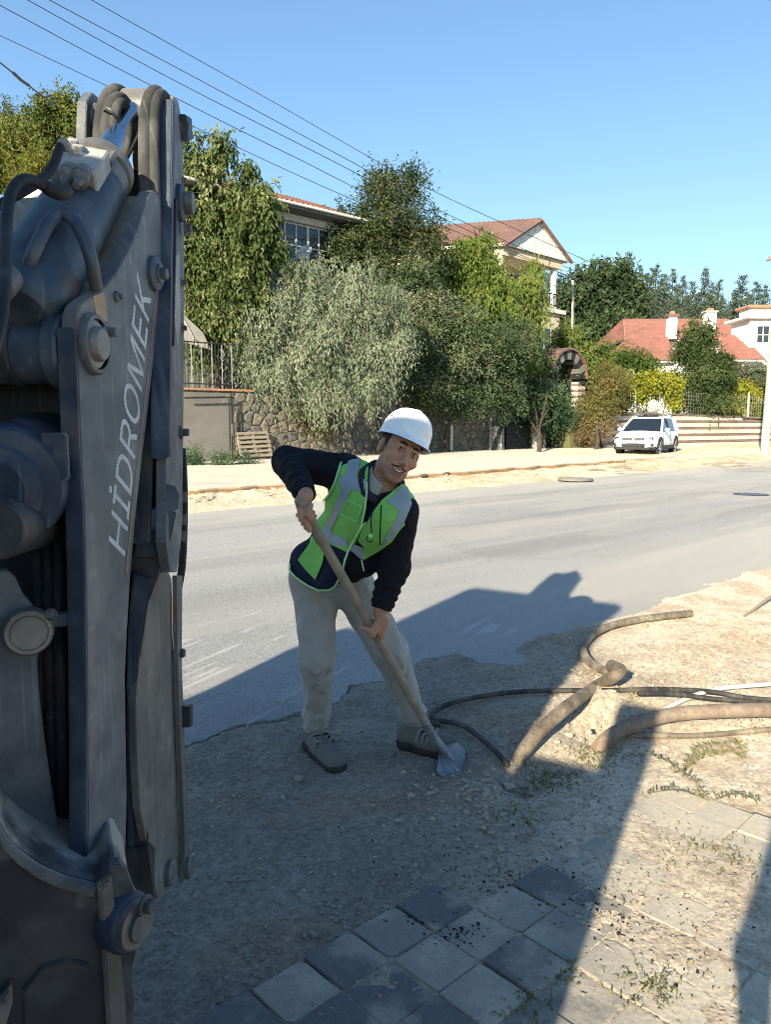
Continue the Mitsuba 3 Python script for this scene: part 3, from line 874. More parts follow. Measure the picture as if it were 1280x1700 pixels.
obj('cross_bar', place(bx(0, 0.085, -0.012, 0.012, -0.014, 0.014, 0.003), P(64, 1030, 1.5), np.array([[0.95, 0.3, 0], [-0.3, 0.95, 0], [0.16, 0, 1]]).T), 'arm_navy', dg)
hexbolt(P(85, 1020, 1.46), (0, -1, 0.2), 0.008, 0.012)
for k in range(3):
    hose([P(62 + 18 * k, 900, 1.66), P(66 + 17 * k, 1100, 1.6), P(70 + 16 * k, 1300, 1.58), P(74 + 15 * k, 1460, 1.56)], 0.012)

# --- dipper: upper box with navy front rail, lower skid plate
PB = Plane(P(280, 500, 2.02), (P(304, 500, 2.26) - P(280, 500, 2.02)) * [1, 1, 0], (0, 0, 1))
B_pix = [(284, 175), (290, 160), (296, 168), (301, 196), (304, 250), (306, 330), (306, 480), (305, 640), (304, 760), (303, 860), (300, 905), (294, 950), (282, 950), (275, 900), (276, 760), (277, 640), (279, 480), (281, 330), (283, 230)]
obj('dipper_plate', PB.put(bevslab(PB.poly(B_pix), 0.025, 0.003), -0.025), 'arm_grey', dg, label='tall grey side plate of the dipper behind the lettered plate')
obj('dipper_plate', PB.put(bevslab(PB.poly(B_pix), 0.025, 0.003), -0.24), 'arm_grey', dg)
rail = [PB.uv(x, y) for x, y in [(284, 175), (283, 230), (281, 330), (279, 480), (277, 640), (276, 760)]]
obj('dipper_rail', PB.put(bevslab(Polygon([(u - 0.035, v) for u, v in rail] + [(u - 0.001, v) for u, v in rail[::-1]]), 0.045, 0.005), -0.033), 'arm_navy', dg)
rail2 = [PB.uv(x, y) for x, y in [(281, 330), (279, 480), (277, 640), (276, 780), (272, 900)]]
obj('dipper_face', PB.put(extr(Polygon([(u - 0.012, v) for u, v in rail2] + [(u + 0.02, v) for u, v in rail2[::-1]]), 0.2), -0.235), 'arm_black', dg, label='scuffed black front of the dipper')
thin = [PB.uv(x, y) for x, y in [(283, 330), (281, 440), (279, 520), (279, 575)]]
obj('edge_strip', PB.put(bevslab(Polygon([(u - 0.006, v) for u, v in thin] + [(u + 0.012, v) for u, v in thin[::-1]]), 0.02, 0.004), -0.004), 'arm_black', dg)
dec = PB.poly([(287, 430), (297, 420), (299, 530), (295, 580), (288, 520)])
obj('sticker', PB.put(extr(dec, 0.0012), 0.0), 'sticker_pale', dg)
for px, py, r in ((296, 338, 0.05),):
    c = PB.hit(px, py)
    obj('pin', lathe([(0, 0), (r, 0), (r, 0.012), (r * 0.8, 0.018), (r * 0.5, 0.02), (0, 0.02)], c, PB.N, 28), 'arm_navy', dg, smooth=35)
    obj('pin_cap', lathe([(0, 0), (r * .62, 0), (r * .62, 0.02), (r * .4, 0.024), (0, 0.024)], c + PB.N * 0.02, PB.N, 24), 'steel_worn', dg, smooth=35)
    hexbolt(c + PB.N * 0.01 + np.array([0, 0.02, -0.062]), PB.N, 0.014, 0.02)
for px, py in ((300, 210), (303, 300), (299, 718), (302, 470), (303, 545)):
    big = py == 718 or py == 210
    hexbolt(PB.hit(px, py), PB.N, 0.012 if big else 0.008, 0.024 if big else 0.012)
obj('head_block', PB.put(bevslab(PB.poly([(297, 190), (307, 196), (309, 232), (301, 236)]), 0.02, 0.004), 0.0), 'arm_navy', dg)
# hose bundle with couplings on the far rim
for k, (dx, m_) in enumerate(((0, 'rubber_hose'), (4, 'rubber_hose'))):
    hose([P(300 + dx, 745, 2.3), P(303 + dx, 800, 2.28), P(303 + dx, 880, 2.27), P(300 + dx, 940, 2.27), P(294 + dx, 978, 2.29)], 0.008, m_)
for py in (825, 862, 890):
    obj('coupling', rod(P(305, py - 9, 2.27), P(305, py + 9, 2.27), 0.011, 8, 0.002), 'bolt_dark', dg)
PX = Plane(P(250, 600, 2.13), (1, 0.15, 0), (0, 0, 1))
obj('dipper_back', PX.put(bevslab(PX.poly([(232, 300), (284, 300), (283, 600), (279, 940), (205, 940), (215, 700)]), 0.02, 0.003)), 'arm_black', dg)
# bracket with its hooked finger
PC = Plane(P(232, 870, 1.93), (1, 0.32, 0), (0, 0.03, 1))
obj('bracket', PC.put(bevslab(PC.poly([(228, 838), (246, 832), (255, 845), (270, 842), (292, 850), (280, 905), (277, 922), (224, 922)]), 0.03, 0.004)), 'arm_navy', dg)
obj('bracket_finger', PC.put(bevslab(PC.poly([(234, 876), (238, 855), (250, 845), (262, 838), (268, 815), (278, 803), (290, 806), (296, 820), (294, 842), (284, 848), (272, 852), (266, 880)]), 0.028, 0.006), 0.028), 'arm_navy', dg)
# lower plates
PL = Plane(P(236, 1150, 1.92), (P(298, 1150, 2.26) - P(236, 1150, 1.92)) * [1, 1, 0], (0, 0, 1))
obj('skid_plate', PL.put(bevslab(PL.poly([(262, 955), (276, 940), (285, 960), (288, 1100), (291, 1200), (296, 1330), (299, 1400), (297, 1440), (289, 1470), (276, 1480), (262, 1490), (256, 1470), (258, 1408), (243, 1395), (232, 1340), (227, 1250), (225, 1160), (232, 1080), (246, 1000)]), 0.02, 0.003), -0.02), 'arm_brown', dg, label='brownish worn lower plate of the dipper')
obj('skid_edge', PL.put(bevslab(PL.poly([(283, 955), (293, 955), (292, 1100), (296, 1200), (301, 1320), (303, 1350), (301, 1450), (294, 1465), (297, 1400), (294, 1330), (288, 1200), (285, 1100)]), 0.014, 0.002), 0.004), 'arm_brown', dg)
PF = Plane(P(222, 1100, 1.90), (1, 0.25, 0), (0, 0, 1))
obj('lower_web', PF.put(bevslab(PF.poly([(208, 925), (266, 925), (262, 960), (246, 1000), (234, 1080), (229, 1160), (231, 1250), (236, 1330), (246, 1395), (240, 1420), (195, 1420), (205, 1250), (202, 1100)]), 0.02, 0.003), -0.03), 'arm_black', dg)
obj('lower_rib', PF.put(bevslab(PF.poly([(222, 950), (250, 960), (236, 1040), (228, 1130), (222, 1250), (222, 1400), (212, 1400), (211, 1130), (214, 1020)]), 0.03, 0.004), -0.012), 'arm_navy', dg)
obj('foot_plate', PF.put(bevslab(PF.poly([(200, 1405), (246, 1405), (256, 1490), (240, 1485), (200, 1480)]), 0.06, 0.004), -0.05), 'arm_black', dg)
for px, py, r, pl, nn_ in ((278, 1448, 0.036, PL, 0.014), (300, 1438, 0.034, PL, 0.03)):
    c = pl.hit(px, py)
    obj('pin_cap', lathe([(0, 0), (r, 0), (r, nn_), (r - 0.004, nn_ + 0.004), (0, nn_ + 0.004)], c, pl.N, 26), 'steel_worn', dg, smooth=35)
hexbolt(PL.hit(290, 1084), PL.N, 0.014, 0.03)
hexbolt(PL.hit(289, 970), PL.N, 0.009, 0.014)
obj('stop_block', PL.put(bevslab(PL.poly([(292, 1172), (299, 1168), (299, 1205), (293, 1207)]), 0.03, 0.004), 0.01), 'arm_black', dg)

# --- bucket and its linkage ear, lower left
PE = Plane(P(60, 1100, 1.50), (1, 0.55, 0), (0, 0, 1))
ear = PE.poly([(-120, 900), (-10, 947), (12, 948), (26, 960), (40, 990), (52, 1003), (64, 1020), (68, 1046), (66, 1075), (62, 1100), (66, 1160), (76, 1240), (88, 1320), (98, 1380), (102, 1500), (-120, 1500)])
obj('bucket_link', PE.put(bevslab(ear, 0.045, 0.005), -0.045), 'arm_grey', dg, label='pale grey bucket link with a round pin')
c = PE.hit(46, 1045)
obj('pin', lathe([(0, 0), (0.047, 0), (0.047, 0.022), (0.043, 0.028), (0.036, 0.028), (0.035, 0.025), (0.033, 0.025), (0.032, 0.028), (0, 0.028)], c, PE.N, 32), 'steel_worn', dg, smooth=35)
PU = Plane(P(120, 1560, 1.34), (1, 0.42, 0), (0, 0.0, 1))
side = PU.poly([(-160, 1240), (-60, 1290), (-10, 1345), (8, 1385), (32, 1410), (64, 1433), (100, 1450), (140, 1461), (158, 1466), (168, 1452), (182, 1437), (198, 1434), (212, 1450), (222, 1478), (232, 1500), (234, 1530), (226, 1580), (218, 1620), (223, 1660), (220, 1760), (190, 1900), (-160, 1900)])
bk = obj('bucket', PU.put(bevslab(side, 0.035, 0.007), -0.035), 'bucket_paint', dg, label='dark battered bucket side with scraped patches')
inner_face = PU.poly([(-160, 1300), (-40, 1340), (0, 1400), (40, 1440), (100, 1475), (150, 1490), (180, 1480), (195, 1520), (196, 1600), (200, 1700), (180, 1900), (-160, 1900)])
obj('bucket_shell', PU.put(bevslab(side.buffer(-0.012), 0.5, 0.01), -0.53), 'bucket_paint', dg)
lipp = [PU.uv(x, y) for x, y in [(-60, 1290), (-10, 1345), (8, 1385), (32, 1410), (64, 1433), (100, 1450), (140, 1461), (160, 1466)]]
lip = Polygon([(u, v + 0.001) for u, v in lipp] + [(u - 0.004, v - 0.02) for u, v in lipp[::-1]]).buffer(0)
obj('bucket_rim', PU.put(bevslab(lip, 0.02, 0.004), -0.005), 'arm_grey', dg)
rib = PU.poly([(160, 1462), (184, 1446), (190, 1500), (200, 1580), (206, 1640), (212, 1760), (180, 1900), (160, 1900), (176, 1700), (168, 1560)])
obj('bucket_ear', PU.put(bevslab(rib, 0.03, 0.008), -0.006), 'arm_brown', dg)
scuff = PU.poly([(36, 1640), (70, 1600), (110, 1588), (146, 1596), (150, 1612), (120, 1650), (92, 1672), (60, 1720), (40, 1700)])
obj('wear_patch', PU.put(bevslab(scuff, 0.012, 0.005), -0.004), 'bucket_paint', dg)
tooth = PU.poly([(-30, 1660), (4, 1640), (20, 1620), (22, 1650), (10, 1690), (-30, 1720)])
obj('bucket_tooth', PU.put(bevslab(tooth, 0.03, 0.008), 0.0), 'steel_worn', dg)
c = PU.hit(213, 1530)
nb = unit(np.array([0.92, -0.38, 0.0]))
for o, r, h, m_ in ((c - nb * 0.03, 0.056, 0.04, 'arm_navy'), (c + nb * 0.01, 0.045, 0.016, 'steel_worn'), (c + nb * 0.025, 0.03, 0.012, 'bolt_dark')):
    obj('pin', lathe([(0, 0), (r, 0), (r, h * .8), (r - 0.005, h), (0, h)], o, nb, 30), m_, dg, smooth=35)
hexbolt(c + nb * 0.04 + np.array([0.0, 0.0, 0.045]), nb, 0.013, 0.02)

# --- the rest of the machine, left of and behind the viewer
MA, MR = np.array([0.5, 0.866, 0]), np.array([0.866, -0.5, 0])     # rearwards, to its right side
MK = np.array([-0.9, 0.08, 0.0]) - MR * 0.7                          # middle of the cab's rear edge, on the ground
MM = np.stack([MR, MA, [0, 0, 1.0]], 1)


def mach(name, mesh, m_, **k):
    return obj(name, place(mesh, MK, MM), m_, dg, **k)


cab = mach('cab', bx(-0.68, 0.68, -1.55, -0.03, 1.0, 1.45, 0.05), 'cab_yellow')
mach('cab_roof', bx(-0.72, 0.70, -1.65, 0.04, 2.64, 2.775, 0.05), 'cab_yellow')
for x in (-0.66, 0.60):
    for y in (-1.52, -0.8, -0.09):
        mach('cab_pillar', bx(x, x + 0.06, y, y + 0.06, 1.45, 2.66, 0.01), 'arm_black')
for a in (bx(-0.64, 0.64, -0.075, -0.06, 1.45, 2.66), bx(-0.64, 0.64, -1.5, -1.49, 1.45, 2.66), bx(-0.645, -0.635, -1.46, -0.1, 1.45, 2.66), bx(0.625, 0.635, -1.46, -0.1, 1.45, 2.66)):
    mach('cab_window', a, 'cab_glass')
mach('side_box', bx(-1.14, -0.64, -0.55, -0.02, 1.06, 2.08, 0.03), 'cab_yellow')
mach('hood', bx(-0.5, 0.5, -3.2, -1.6, 0.8, 1.7, 0.12), 'cab_yellow')
mach('chassis', bx(-0.45, 0.45, -3.3, 0.2, 0.45, 0.95, 0.04), 'arm_black')
mach('rear_frame', bx(-1.05, 1.05, 0.02, 0.14, 0.5, 1.05, 0.03), 'arm_navy')
mach('rear_frame', bx(-0.25, 0.4, 0.14, 0.5, 0.4, 1.0, 0.04), 'arm_navy')
for s in (-1, 1):
    mach('stabilizer', trimesh.convex.convex_hull(np.array([(s * 1.12 + a, y, z) for y in (0.0, .16) for a, z in ((-.1, .2), (.02 if s > 0 else .1, .2), (-.1, 1.77), (.11, 1.77))])), 'cab_yellow')
    mach('stabilizer_foot', bx(s * 1.13 - 0.2, s * 1.13 + 0.2, -0.1, 0.27, 0.0, 0.07, 0.02), 'arm_black')
    for y, r, w in ((-0.75, 0.74, 0.42), (-2.9, 0.5, 0.32)):
        xc = s * (0.98 if r > .6 else 0.9)
        o = MK + MM @ np.array([xc - s * w / 2, y, r])
        wl = obj('wheel', lathe([(0, 0.02), (r * .5, 0.02), (r * .52, 0.06), (r * .52, w - .06), (r * .5, w - .04), (0, w - .04)], o, MR * s, 32), 'cab_yellow', dg, smooth=35)
        obj('tyre', lathe([(r * .53, 0.0), (r * .8, -0.01), (r * .96, 0.03), (r, 0.1), (r, w - .1), (r * .96, w - .03), (r * .8, w + .01), (r * .53, w)], o, MR * s, 40), 'tyre', wl, smooth=35)
    mach('fender', bx(s * 0.95 - 0.25, s * 0.95 + 0.25, -1.3, -0.2, 1.5, 1.56, 0.02), 'arm_black')
mach('loader_arm', bx(-0.75, -0.6, -4.2, -1.6, 0.7, 1.0, 0.04), 'cab_yellow')
mach('loader_arm', bx(0.6, 0.75, -4.2, -1.6, 0.7, 1.0, 0.04), 'cab_yellow')
mach('front_bucket', bx(-1.15, 1.15, -4.9, -4.2, 0.05, 0.85, 0.08), 'cab_yellow')
# the arm's foot on the rear frame
f0, f1 = MK + MM @ np.array([0.1, 0.45, 0.75]), np.array([-0.95, 1.35, 0.95])
obj('boom_foot', tube([f0, (f0 + f1) / 2 + [0, 0, 0.1], f1], 0.13, 8, 4), 'arm_black', dg)
# ================================================================ THE WORKER leaning on a shovel
def c_skin(p, n, uv):
    a = fb(p.x * 60, p.y * 60, p.z * 60, 3)
    return mix((0.30, 0.165, 0.105), (0.36, 0.205, 0.135), a)


def c_cloth(lo, hi, sc=300):
    def f(p, n, uv):
        return mix(lo, hi, 0.55 * nz(p.x * sc, p.y * sc, p.z * sc) + 0.45 * fb(p.x * 14, p.y * 14, p.z * 14, 3))
    return f


def h_wrinkle(p, n, uv):
    return fb(p.x * 26, p.y * 26, p.z * 17, 3) + 0.1 * nz(p.x * 350, p.y * 350, p.z * 350)


mat('skin', 'vc', 0.55, 0.35, bump=(lambda p, n, uv: nz(p.x * 300, p.y * 300, p.z * 300), 0.0003))
mat('hair', c_cloth((0.012, 0.009, 0.008), (0.03, 0.022, 0.018), 200), 0.6, 0.3)
mat('brow', c_cloth((0.02, 0.013, 0.01), (0.045, 0.03, 0.022), 400), 0.8, 0.1)
mat('teeth', (0.66, 0.62, 0.55), 0.3, 0.5)
mat('eye_white', (0.5, 0.47, 0.44), 0.2, 0.5)
mat('iris', (0.02, 0.012, 0.008), 0.1, 0.5)
mat('lip', (0.24, 0.1, 0.085), 0.5, 0.3)
mat('helmet_shell', (0.78, 0.79, 0.79), 0.45, 0.35)
mat('helmet_dark', (0.06, 0.065, 0.07), 0.6, 0.3)
mat('hoodie', c_cloth((0.009, 0.0095, 0.013), (0.02, 0.02, 0.026)), 0.95, 0.08, bump=(h_wrinkle, 0.02), sheen=0.25)
mat('hood_grey', c_cloth((0.016, 0.019, 0.025), (0.035, 0.038, 0.046)), 0.85, 0.12, bump=(h_wrinkle, 0.006))
mat('polo', c_cloth((0.27, 0.29, 0.27), (0.34, 0.35, 0.33)), 0.9, 0.1)
mat('trouser', c_cloth((0.29, 0.275, 0.25), (0.4, 0.38, 0.35)), 0.92, 0.1, bump=(h_wrinkle, 0.03))
mat('vest_navy', c_cloth((0.009, 0.011, 0.028), (0.018, 0.021, 0.045)), 0.8, 0.2, bump=(h_wrinkle, 0.016))
mat('vest_green', c_cloth((0.16, 0.44, 0.085), (0.24, 0.57, 0.14), 500), 0.7, 0.2, bump=(h_wrinkle, 0.016))
mat('vest_pale', c_cloth((0.26, 0.66, 0.2), (0.33, 0.74, 0.27), 500), 0.7, 0.2, bump=(h_wrinkle, 0.004))
mat('vest_trim', (0.42, 0.68, 0.32), 0.7, 0.2)
mat('reflective', c_cloth((0.2, 0.24, 0.27), (0.28, 0.32, 0.35), 420), 0.42, 0.6, bump=(h_wrinkle, 0.012))
mat('shoe', c_cloth((0.1, 0.1, 0.09), (0.17, 0.165, 0.15), 120), 0.85, 0.2, bump=(h_wrinkle, 0.006))
mat('shoe_sole', (0.035, 0.035, 0.036), 0.85, 0.2)
mat('shoe_strap_grey', (0.21, 0.205, 0.19), 0.8, 0.2)
mat('sock', (0.012, 0.013, 0.018), 0.95, 0.1)
mat('wood_handle', lambda p, n, uv: mix((0.21, 0.165, 0.115), (0.31, 0.255, 0.185), fb((p.x + p.z) * 60, p.y * 60, (p.x - p.z) * 9, 3)) * (0.8 + 0.4 * nz(p.x * 20, p.y * 20, p.z * 20)), 0.7, 0.25)
mat('shovel_steel', c_dusty((0.12, 0.15, 0.19), (0.24, 0.24, 0.235), 31.0, 0.7), 0.4, 0.5, metallic=0.35)
mat('cord_black', (0.01, 0.01, 0.012), 0.6, 0.3)

pn = thing('person', 'smiling worker in white hard hat, green hi-vis vest and grey trousers, leaning on a shovel', 'person')

J = dict(neck=P(634, 806, 3.10), chest=P(612, 850, 3.16), belly=P(580, 905, 3.27), pelvis=P(550, 955, 3.40),
         rs=P(578, 785, 3.24), re=P(478, 766, 3.28), rw=P(507, 838, 2.97), ls=P(664, 850, 3.06), le=P(655, 940, 3.15), lw=P(624, 1020, 3.05),
         rh=P(522, 960, 3.41), rk=P(527, 1090, 3.34), ra=P(525, 1204, 3.57), lh=P(582, 965, 3.42), lk=P(648, 1082, 3.40), la=P(690, 1196, 3.585))
# shovel line
S_TOP, S_NECK = P(507, 850, 2.90), G(722, 1228, 0.12)
sv_dir = unit(S_NECK - S_TOP)
sv = thing('shovel', 'long wooden-handled shovel with a steel blade held by the worker', 'shovel')
obj('handle', tube([S_TOP - sv_dir * 0.03, S_TOP, (S_TOP + S_NECK) / 2 + np.array([0.0, 0, 0.004]), S_NECK + sv_dir * 0.02], [0.0165, 0.0185, 0.0195, 0.019], 16, 8), 'wood_handle', sv, smooth=True)
TIP = onto(769, 1280, 0.0)
bd = unit(TIP - S_NECK)
side_v = unit(np.cross(bd, (0.25, -0.6, 0.75)))
up_v = np.cross(side_v, bd)
Lb = np.linalg.norm(TIP - S_NECK)
rows = []
for t in np.linspace(0, 1, 15):
    w = 0.02 + 0.075 * min(1, max(0, (t - 0.28) / 0.22)) ** 0.8 if t < 0.72 else 0.095 * max(0.04, 1 - ((t - 0.72) / 0.285) ** 1.6)
    for s in np.linspace(-1, 1, 11):
        dish = 0.012 * (1 - s * s) if t > 0.3 else 0.016 * (1 - s * s)
        rows.append(S_NECK + bd * Lb * t + side_v * w * s + up_v * (-dish - 0.012 * math.sin(t * 3.1)))
rows = np.array(rows).reshape(15, 11, 3)
m = gridmesh(rows[..., 0], rows[..., 1], rows[..., 2])
m2 = tm(m.vertices - np.tile(up_v, (len(m.vertices), 1)) * 0.003, m.faces[:, ::-1])
obj('blade', cat([m, m2]), 'shovel_steel', sv, smooth=True)
obj('socket', tube([S_NECK - sv_dir * 0.13, S_NECK - sv_dir * 0.02, S_NECK + bd * 0.06, S_NECK + bd * 0.13], [0.0215, 0.022, 0.02, 0.006], 14), 'shovel_steel', sv, smooth=True)

# ---- head, in its own frame: x to the worker's right, y forward, z up
yaw, pit, rol = math.radians(17), math.radians(-4), math.radians(26)
Fh = np.array([math.sin(yaw) * math.cos(pit), -math.cos(yaw) * math.cos(pit), math.sin(pit)])
U0 = unit(np.array([0, 0, 1.0]) - Fh * Fh[2])
R0 = np.cross(Fh, U0)                       # the worker's right
Uh = U0 * math.cos(rol) - R0 * math.sin(rol)
Rh = np.cross(Fh, Uh)
HM = np.stack([Rh, Fh, Uh], 1)
HC = P(676, 751, 2.985) - HM @ np.array([0, 0.09, 0.012])
H2W = lambda q: HC + np.asarray(q) @ HM.T
neck_l = (J['neck'] - HC) @ HM


def head_sdf(q):
    d = ell(q, (0, -0.014, 0.038), (0.074, 0.094, 0.096))
    d = smin(d, ell(q, (0, 0.03, -0.03), (0.056, 0.062, 0.085)), 0.035)
    d = smin(d, seg(q, (-0.042, 0.012, -0.075), (0.042, 0.012, -0.075), 0.024), 0.03)
    d = smin(d, seg(q, (-0.012, 0.071, -0.1), (0.012, 0.071, -0.1), 0.017), 0.028)
    for s in (-1, 1):
        d = smin(d, ell(q, (s * 0.044, 0.06, -0.02), (0.025, 0.026, 0.021)), 0.022)      # cheek, lifted by the smile
        d = smax(d, -ell(q, (s * 0.031, 0.104, 0.012), (0.018, 0.018, 0.0125)), 0.014)     # eye socket
        d = smin(d, ell(q, (s * 0.031, 0.0835, 0.012), (0.0165, 0.0115, 0.0115)), 0.006)   # lids
        d = smin(d, seg(q, (s * 0.012, 0.0935, 0.031), (s * 0.045, 0.0795, 0.032), 0.0085), 0.012)
        d = smin(d, ell(q, (s * 0.0125, 0.102, -0.034), (0.0085, 0.011, 0.0075)), 0.007)
        e = (q - np.array([s * 0.078, -0.004, -0.002]))
        ear = ell(e, (0, 0, 0), (0.011, 0.019, 0.032))
        ear = smax(ear, -ell(e, (s * 0.009, 0.003, 0.002), (0.008, 0.011, 0.02)), 0.006)
        d = smin(d, ear, 0.008)
        d = smax(d, -seg(q, (s * 0.021, 0.101, -0.038), (s * 0.034, 0.085, -0.062), 0.0022), 0.008)  # smile crease
    d = smin(d, seg(q, (0, 0.089, 0.022), (0, 0.114, -0.026), 0.0075, 0.0115), 0.012)      # nose
    d = smin(d, ell(q, (0, 0.088, -0.055), (0.027, 0.014, 0.012)), 0.012)                  # upper lip mound
    mouth = np.abs(q[..., 0]) / 0.032
    zc = -0.0685 + 0.0145 * mouth ** 2
    slot = np.maximum(np.maximum(np.abs(q[..., 0]) - 0.032, np.abs(q[..., 2] - zc) - 0.0062 * np.clip(1.05 - mouth ** 2, 0.1, 1)), 0.074 - q[..., 1])
    low = seg(q, (-0.018, 0.086, -0.081), (0.018, 0.086, -0.081), 0.0058)
    low = smin(low, seg(q, (-0.018, 0.086, -0.081), (-0.036, 0.074, -0.058), 0.0055, 0.0035), 0.004)
    low = smin(low, seg(q, (0.018, 0.086, -0.081), (0.036, 0.074, -0.058), 0.0055, 0.0035), 0.004)
    d = smin(d, low, 0.006)
    d = smax(d, -slot, 0.003)
    nk = seg(q, (0, -0.022, -0.06), neck_l, 0.053, 0.06)
    return smin(d, nk, 0.03)


hm = march(head_sdf, (-0.12, -0.14, -0.24), (0.12, 0.16, 0.15), 0.0032)


# ---- hands: palm, four fingers wrapped round the handle, thumb against them
def hand_parts(center, axis_d, palm_n, wrist, side):
    """Fingers of a fist closed on a bar through 'center' along axis_d; palm_n points from bar to palm; returns list of (a, b, ra, rb)."""
    ax_ = unit(axis_d)
    pn_ = unit(palm_n - ax_ * (palm_n @ ax_))
    tn = np.cross(ax_, pn_) * side
    R_ = 0.0185
    segs = []
    cyl = lambda ang, r, off: center + ax_ * off + (pn_ * math.cos(ang) + tn * math.sin(ang)) * r
    lens = (0.94, 1.0, 0.96, 0.82)
    for i, off in enumerate((-0.031, -0.0105, 0.010, 0.0295)):
        ra = (0.0088, 0.0092, 0.0088, 0.0078)[i]
        L_ = lens[i]
        A = [cyl(-0.35, R_ + 0.016, off), cyl(0.75, R_ + 0.0115, off), cyl(1.75 * L_, R_ + 0.0095, off * 0.98), cyl(2.75 * L_, R_ + 0.0085, off * 0.96), cyl(3.5 * L_, R_ + 0.0085, off * 0.95)]
        for k in range(4):
            segs.append((A[k], A[k + 1], ra * (1.08 - 0.05 * k), ra * (1.03 - 0.06 * k)))
    kn = [cyl(-0.35, R_ + 0.016, o) for o in (-0.031, -0.0105, 0.010, 0.0295)]
    pw = wrist
    for k_ in kn:
        segs.append((k_, pw + (k_ - center) * 0.35, 0.0115, 0.0165))
    heel = cyl(-1.2, R_ + 0.014, -0.012)
    segs.append((heel, pw, 0.0165, 0.024))
    t0, t1, t2, t3 = cyl(-1.15, R_ + 0.014, -0.024), cyl(-1.75, R_ + 0.012, -0.045), cyl(-2.35, R_ + 0.0115, -0.046), cyl(-2.95, R_ + 0.0105, -0.040)
    segs += [(pw * 0.4 + t0 * 0.6, t0, 0.015, 0.014), (t0, t1, 0.0135, 0.0112), (t1, t2, 0.0112, 0.0104), (t2, t3, 0.0104, 0.0088)]
    return segs, kn


HR_C = S_TOP + sv_dir * 0.03
HL_C = min((S_TOP + (S_NECK - S_TOP) * t for t in np.linspace(0.2, 0.8, 200)), key=lambda w: abs(850 - FOC * ((w[1] * SP + (w[2] - CH) * CP) / (w[1] * CP - (w[2] - CH) * SP)) - 1048))
J['rw'] = HR_C + np.array([-0.012, 0.02, 0.085])
J['lw'] = HL_C + np.array([0.028, -0.012, 0.085])
segR, knR = hand_parts(HR_C, sv_dir, np.array([-0.65, -0.65, 0.4]), J['rw'] * 0.75 + HR_C * 0.25 + np.array([-0.02, -0.012, 0]), 1)
segL, knL = hand_parts(HL_C, sv_dir, np.array([0.8, -0.5, 0.3]), J['lw'] * 0.75 + HL_C * 0.25 + np.array([0.018, -0.012, 0]), -1)


def hand_mesh(segs, wrist, elbow):
    def f(p):
        d = None
        for a, b, ra, rb in segs:
            e = seg(p, a, b, ra, rb)
            d = e if d is None else smin(d, e, 0.0026)
        return smin(d, seg(p, wrist, wrist + (elbow - wrist) * 0.35, 0.027, 0.033), 0.02)
    c = np.vstack([np.array([s[0] for s in segs]), np.array([s[1] for s in segs]), [wrist + (elbow - wrist) * 0.3]])
    return march(f, c.min(0) - 0.03, c.max(0) + 0.03, 0.0036)


hr, hl = hand_mesh(segR, J['rw'], J['re']), hand_mesh(segL, J['lw'], J['le'])


def torso(p, grow=0.0):
    sh = unit(J['ls'] - J['rs'])
    d = seg(p, J['rs'] + sh * 0.03 - [0, 0, .02], J['ls'] - sh * 0.03 - [0, 0, .02], 0.078)
    cr, cl = J['chest'] - sh * 0.075, J['chest'] + sh * 0.07
    d = smin(d, seg(p, cr, cl, 0.108, 0.104), 0.08)
    d = smin(d, seg(p, J['belly'] - sh * 0.06, J['belly'] + sh * 0.055, 0.108), 0.09)
    hp = unit(J['lh'] - J['rh'])
    d = smin(d, seg(p, J['pelvis'] - hp * 0.06, J['pelvis'] + hp * 0.05, 0.112), 0.09)
    d = smin(d, seg(p, J['chest'], J['neck'], 0.1, 0.07), 0.05)
    return d - grow


def body_low(p):
    d = torso(p, -0.012)
    for a, b, ra, rb in (('rs', 're', .05, .043), ('re', 'rw', .043, .03), ('ls', 'le', .05, .043), ('le', 'lw', .043, .03), ('rh', 'rk', .082, .056), ('rk', 'ra', .055, .03), ('lh', 'lk', .082, .056), ('lk', 'la', .055, .03)):
        d = smin(d, seg(p, J[a], J[b], ra, rb), 0.03)
    for f in ('ra', 'la'):
        d = smin(d, seg(p, J[f] - [0, 0, .075], J[f] + np.array([0.02 if f == 'ra' else 0.07, -0.06, -0.095]), 0.022, 0.02), 0.02)
    return d


allj = np.array(list(J.values()))
lo, hi = allj.min(0) - 0.2, allj.max(0) + 0.2
bl = march(body_low, lo, hi, 0.013)
B = man(bl) + man(place(hm, HC, HM)) + man(hr) + man(hl)
bm = demesh(B)
# skin colour: stubble, ruddy cheeks, darker brows area come from where they are on the head
q = (np.asarray(bm.vertices) - HC) @ HM
base = np.tile([0.40, 0.215, 0.14], (len(q), 1)) * (0.9 + 0.2 * fbm(np.asarray(bm.vertices) * 60, 3, 2))[:, None]
inh = (np.abs(q) < [0.11, 0.15, 0.14]).all(1)
st_ = np.clip((-0.055 - q[:, 2]) / 0.02, 0, 1) * np.clip((q[:, 1] - 0.0) / 0.03, 0, 1) * inh * np.clip((q[:, 2] + 0.135) / 0.015, 0, 1)
st_ = np.maximum(st_, inh * np.clip((np.abs(q[:, 0]) - 0.05) / 0.012, 0, 1) * np.clip((0.03 - q[:, 2]) / 0.02, 0, 1) * np.clip((0.045 - q[:, 1]) / 0.02, 0, 1) * np.clip((q[:, 1] - 0.005) / 0.01, 0, 1))
base = base * (1 - 0.38 * st_[:, None]) + np.array([0.03, 0.025, 0.025]) * 0.3 * st_[:, None]
for s in (-1, 1):
    ck = np.exp(-(((q - [s * 0.045, 0.075, -0.022]) / 0.018) ** 2).sum(1)) * inh
    base = base * (1 + ck[:, None] * np.array([0.12, -0.05, -0.06]))
kn = np.vstack([knR, knL])
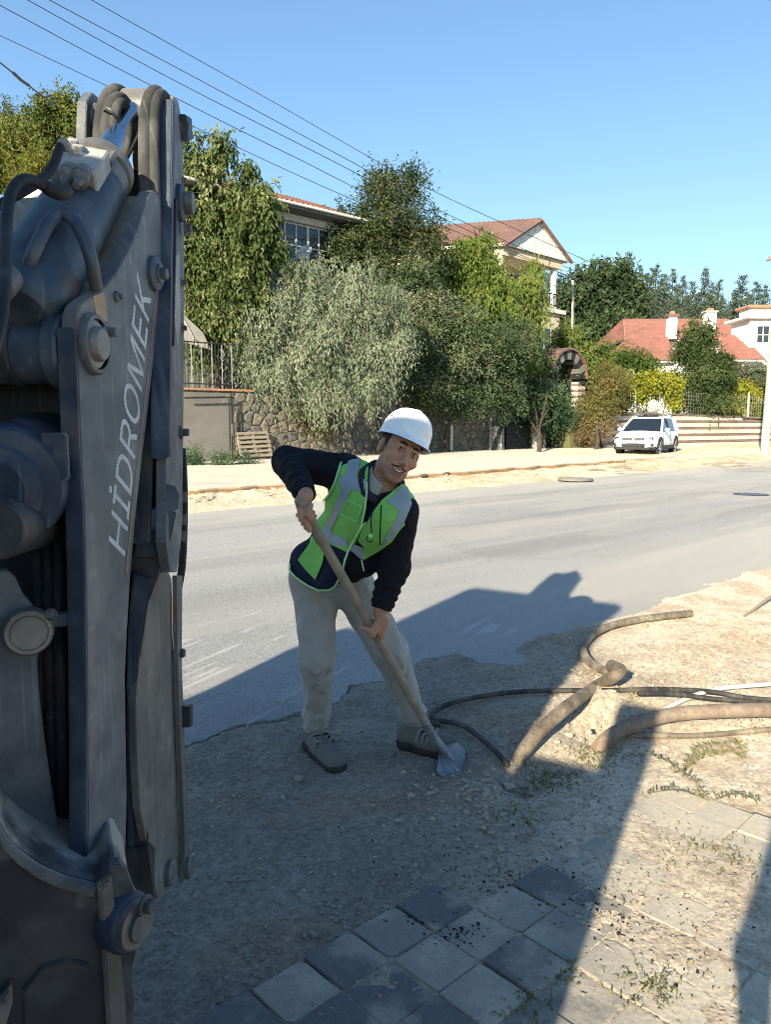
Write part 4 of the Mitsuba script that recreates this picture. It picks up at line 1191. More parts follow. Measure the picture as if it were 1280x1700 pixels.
for k_ in kn:
    g = np.exp(-((np.asarray(bm.vertices) - k_) ** 2).sum(1) / 0.012 ** 2)
    base = base * (1 + g[:, None] * np.array([0.03, -0.1, -0.12]))
body = obj('body', bm, 'skin', pn, smooth=True, color=np.clip(base, 0, 1), label='tanned smiling face, neck and hands')

# ---- face details
for s in (-1, 1):
    ic = np.array([s * 0.031, 0.0825, 0.0125])
    e = trimesh.creation.icosphere(3, 0.0128)
    eye = obj('eye', place(tm(e.vertices * [1.0, 1, 0.86], e.faces), H2W(ic), HM), 'eye_white', pn, smooth=True)
    look = unit((np.array([0, 0, CH]) - H2W(ic)) @ HM)
    look = unit(look + np.array([0, 0.25, 0]))
    obj('iris', place(lathe([(0, 0.0), (0.0062, -0.001), (0.0055, 0.0012), (0, 0.0022)], ic + look * 0.0113, look, 16), HC, HM), 'iris', eye, smooth=True)
    arch = [(s * 0.012, 0.1005, 0.0335), (s * 0.022, 0.0985, 0.037), (s * 0.034, 0.0935, 0.0378), (s * 0.049, 0.082, 0.0305)]
    obj('eyebrow', place(tube(arch, [0.0032, 0.0052, 0.0048, 0.0018], 8), HC, HM), 'brow', pn, smooth=True)
    obj('eyelid_line', place(tube([(s * 0.018, 0.0925, 0.0135), (s * 0.025, 0.0955, 0.019), (s * 0.034, 0.0945, 0.0195), (s * 0.0445, 0.087, 0.0135)], [0.0008, 0.0017, 0.0017, 0.0008], 6), HC, HM), 'brow', pn, smooth=True)
    obj('moustache', place(tube([(s * 0.002, 0.1045, -0.050), (s * 0.014, 0.1005, -0.0525), (s * 0.026, 0.0895, -0.055), (s * 0.0345, 0.078, -0.0555)], [0.002, 0.0032, 0.0028, 0.0012], 8), HC, HM), 'brow', pn, smooth=True)
tp = []
for k in range(-4, 5):
    x = k * 0.0057
    tp.append(place(bx(x - 0.0029, x + 0.0029, 0.0, 0.005, -0.0042, 0.0056, 0.001), (0, 0.0862 - 0.0095 * (k / 4) ** 2, -0.0668 + 0.0112 * (k / 4) ** 2)))
obj('teeth', place(cat(tp), HC, HM), 'teeth', pn)
obj('lip', place(tube([(-0.036, 0.0755, -0.0535), (-0.018, 0.0922, -0.064), (0, 0.097, -0.0665), (0.018, 0.0922, -0.064), (0.036, 0.0755, -0.0535)][::1], [0.0012, 0.0026, 0.003, 0.0026, 0.0012], 8) , HC + HM @ np.array([0, 0.001, 0.006]), HM), 'lip', pn, smooth=True)
obj('lip', place(tube([(-0.0355, 0.076, -0.0555), (-0.018, 0.0885, -0.077), (0, 0.0925, -0.0825), (0.018, 0.0885, -0.077), (0.0355, 0.076, -0.0555)], [0.0012, 0.003, 0.0036, 0.003, 0.0012], 8), HC, HM), 'lip', pn, smooth=True)


def hair_sdf(p):
    d = ell(p, (0, -0.018, 0.036), (0.0795, 0.0975, 0.098))
    d = d + 0.004 * (noise(p * [260, 260, 60], 3) - 0.5)
    cut = np.maximum(p[..., 1] - 0.028 - 0.25 * np.clip(p[..., 2] - 0.03, 0, 1), -0.035 - p[..., 2] - 0.3 * np.clip(-0.02 - p[..., 1], 0, 1))
    return smax(d, cut, 0.006)


obj('hair', place(march(hair_sdf, (-0.09, -0.13, -0.08), (0.09, 0.1, 0.145), 0.004), HC, HM), 'hair', pn, smooth=True)


# ---- hard hat, tilted with the head
def helmet():
    nphi, prof = 220, []
    phis = np.linspace(0, 2 * math.pi, nphi, endpoint=False)
    rows = []
    tz = np.linspace(0, 1, 70)
    for t in tz:                                            # crown to rim
        a = t * math.pi / 2
        z_ = 0.118 * math.cos(a) ** 0.92
        r_ = math.sin(a) ** 0.86
        rib = 1 + 0.0
        row = []
        for ph in phis:
            x, y = math.sin(ph), math.cos(ph)
            rx, ry = 0.106, 0.134
            bump = 0.004 * math.exp(-(x * r_ * rx / 0.012) ** 2) * math.cos(a)
            row.append((x * r_ * rx, y * r_ * ry - 0.004, z_ + bump))
        rows.append(row)
    rim0 = rows[-1]
    for k, (o, dz) in enumerate(((0.002, -0.010), (0.004, -0.020), (0.010, -0.026), (0.016, -0.030), (0.018, -0.033))):
        row = []
        for (x, y, z_), ph in zip(rim0, phis):
            front = max(0, math.cos(ph))
            kk = o * (0.55 + 1.8 * front ** 2.2)
            nx_, ny_ = math.sin(ph), math.cos(ph)
            row.append((x + nx_ * kk, y + ny_ * kk, z_ + dz * (1 + 0.0 * front) - 0.006 * front ** 3 * (k / 4)))
        rows.append(row)
    out = np.array(rows)
    inn = out * 1.0
    cen = np.array([0, 0, -0.05])
    vec = inn - cen
    inn = inn - vec / np.linalg.norm(vec, axis=-1, keepdims=True) * 0.003
    inn[-1] = out[-1] + [0, 0, -0.0015]
    full = np.vstack([out, inn[::-1]])
    a, b = full.shape[:2]
    i, j = np.meshgrid(np.arange(a - 1), np.arange(b), indexing='ij')
    q = np.stack([i * b + j, (i + 1) * b + j, (i + 1) * b + (j + 1) % b, i * b + (j + 1) % b], -1).reshape(-1, 4)
    return tm(full.reshape(-1, 3), q[:, ::-1])


tilt = 0.93 * trimesh.transformations.euler_matrix(math.radians(7), 0, 0)[:3, :3]
HO = HC + HM @ np.array([0, -0.012, 0.072])
hh = obj('hard_hat', place(helmet(), HO, HM @ tilt), 'helmet_shell', pn, smooth=True, label='white hard hat with a short peak')
obj('harness', place(lathe([(0.088, -0.03), (0.091, -0.03), (0.091, 0.0), (0.088, 0.0)], (0, 0, 0), (0, 0, 1), 40), HO, HM @ tilt @ np.diag([1, 1.22, 1])), 'helmet_dark', hh, smooth=True)
obj('vent_slot', place(bx(-0.0015, 0.0015, -0.006, 0.006, -0.0012, 0.0012), HO + HM @ np.array([0.098, 0.03, 0.045]), HM @ frame((0.9, 0.2, 0.35), (0.2, 1, 0.8))), 'helmet_dark', hh)
obj('rivet', place(trimesh.creation.icosphere(2, 0.003), HO + HM @ np.array([0.105, -0.02, 0.012])), 'helmet_dark', hh, smooth=True)
obj('knob', place(bx(-0.02, 0.02, -0.012, 0.006, -0.01, 0.012, 0.004), HO + HM @ np.array([0.0, -0.122, -0.03]), HM), 'helmet_dark', hh)


# ---- hoodie
def folds(p, amp, k, sd):
    return amp * (fbm(p * k, 3, sd) - 0.5) * 2


def hoodie(p):
    d = torso(p, 0.004)
    arm = smin(seg(p, J['rs'], J['re'], 0.076, 0.066), seg(p, J['re'], J['rw'], 0.063, 0.043), 0.02)
    arm2 = smin(seg(p, J['ls'], J['le'], 0.073, 0.064), seg(p, J['le'], J['lw'] + (J['le'] - J['lw']) * .08, 0.062, 0.046), 0.025)
    for a, jj, kk in ((0, 'rs', 're'), (1, 'ls', 'le')):
        ar = (arm, arm2)[a]
        el, wr = J[kk], J['rw' if a == 0 else 'lw']
        t = np.clip(((p - el) @ (wr - el)) / ((wr - el) @ (wr - el)), 0, 1)
        ring = 0.0042 * np.sin(t * 34 + 5 * noise(p * 14, 5)) * np.clip(t * 3, 0, 1) * np.clip((1 - t) * 4 + 0.1, 0, 1)
        el_f = 0.007 * np.sin(np.linalg.norm(p - el - [0, -.05, .0], axis=-1) * 150) * np.exp(-np.linalg.norm(p - el, axis=-1) / 0.05)
        ar = ar + ring + el_f
        if a == 0: arm = ar
        else: arm2 = ar
    d = smin(d, arm, 0.035)
    d = smin(d, arm2, 0.035)
    d = d + folds(p, 0.006, 13, 7)
    wd = unit(J['rw'] - J['re'])
    d = smax(d, (p - J['rw'] + wd * 0.008) @ wd - 0.0 + 0 * d, 0.004) if False else d
    for w_, e_ in (('rw', 're'), ('lw', 'le')):
        wd = unit(J[w_] - J[e_])
        near_w = np.linalg.norm(p - J[w_], axis=-1) < 0.13
        cutd = (p - J[w_]) @ wd + 0.012
        d = np.where(near_w, smax(d, cutd, 0.006), d)
    nd = unit(HC - J['neck'])
    hole = seg(p, J['neck'] + nd * 0.0 + np.array([0, -0.012, 0]), J['neck'] + nd * 0.2, 0.068, 0.075)
    return smax(d, -hole, 0.012)


hd = march(hoodie, lo, hi, 0.0085)
obj('hoodie', tidy(hd, 0.0006), 'hoodie', pn, smooth=True, label='black hoodie sleeves and front')
# hood lying round the neck, polo collar, cords
nd = unit(HC - J['neck'])
ringp = []
for k in range(17):
    a = k / 16 * 2 * math.pi * 0.93 + 0.18
    rx = R0 * -1
    fy = unit(np.cross(nd, rx)); 
    c_ = 0
    fw = unit(Fh - nd * (Fh @ nd)); rt = np.cross(fw, nd)
    ringp.append(J['neck'] + nd * (-0.004 - 0.045 * math.cos(a) + 0.006 * math.sin(5 * a)) + fw * 0.088 * math.cos(a) + rt * 0.08 * math.sin(a))
obj('hood', tube(ringp, [0.014, 0.02, 0.025, 0.028, 0.026, 0.03, 0.028, 0.03, 0.025, 0.02, 0.014], 14, 4), 'hood_grey', pn, smooth=True)
for pix in ([(645, 828), (650, 840), (672, 812), (676, 798), (664, 792)], [(637, 760), (622, 790), (620, 805), (633, 812), (640, 800), (632, 785)]):
    pass
colr = []
for k in range(13):
    a = (k / 12) * 2 * math.pi * 0.9 + 0.31
    fw = unit(Fh - nd * (Fh @ nd)); rt = np.cross(fw, nd)
    c0 = J['neck'] + nd * (0.045 - 0.022 * math.cos(a)) + fw * 0.07 * math.cos(a) + rt * 0.066 * math.sin(a)
    c1 = J['neck'] + nd * (0.0 - 0.045 * math.cos(a)) + fw * 0.082 * math.cos(a) + rt * 0.076 * math.sin(a)
    colr.append((c0, c1))
colr = np.array(colr)
cm = gridmesh(*[np.stack([colr[:, 0, k], colr[:, 1, k]], 1) for k in range(3)])
cn = np.vstack([cm.vertices, cm.vertices + np.tile((np.asarray(cm.vertices) - J['neck']) * 0.03, (1, 1))])
obj('collar', cat([cm, tm(cn[len(cm.vertices):], cm.faces)]), 'polo', pn, smooth=True, label='grey polo collar')


# ---- trousers
def trousers(p):
    hp = unit(J['lh'] - J['rh'])
    d = seg(p, J['pelvis'] - hp * 0.062 - [0, 0, 0.01], J['pelvis'] + hp * 0.05 - [0, 0, .01], 0.118)
    d = smax(d, p[..., 2] - J['pelvis'][2] - 0.07, 0.01)
    out = []
    for h, k, a in (('rh', 'rk', 'ra'), ('lh', 'lk', 'la')):
        th = seg(p, J[h], J[k], 0.102, 0.078)
        an = J[a] + np.array([0, 0, -0.0])
        sh_ = seg(p, J[k], an, 0.077, 0.057)
        t = np.clip(((p - J[k]) @ (an - J[k])) / ((an - J[k]) @ (an - J[k])), 0, 1)
        x = smin(th, sh_, 0.03)
        kf = 0.01 * np.sin(np.linalg.norm(p - J[k] - [0, .06, 0], axis=-1) * 120) * np.exp(-np.linalg.norm(p - J[k], axis=-1) / 0.07)
        ank = 0.009 * np.sin(t * 26 + 6 * noise(p * 9, 8)) * np.clip(t * 2.2 - 1.0, 0, 1)
        pleat = 0.005 * np.sin(12 * np.arctan2(p[..., 0] - J[k][0], -(p[..., 1] - J[k][1])) * 0.5 + 9 * noise(p * 5, 4))
        x = x + kf + ank + pleat * 0.6
        sd = unit(J[a] - J[k])
        x = smax(x, (p - J[a]) @ sd - 0.004, 0.006)
        out.append(x)
    d = smin(d, smin(out[0], out[1], 0.02), 0.035)
    return d + folds(p * [1.0, 1.0, 0.55], 0.009, 11, 17) + folds(p * [.5, .5, 1.5] + p[..., :1] * .7, 0.0045, 17, 19)


tr = march(trousers, np.minimum(J['ra'], J['rh']) - [0.2, 0.3, 0.1], np.maximum(J['la'], J['lh']) + [0.2, 0.3, 0.25], 0.0085)
obj('trousers', tidy(tr, 0.0006), 'trouser', pn, smooth=True, label='loose pale grey trousers')


# ---- shoes
def shoe(ank, toe_dir, L_, up=(0, 0, 1), z0=None, nm='shoe'):
    td = unit([toe_dir[0], toe_dir[1], 0])
    sd_ = np.array([td[1], -td[0], 0])
    z0 = DZ(ank[0] + td[0] * .08, ank[1] + td[1] * .08) if z0 is None else z0
    M_ = np.stack([sd_, td, [0, 0, 1.0]], 1)
    o = np.array([ank[0], ank[1], z0])

    def f(q):
        q = q / 1.12
        d = seg(q, (0, -0.045, 0.05), (0, 0.02, 0.055), 0.040, 0.041)
        d = smin(d, seg(q, (0, -0.04, 0.07), (0, -0.005, 0.105), 0.036, 0.043), 0.03)
        d = smin(d, seg(q, (0.003, 0.06, 0.042), (0.006, L_ - 0.11, 0.042), 0.046, 0.047), 0.04)
        d = smax(d, 0.018 - q[..., 2], 0.008)
        d = smax(d, -seg(q, (0, -0.01, 0.10), (0, -0.015, 0.2), 0.034), 0.008)
        d = d + 0.0025 * np.sin(q[..., 1] * 150) * np.clip((q[..., 1] - 0.02) * 20, 0, 1) * np.clip((0.10 - q[..., 1]) * 20, 0, 1)
        return d

    def g(q):
        q = q / [1.14, 1.13, 1.3]
        d = seg(q, (0, -0.045, 0.012), (0.0, 0.04, 0.012), 0.044, 0.043)
        d = smin(d, seg(q, (0.003, 0.06, 0.012), (0.006, L_ - 0.11, 0.013), 0.045, 0.047), 0.03)
        tread = 0.004 * np.sign(np.sin(q[..., 1] * 240))
        return smax(smax(d, q[..., 2] - 0.026, 0.004), -q[..., 2] + tread * (q[..., 2] < .012) - 0.0, 0.003)
    k = obj(nm, tidy(place(march(f, (-0.09, -0.13, 0), (0.09, L_ + 0.0, 0.2), 0.006), o, M_), 0.0005), 'shoe', pn, smooth=True)
    obj('sole', tidy(place(march(g, (-0.09, -0.13, -0.01), (0.09, L_ + 0.0, 0.06), 0.006), o, M_), 0.0005), 'shoe_sole', k, smooth=True)
    for yy in (0.045, 0.066):
        a_ = [(-0.03, yy, 0.084), (0, yy + .006, 0.094 - (yy - .03) * .7), (0.03, yy, 0.084)]
        obj('tongue_gap', tube([o + M_ @ (np.array(t) * [1.2, 1.14, 1.2]) for t in a_], 0.009, 8), 'sock', k, smooth=True)
    for yy in (0.03, 0.056, 0.078):
        a_ = [(-0.047, yy, 0.045), (-0.036, yy + 0.004, 0.082), (0, yy + 0.01, 0.096 - (yy - .03) * .7), (0.036, yy + 0.004, 0.082), (0.047, yy, 0.045)]
        obj('shoe_strap', tube([o + M_ @ (np.array(t) * [1.2, 1.14, 1.22]) for t in a_], 0.009, 8), 'shoe_strap_grey', k, smooth=True)
    obj('sock', tube([o + M_ @ np.array([0, -0.01, 0.09]), (o + M_ @ np.array([0, -0.01, 0.13]) + ank) / 2, ank + np.array([0, 0, 0.05])], 0.046, 14), 'sock', pn, smooth=True)


shoe(J['ra'], (0.5, -0.86), 0.3)
shoe(J['la'] + np.array([0.0, 0.0, 0.0]), (0.86, -0.5), 0.3)


# ---- vest: a loose shell over the hoodie; panels, tapes and piping are cut from the same surface
def vest_sdf(p):
    d = torso(p, 0.016)
    d = smin(d, seg(p, P(508, 925, 3.36), P(536, 958, 3.31), 0.05, 0.06), 0.1)
    d = smin(d, seg(p, P(556, 935, 3.2), P(548, 965, 3.22), 0.04), 0.07)
    return d + folds(p, 0.005, 8, 27)


def vest_low(p):
    d = np.maximum(vest_sdf(p), (p[..., 2] - 3))
    return d


vlo, vhi = lo + [0.05, 0.05, 0.5], hi - [0.0, 0.05, 0]
V0 = man(march(vest_sdf, vlo, vhi, 0.0085))
VI = [man(march(vest_sdf, vlo, vhi, 0.0085, level=l)) for l in (-0.004, 0.0035, 0.007, 0.011)]
shell = V0 - VI[0]
vest_out = [(570, 742), (598, 742), (612, 752), (612, 770), (610, 800), (607, 830), (604, 862), (597, 885), (606, 868), (616, 850), (632, 830), (648, 818), (668, 802), (684, 812), (690, 832), (688, 845), (676, 868), (664, 880), (650, 905), (636, 914),
            (622, 922), (606, 930), (606, 925), (596, 905), (588, 915), (580, 930), (572, 950), (565, 962), (558, 975), (545, 981), (520, 979), (498, 965), (482, 950), (479, 940), (484, 912), (496, 872), (506, 855), (520, 845), (531, 840), (545, 820), (556, 795), (564, 770)]
front = (2.70, 3.24)
vest = obj('vest', demesh((shell ^ frustum(vest_out, 2.7, 3.9)).simplify(0.0006)), 'vest_navy', pn, smooth=40, label='navy and bright green hi-vis vest with grey reflective tape')


def panel(name, pix, level, m_, parent=vest, y=(2.7, 3.32), **k):
    M = (VI[level] - V0) ^ frustum(pix, *y)
    if M.num_tri() == 0:
        return
    M = max(M.decompose(), key=lambda x: x.surface_area())
    obj(name, demesh(M.simplify(0.0005)), m_, parent, smooth=35, **k)


panel('green_panel', [(571, 745), (598, 745), (611, 755), (612, 770), (609, 810), (606, 850), (600, 880), (590, 902), (578, 918), (566, 912), (540, 900), (526, 890), (524, 866), (524, 842), (540, 828), (556, 800), (566, 768)], 1, 'vest_green')
panel('green_panel', [(610, 866), (622, 846), (634, 830), (650, 817), (668, 803), (684, 812), (690, 832), (688, 846), (676, 868), (664, 880), (650, 900), (634, 912), (624, 918), (603, 930), (603, 908), (594, 898), (600, 880)], 1, 'vest_green')
panel('green_pocket', [(519, 890), (526, 902), (538, 916), (536, 932), (529, 950), (523, 963), (517, 956), (506, 945), (494, 929), (508, 910), (514, 902), (516, 892)], 2, 'vest_green')
panel('reflective_tape', [(580, 748), (598, 749), (597, 770), (592, 790), (582, 815), (570, 838), (558, 862), (550, 880), (546, 890), (538, 876), (542, 868), (556, 840), (566, 815), (574, 786), (578, 765)], 2, 'reflective')
panel('reflective_tape', [(566, 787), (592, 793), (608, 797), (606, 818), (590, 814), (562, 808)], 2, 'reflective')
panel('reflective_tape', [(538, 876), (552, 886), (576, 895), (577, 908), (560, 906), (545, 900), (532, 890)], 2, 'reflective')
panel('reflective_tape', [(652, 824), (668, 806), (678, 812), (684, 836), (680, 846), (672, 866), (662, 880), (650, 894), (634, 906), (644, 886), (658, 862), (662, 846), (652, 838), (640, 832)], 2, 'reflective')
panel('reflective_tape', [(586, 903), (602, 909), (604, 930), (596, 926), (580, 912)], 2, 'reflective')
panel('chest_pocket', [(576, 830), (600, 841), (592, 866), (565, 853)], 2, 'vest_green')
for a, b in (((576, 830), (600, 841)), ((565, 853), (592, 866)), ((576, 830), (565, 853)), ((600, 841), (592, 866))):
    n_ = unit(np.array([-(b[1] - a[1]), b[0] - a[0]])) * 0.9
    panel('pocket_piping', [np.array(a) + n_, np.array(b) + n_, np.array(b) - n_, np.array(a) - n_], 3, 'vest_pale')
panel('pocket_flap', [(642, 844), (658, 853), (655, 872), (636, 860)], 3, 'vest_pale')


def piping(name, line, w, level=3, m_='vest_trim'):
    ls = LineString(line).buffer(w, cap_style=2, join_style=1)
    panel(name, list(ls.exterior.coords)[:-1], level, m_, y=(2.92, 3.45) if name == 'zip_edge' else (2.7, 3.45))


piping('armhole_piping', [(571, 746), (566, 768), (556, 800), (545, 822), (531, 838), (522, 841)], 1.5)
piping('zip_edge', [(609, 800), (609, 815), (606, 845), (600, 872), (588, 896), (578, 914), (572, 930), (569, 948)], 1.5)
piping('zip_edge', [(607, 867), (596, 882), (586, 900), (577, 918), (571, 936)], 1.2)
piping('hem_piping', [(481, 936), (480, 946), (490, 958), (510, 972), (528, 980), (545, 980), (556, 974), (562, 962)], 1.6)
piping('neck_piping', [(608, 866), (620, 846), (632, 832), (640, 826)], 1.1)
# drawstrings of the hoodie, over the vest, and a small badge
obj('drawstring', tube([P(633, 838, 2.965), P(632, 860, 2.955), P(631, 885, 2.975), P(631, 905, 3.0)], 0.0026, 8), 'cord_black', pn, smooth=True)
obj('drawstring', tube([P(617, 852, 2.985), P(616, 868, 2.975), P(617, 884, 2.985)], 0.0026, 8), 'cord_black', pn, smooth=True)
th = np.linspace(0.5, 5.4, 14)
obj('ring', tube([P(613.5 + 5.2 * math.cos(a), 894.5 + 5.2 * math.sin(a), 2.985) for a in th], 0.0022, 8, 2), 'cord_black', pn, smooth=True)
obj('toggle', place(trimesh.creation.icosphere(2, 0.009), P(615, 890, 2.98)), 'vest_pale', pn, smooth=True)
obj('zip_pull', tube([P(600, 929, 3.06), P(602, 938, 3.05), P(604, 948, 3.05)], 0.0025, 8), 'vest_trim', pn, smooth=True)
obj('pocket_slit', tube([P(506, 982, 3.30), P(503, 972, 3.31), P(498, 963, 3.32)], 0.004, 8), 'sock', pn, smooth=True)
# ================================================================ WALLS, GATES AND HOUSES ACROSS THE ROAD
def c_tile(a, b, c, sd):
    return lambda p, n, uv: mix(mix(a, b, nz(p.x * 3.1, p.y * 3.1, p.z * 4.3 + sd)), c, sst(0.45, 0.75, fb(p.x * 0.9, p.y * 0.9, p.z * 0.9 + sd, 3)) * 0.6)


mat('mortar', lambda p, n, uv: mix((0.12, 0.108, 0.095), (0.19, 0.172, 0.15), fb(p.x * 2, p.y * 2, p.z * 2, 4)), 0.95, 0.1, bump=(h_fine, 0.02))
for k, (a, b) in enumerate((((0.125, 0.108, 0.09), (0.2, 0.178, 0.15)), ((0.105, 0.098, 0.09), (0.165, 0.155, 0.14)), ((0.155, 0.13, 0.103), (0.225, 0.195, 0.155)))):
    mat(f'stone{k}', c_cloth(a, b, 30), 0.92, 0.15, bump=(lambda p, n, uv: fb(p.x * 12, p.y * 12, p.z * 12, 3), 0.04))
mat('plaster_old', lambda p, n, uv: mix((0.14, 0.13, 0.12), (0.22, 0.205, 0.185), fb(p.x * 1.7, p.y * 1.7, p.z * 1.7, 4)), 0.95, 0.1)
mat('brick_red', c_tile((0.36, 0.17, 0.1), (0.45, 0.24, 0.15), (0.28, 0.17, 0.12), 2), 0.9, 0.15)
mat('band_pale', c_tile((0.52, 0.43, 0.36), (0.6, 0.51, 0.43), (0.46, 0.37, 0.31), 5), 0.9, 0.15)
mat('band_dark', c_tile((0.13, 0.1, 0.085), (0.2, 0.15, 0.125), (0.24, 0.19, 0.15), 7), 0.9, 0.15)
mat('iron_black', c_dusty((0.012, 0.013, 0.016), (0.05, 0.05, 0.05), 40.0, .5), 0.6, 0.3)
mat('wood_grey', c_cloth((0.2, 0.165, 0.125), (0.32, 0.27, 0.21), 18), 0.9, 0.1)
mat('wall_grey', lambda p, n, uv: mix((0.15, 0.158, 0.16), (0.2, 0.205, 0.205), fb(p.x, p.y, p.z, 3)), 0.9, 0.15)
mat('wall_cream', lambda p, n, uv: mix((0.53, 0.42, 0.3), (0.6, 0.49, 0.36), fb(p.x, p.y, p.z, 3)), 0.9, 0.15)
mat('wall_white', lambda p, n, uv: mix((0.62, 0.6, 0.56), (0.74, 0.72, 0.68), fb(p.x * 1.2, p.y * 1.2, p.z * 1.2, 3)), 0.9, 0.15)
mat('pale_trim', (0.62, 0.6, 0.55), 0.8, 0.2)
mat('roof_brown', c_tile((0.145, 0.085, 0.075), (0.21, 0.125, 0.105), (0.13, 0.09, 0.085), 9), 0.75, 0.25)
mat('roof_red', c_tile((0.235, 0.105, 0.083), (0.31, 0.145, 0.112), (0.2, 0.11, 0.092), 11), 0.8, 0.2)
mat('pane', (0.02, 0.025, 0.03), 0.05, 0.8)
mat('concrete', lambda p, n, uv: mix((0.4, 0.365, 0.32), (0.5, 0.46, 0.41), fb(p.x * 5, p.y * 5, p.z * 1.5, 4)), 0.9, 0.15)
mat('sheet_metal', c_dusty((0.3, 0.3, 0.3), (0.42, 0.4, 0.37), 45.0), 0.5, 0.4, metallic=0.3)
mat('plastic_white', (0.6, 0.6, 0.58), 0.5, 0.4)

WZ = 2.62                                             # height of the garden behind the stone wall
W0 = G(300, 775)
PW = Plane([W0[0], W0[1], 0], (RA[0], RA[1], 0), (0, 0, 1))
u_of = lambda px, py=720: PW.uv(px, py)[0]
U_END = u_of(832, 740)

# --- garden ground held by the wall
gp = [PW.at(-14, 0, -0.3)[:2], PW.at(U_END, 0, -0.3)[:2], PW.at(U_END + 2, 0, -26)[:2], PW.at(-14, 0, -26)[:2]]
obj('garden_ground', slabpoly(gp, -0.2, WZ - 0.12), 'grass_ground', kind='structure')

# --- the rubble stone wall
sw = thing('stone_wall', 'long rubble stone retaining wall below the garden trees', 'wall')
obj('wall_core', PW.put(bevslab(sbox(-14, -0.2, U_END, WZ + 0.02), 0.35, 0.02), -0.36), 'mortar', sw)
from scipy.spatial import Voronoi
rr = np.random.default_rng(21)
pts = []
nr, du = 7, 0.47
for r in range(-1, nr + 2):
    for c in range(-2, int(U_END / du) + 3):
        pts.append(((c + 0.5 * (r % 2) + 0.32 * rr.uniform(-1, 1)) * du, (r + 0.5 + 0.3 * rr.uniform(-1, 1)) * (WZ / nr)))
vr = Voronoi(np.array(pts))
bounds = sbox(0.0, 0.12, U_END - 0.05, WZ - 0.03)
n_st = 0
plaster = sbox(-6, 0.1, u_of(384), WZ - 0.06)
for i, reg in enumerate(vr.point_region):
    v_ = vr.regions[reg]
    if -1 in v_ or not v_:
        continue
    pg = Polygon(vr.vertices[v_]).intersection(bounds).buffer(-0.018)
    if pg.is_empty or pg.area < 0.02 or n_st >= 285 or pg.centroid.x < u_of(384) + 0.1:
        continue
    pg = pg.simplify(0.02)
    if pg.geom_type != 'Polygon':
        continue
    a = np.array(pg.exterior.coords)[:-1]
    c = a.mean(0)
    h = rr.uniform(0.03, 0.075)
    m = len(a)
    v_ = np.vstack([np.c_[a, np.zeros(m)], np.c_[c + (a - c) * 0.93, np.full(m, h * .7)], np.c_[c + (a - c) * 0.6 + rr.normal(0, .01, (m, 2)), np.full(m, h)], [[c[0], c[1], h]]])
    k = np.arange(m)
    f = []
    for l in range(2):
        for j in range(m):
            f += [(l * m + j, l * m + (j + 1) % m, (l + 1) * m + (j + 1) % m), (l * m + j, (l + 1) * m + (j + 1) % m, (l + 1) * m + j)]
    f += [(2 * m + j, 2 * m + (j + 1) % m, 3 * m) for j in range(m)]
    st_m = tm(v_, f)
    if Polygon(a).exterior.is_ccw is False:
        st_m = tm(v_, np.array(f)[:, ::-1])
    obj('stone', PW.put(st_m), f'stone{rr.integers(3)}', sw)
    n_st += 1
obj('plaster', PW.put(bevslab(plaster, 0.03, 0.01), -0.005), 'plaster_old', sw, label='smooth grey rendered end of the wall')
for k in range(-9, 12):
    u = 0.0 + k * 0.27
    obj('coping_brick', PW.put(bx(u - 0.125, u + 0.125, WZ + 0.005, WZ + 0.085 + rr.uniform(-.01, .01), -0.3, 0.07 + rr.uniform(-.02, .02), 0.012)), 'brick_red', sw)

# --- things at the foot of the wall, left
rl = thing('railing', 'rusty picket railing on top of the stone wall, left end', 'railing')
PR = Plane(PW.at(0, 0, -0.18), PW.U, (0, 0, 1))
u0, u1 = PR.uv(298, 600)[0], PR.uv(392, 600)[0]
zt = PR.uv(345, 570)[1]
for zz in (zt, WZ + 0.25):
    obj('rail', PR.put(bx(u0, u1, zz - 0.02, zz + 0.02, -0.02, 0.02)), 'iron_black', rl)
for k, u in enumerate(np.linspace(u0 + .05, u1 - .05, 17)):
    obj('picket', PR.put(bx(u - 0.012, u + 0.012, WZ + .05, zt + rr.uniform(-.03, .12), -0.012, 0.012)), 'iron_black' if k % 3 else 'sheet_metal', rl)
sm = thing('metal_sheet', 'bent grey metal sheet leaning behind the railing', 'metal sheet')
o = P(322, 545, 28.2)
obj('sheet', tm([o + np.array(t) for t in ((-.6, 0, .7), (.3, .1, -.15), (.55, .1, -.75), (-.35, 0, -.5), (-.6, .04, .7), (.3, .14, -.15), (.55, .14, -.75), (-.35, .04, -.5))], [(3, 2, 1), (3, 1, 0), (4, 5, 6), (4, 6, 7), (0, 1, 5), (0, 5, 4), (1, 2, 6), (1, 6, 5), (2, 3, 7), (2, 7, 6), (3, 0, 4), (3, 4, 7)]), 'plaster_old', sm)
obj('sheet_rib', tube([o + [-.5, -.02, .6], o + [.1, 0, -.6]], 0.03, 6), 'sheet_metal', sm)
pf = thing('pipe_frame', 'thin black pipe frame standing against the wall beside the pallet', 'frame')
q = lambda px, py, n=0.25: PW.at(*PW.uv(px, py), n)
obj('bar', tube([q(300, 661), q(376, 660), q(381, 662)], 0.03, 8, 4), 'iron_black', pf)
obj('post', tube([q(374, 660), q(376, 748)], 0.03, 8), 'iron_black', pf)
obj('post', tube([q(380, 662), q(383, 750)], 0.025, 8), 'iron_black', pf)
pl = thing('pallet', 'weathered wooden pallet leaning against the stone wall', 'pallet')
c0, c1 = q(387, 760, 0.55), q(440, 757, 0.55)
hu = unit(c1 - c0)
wv = unit(np.array([0, 0, 1.0]) - 0.35 * PW.N)
Wd = np.linalg.norm(c1 - c0)
nn_ = np.cross(hu, wv)
Mp = np.stack([hu, wv, nn_], 1)
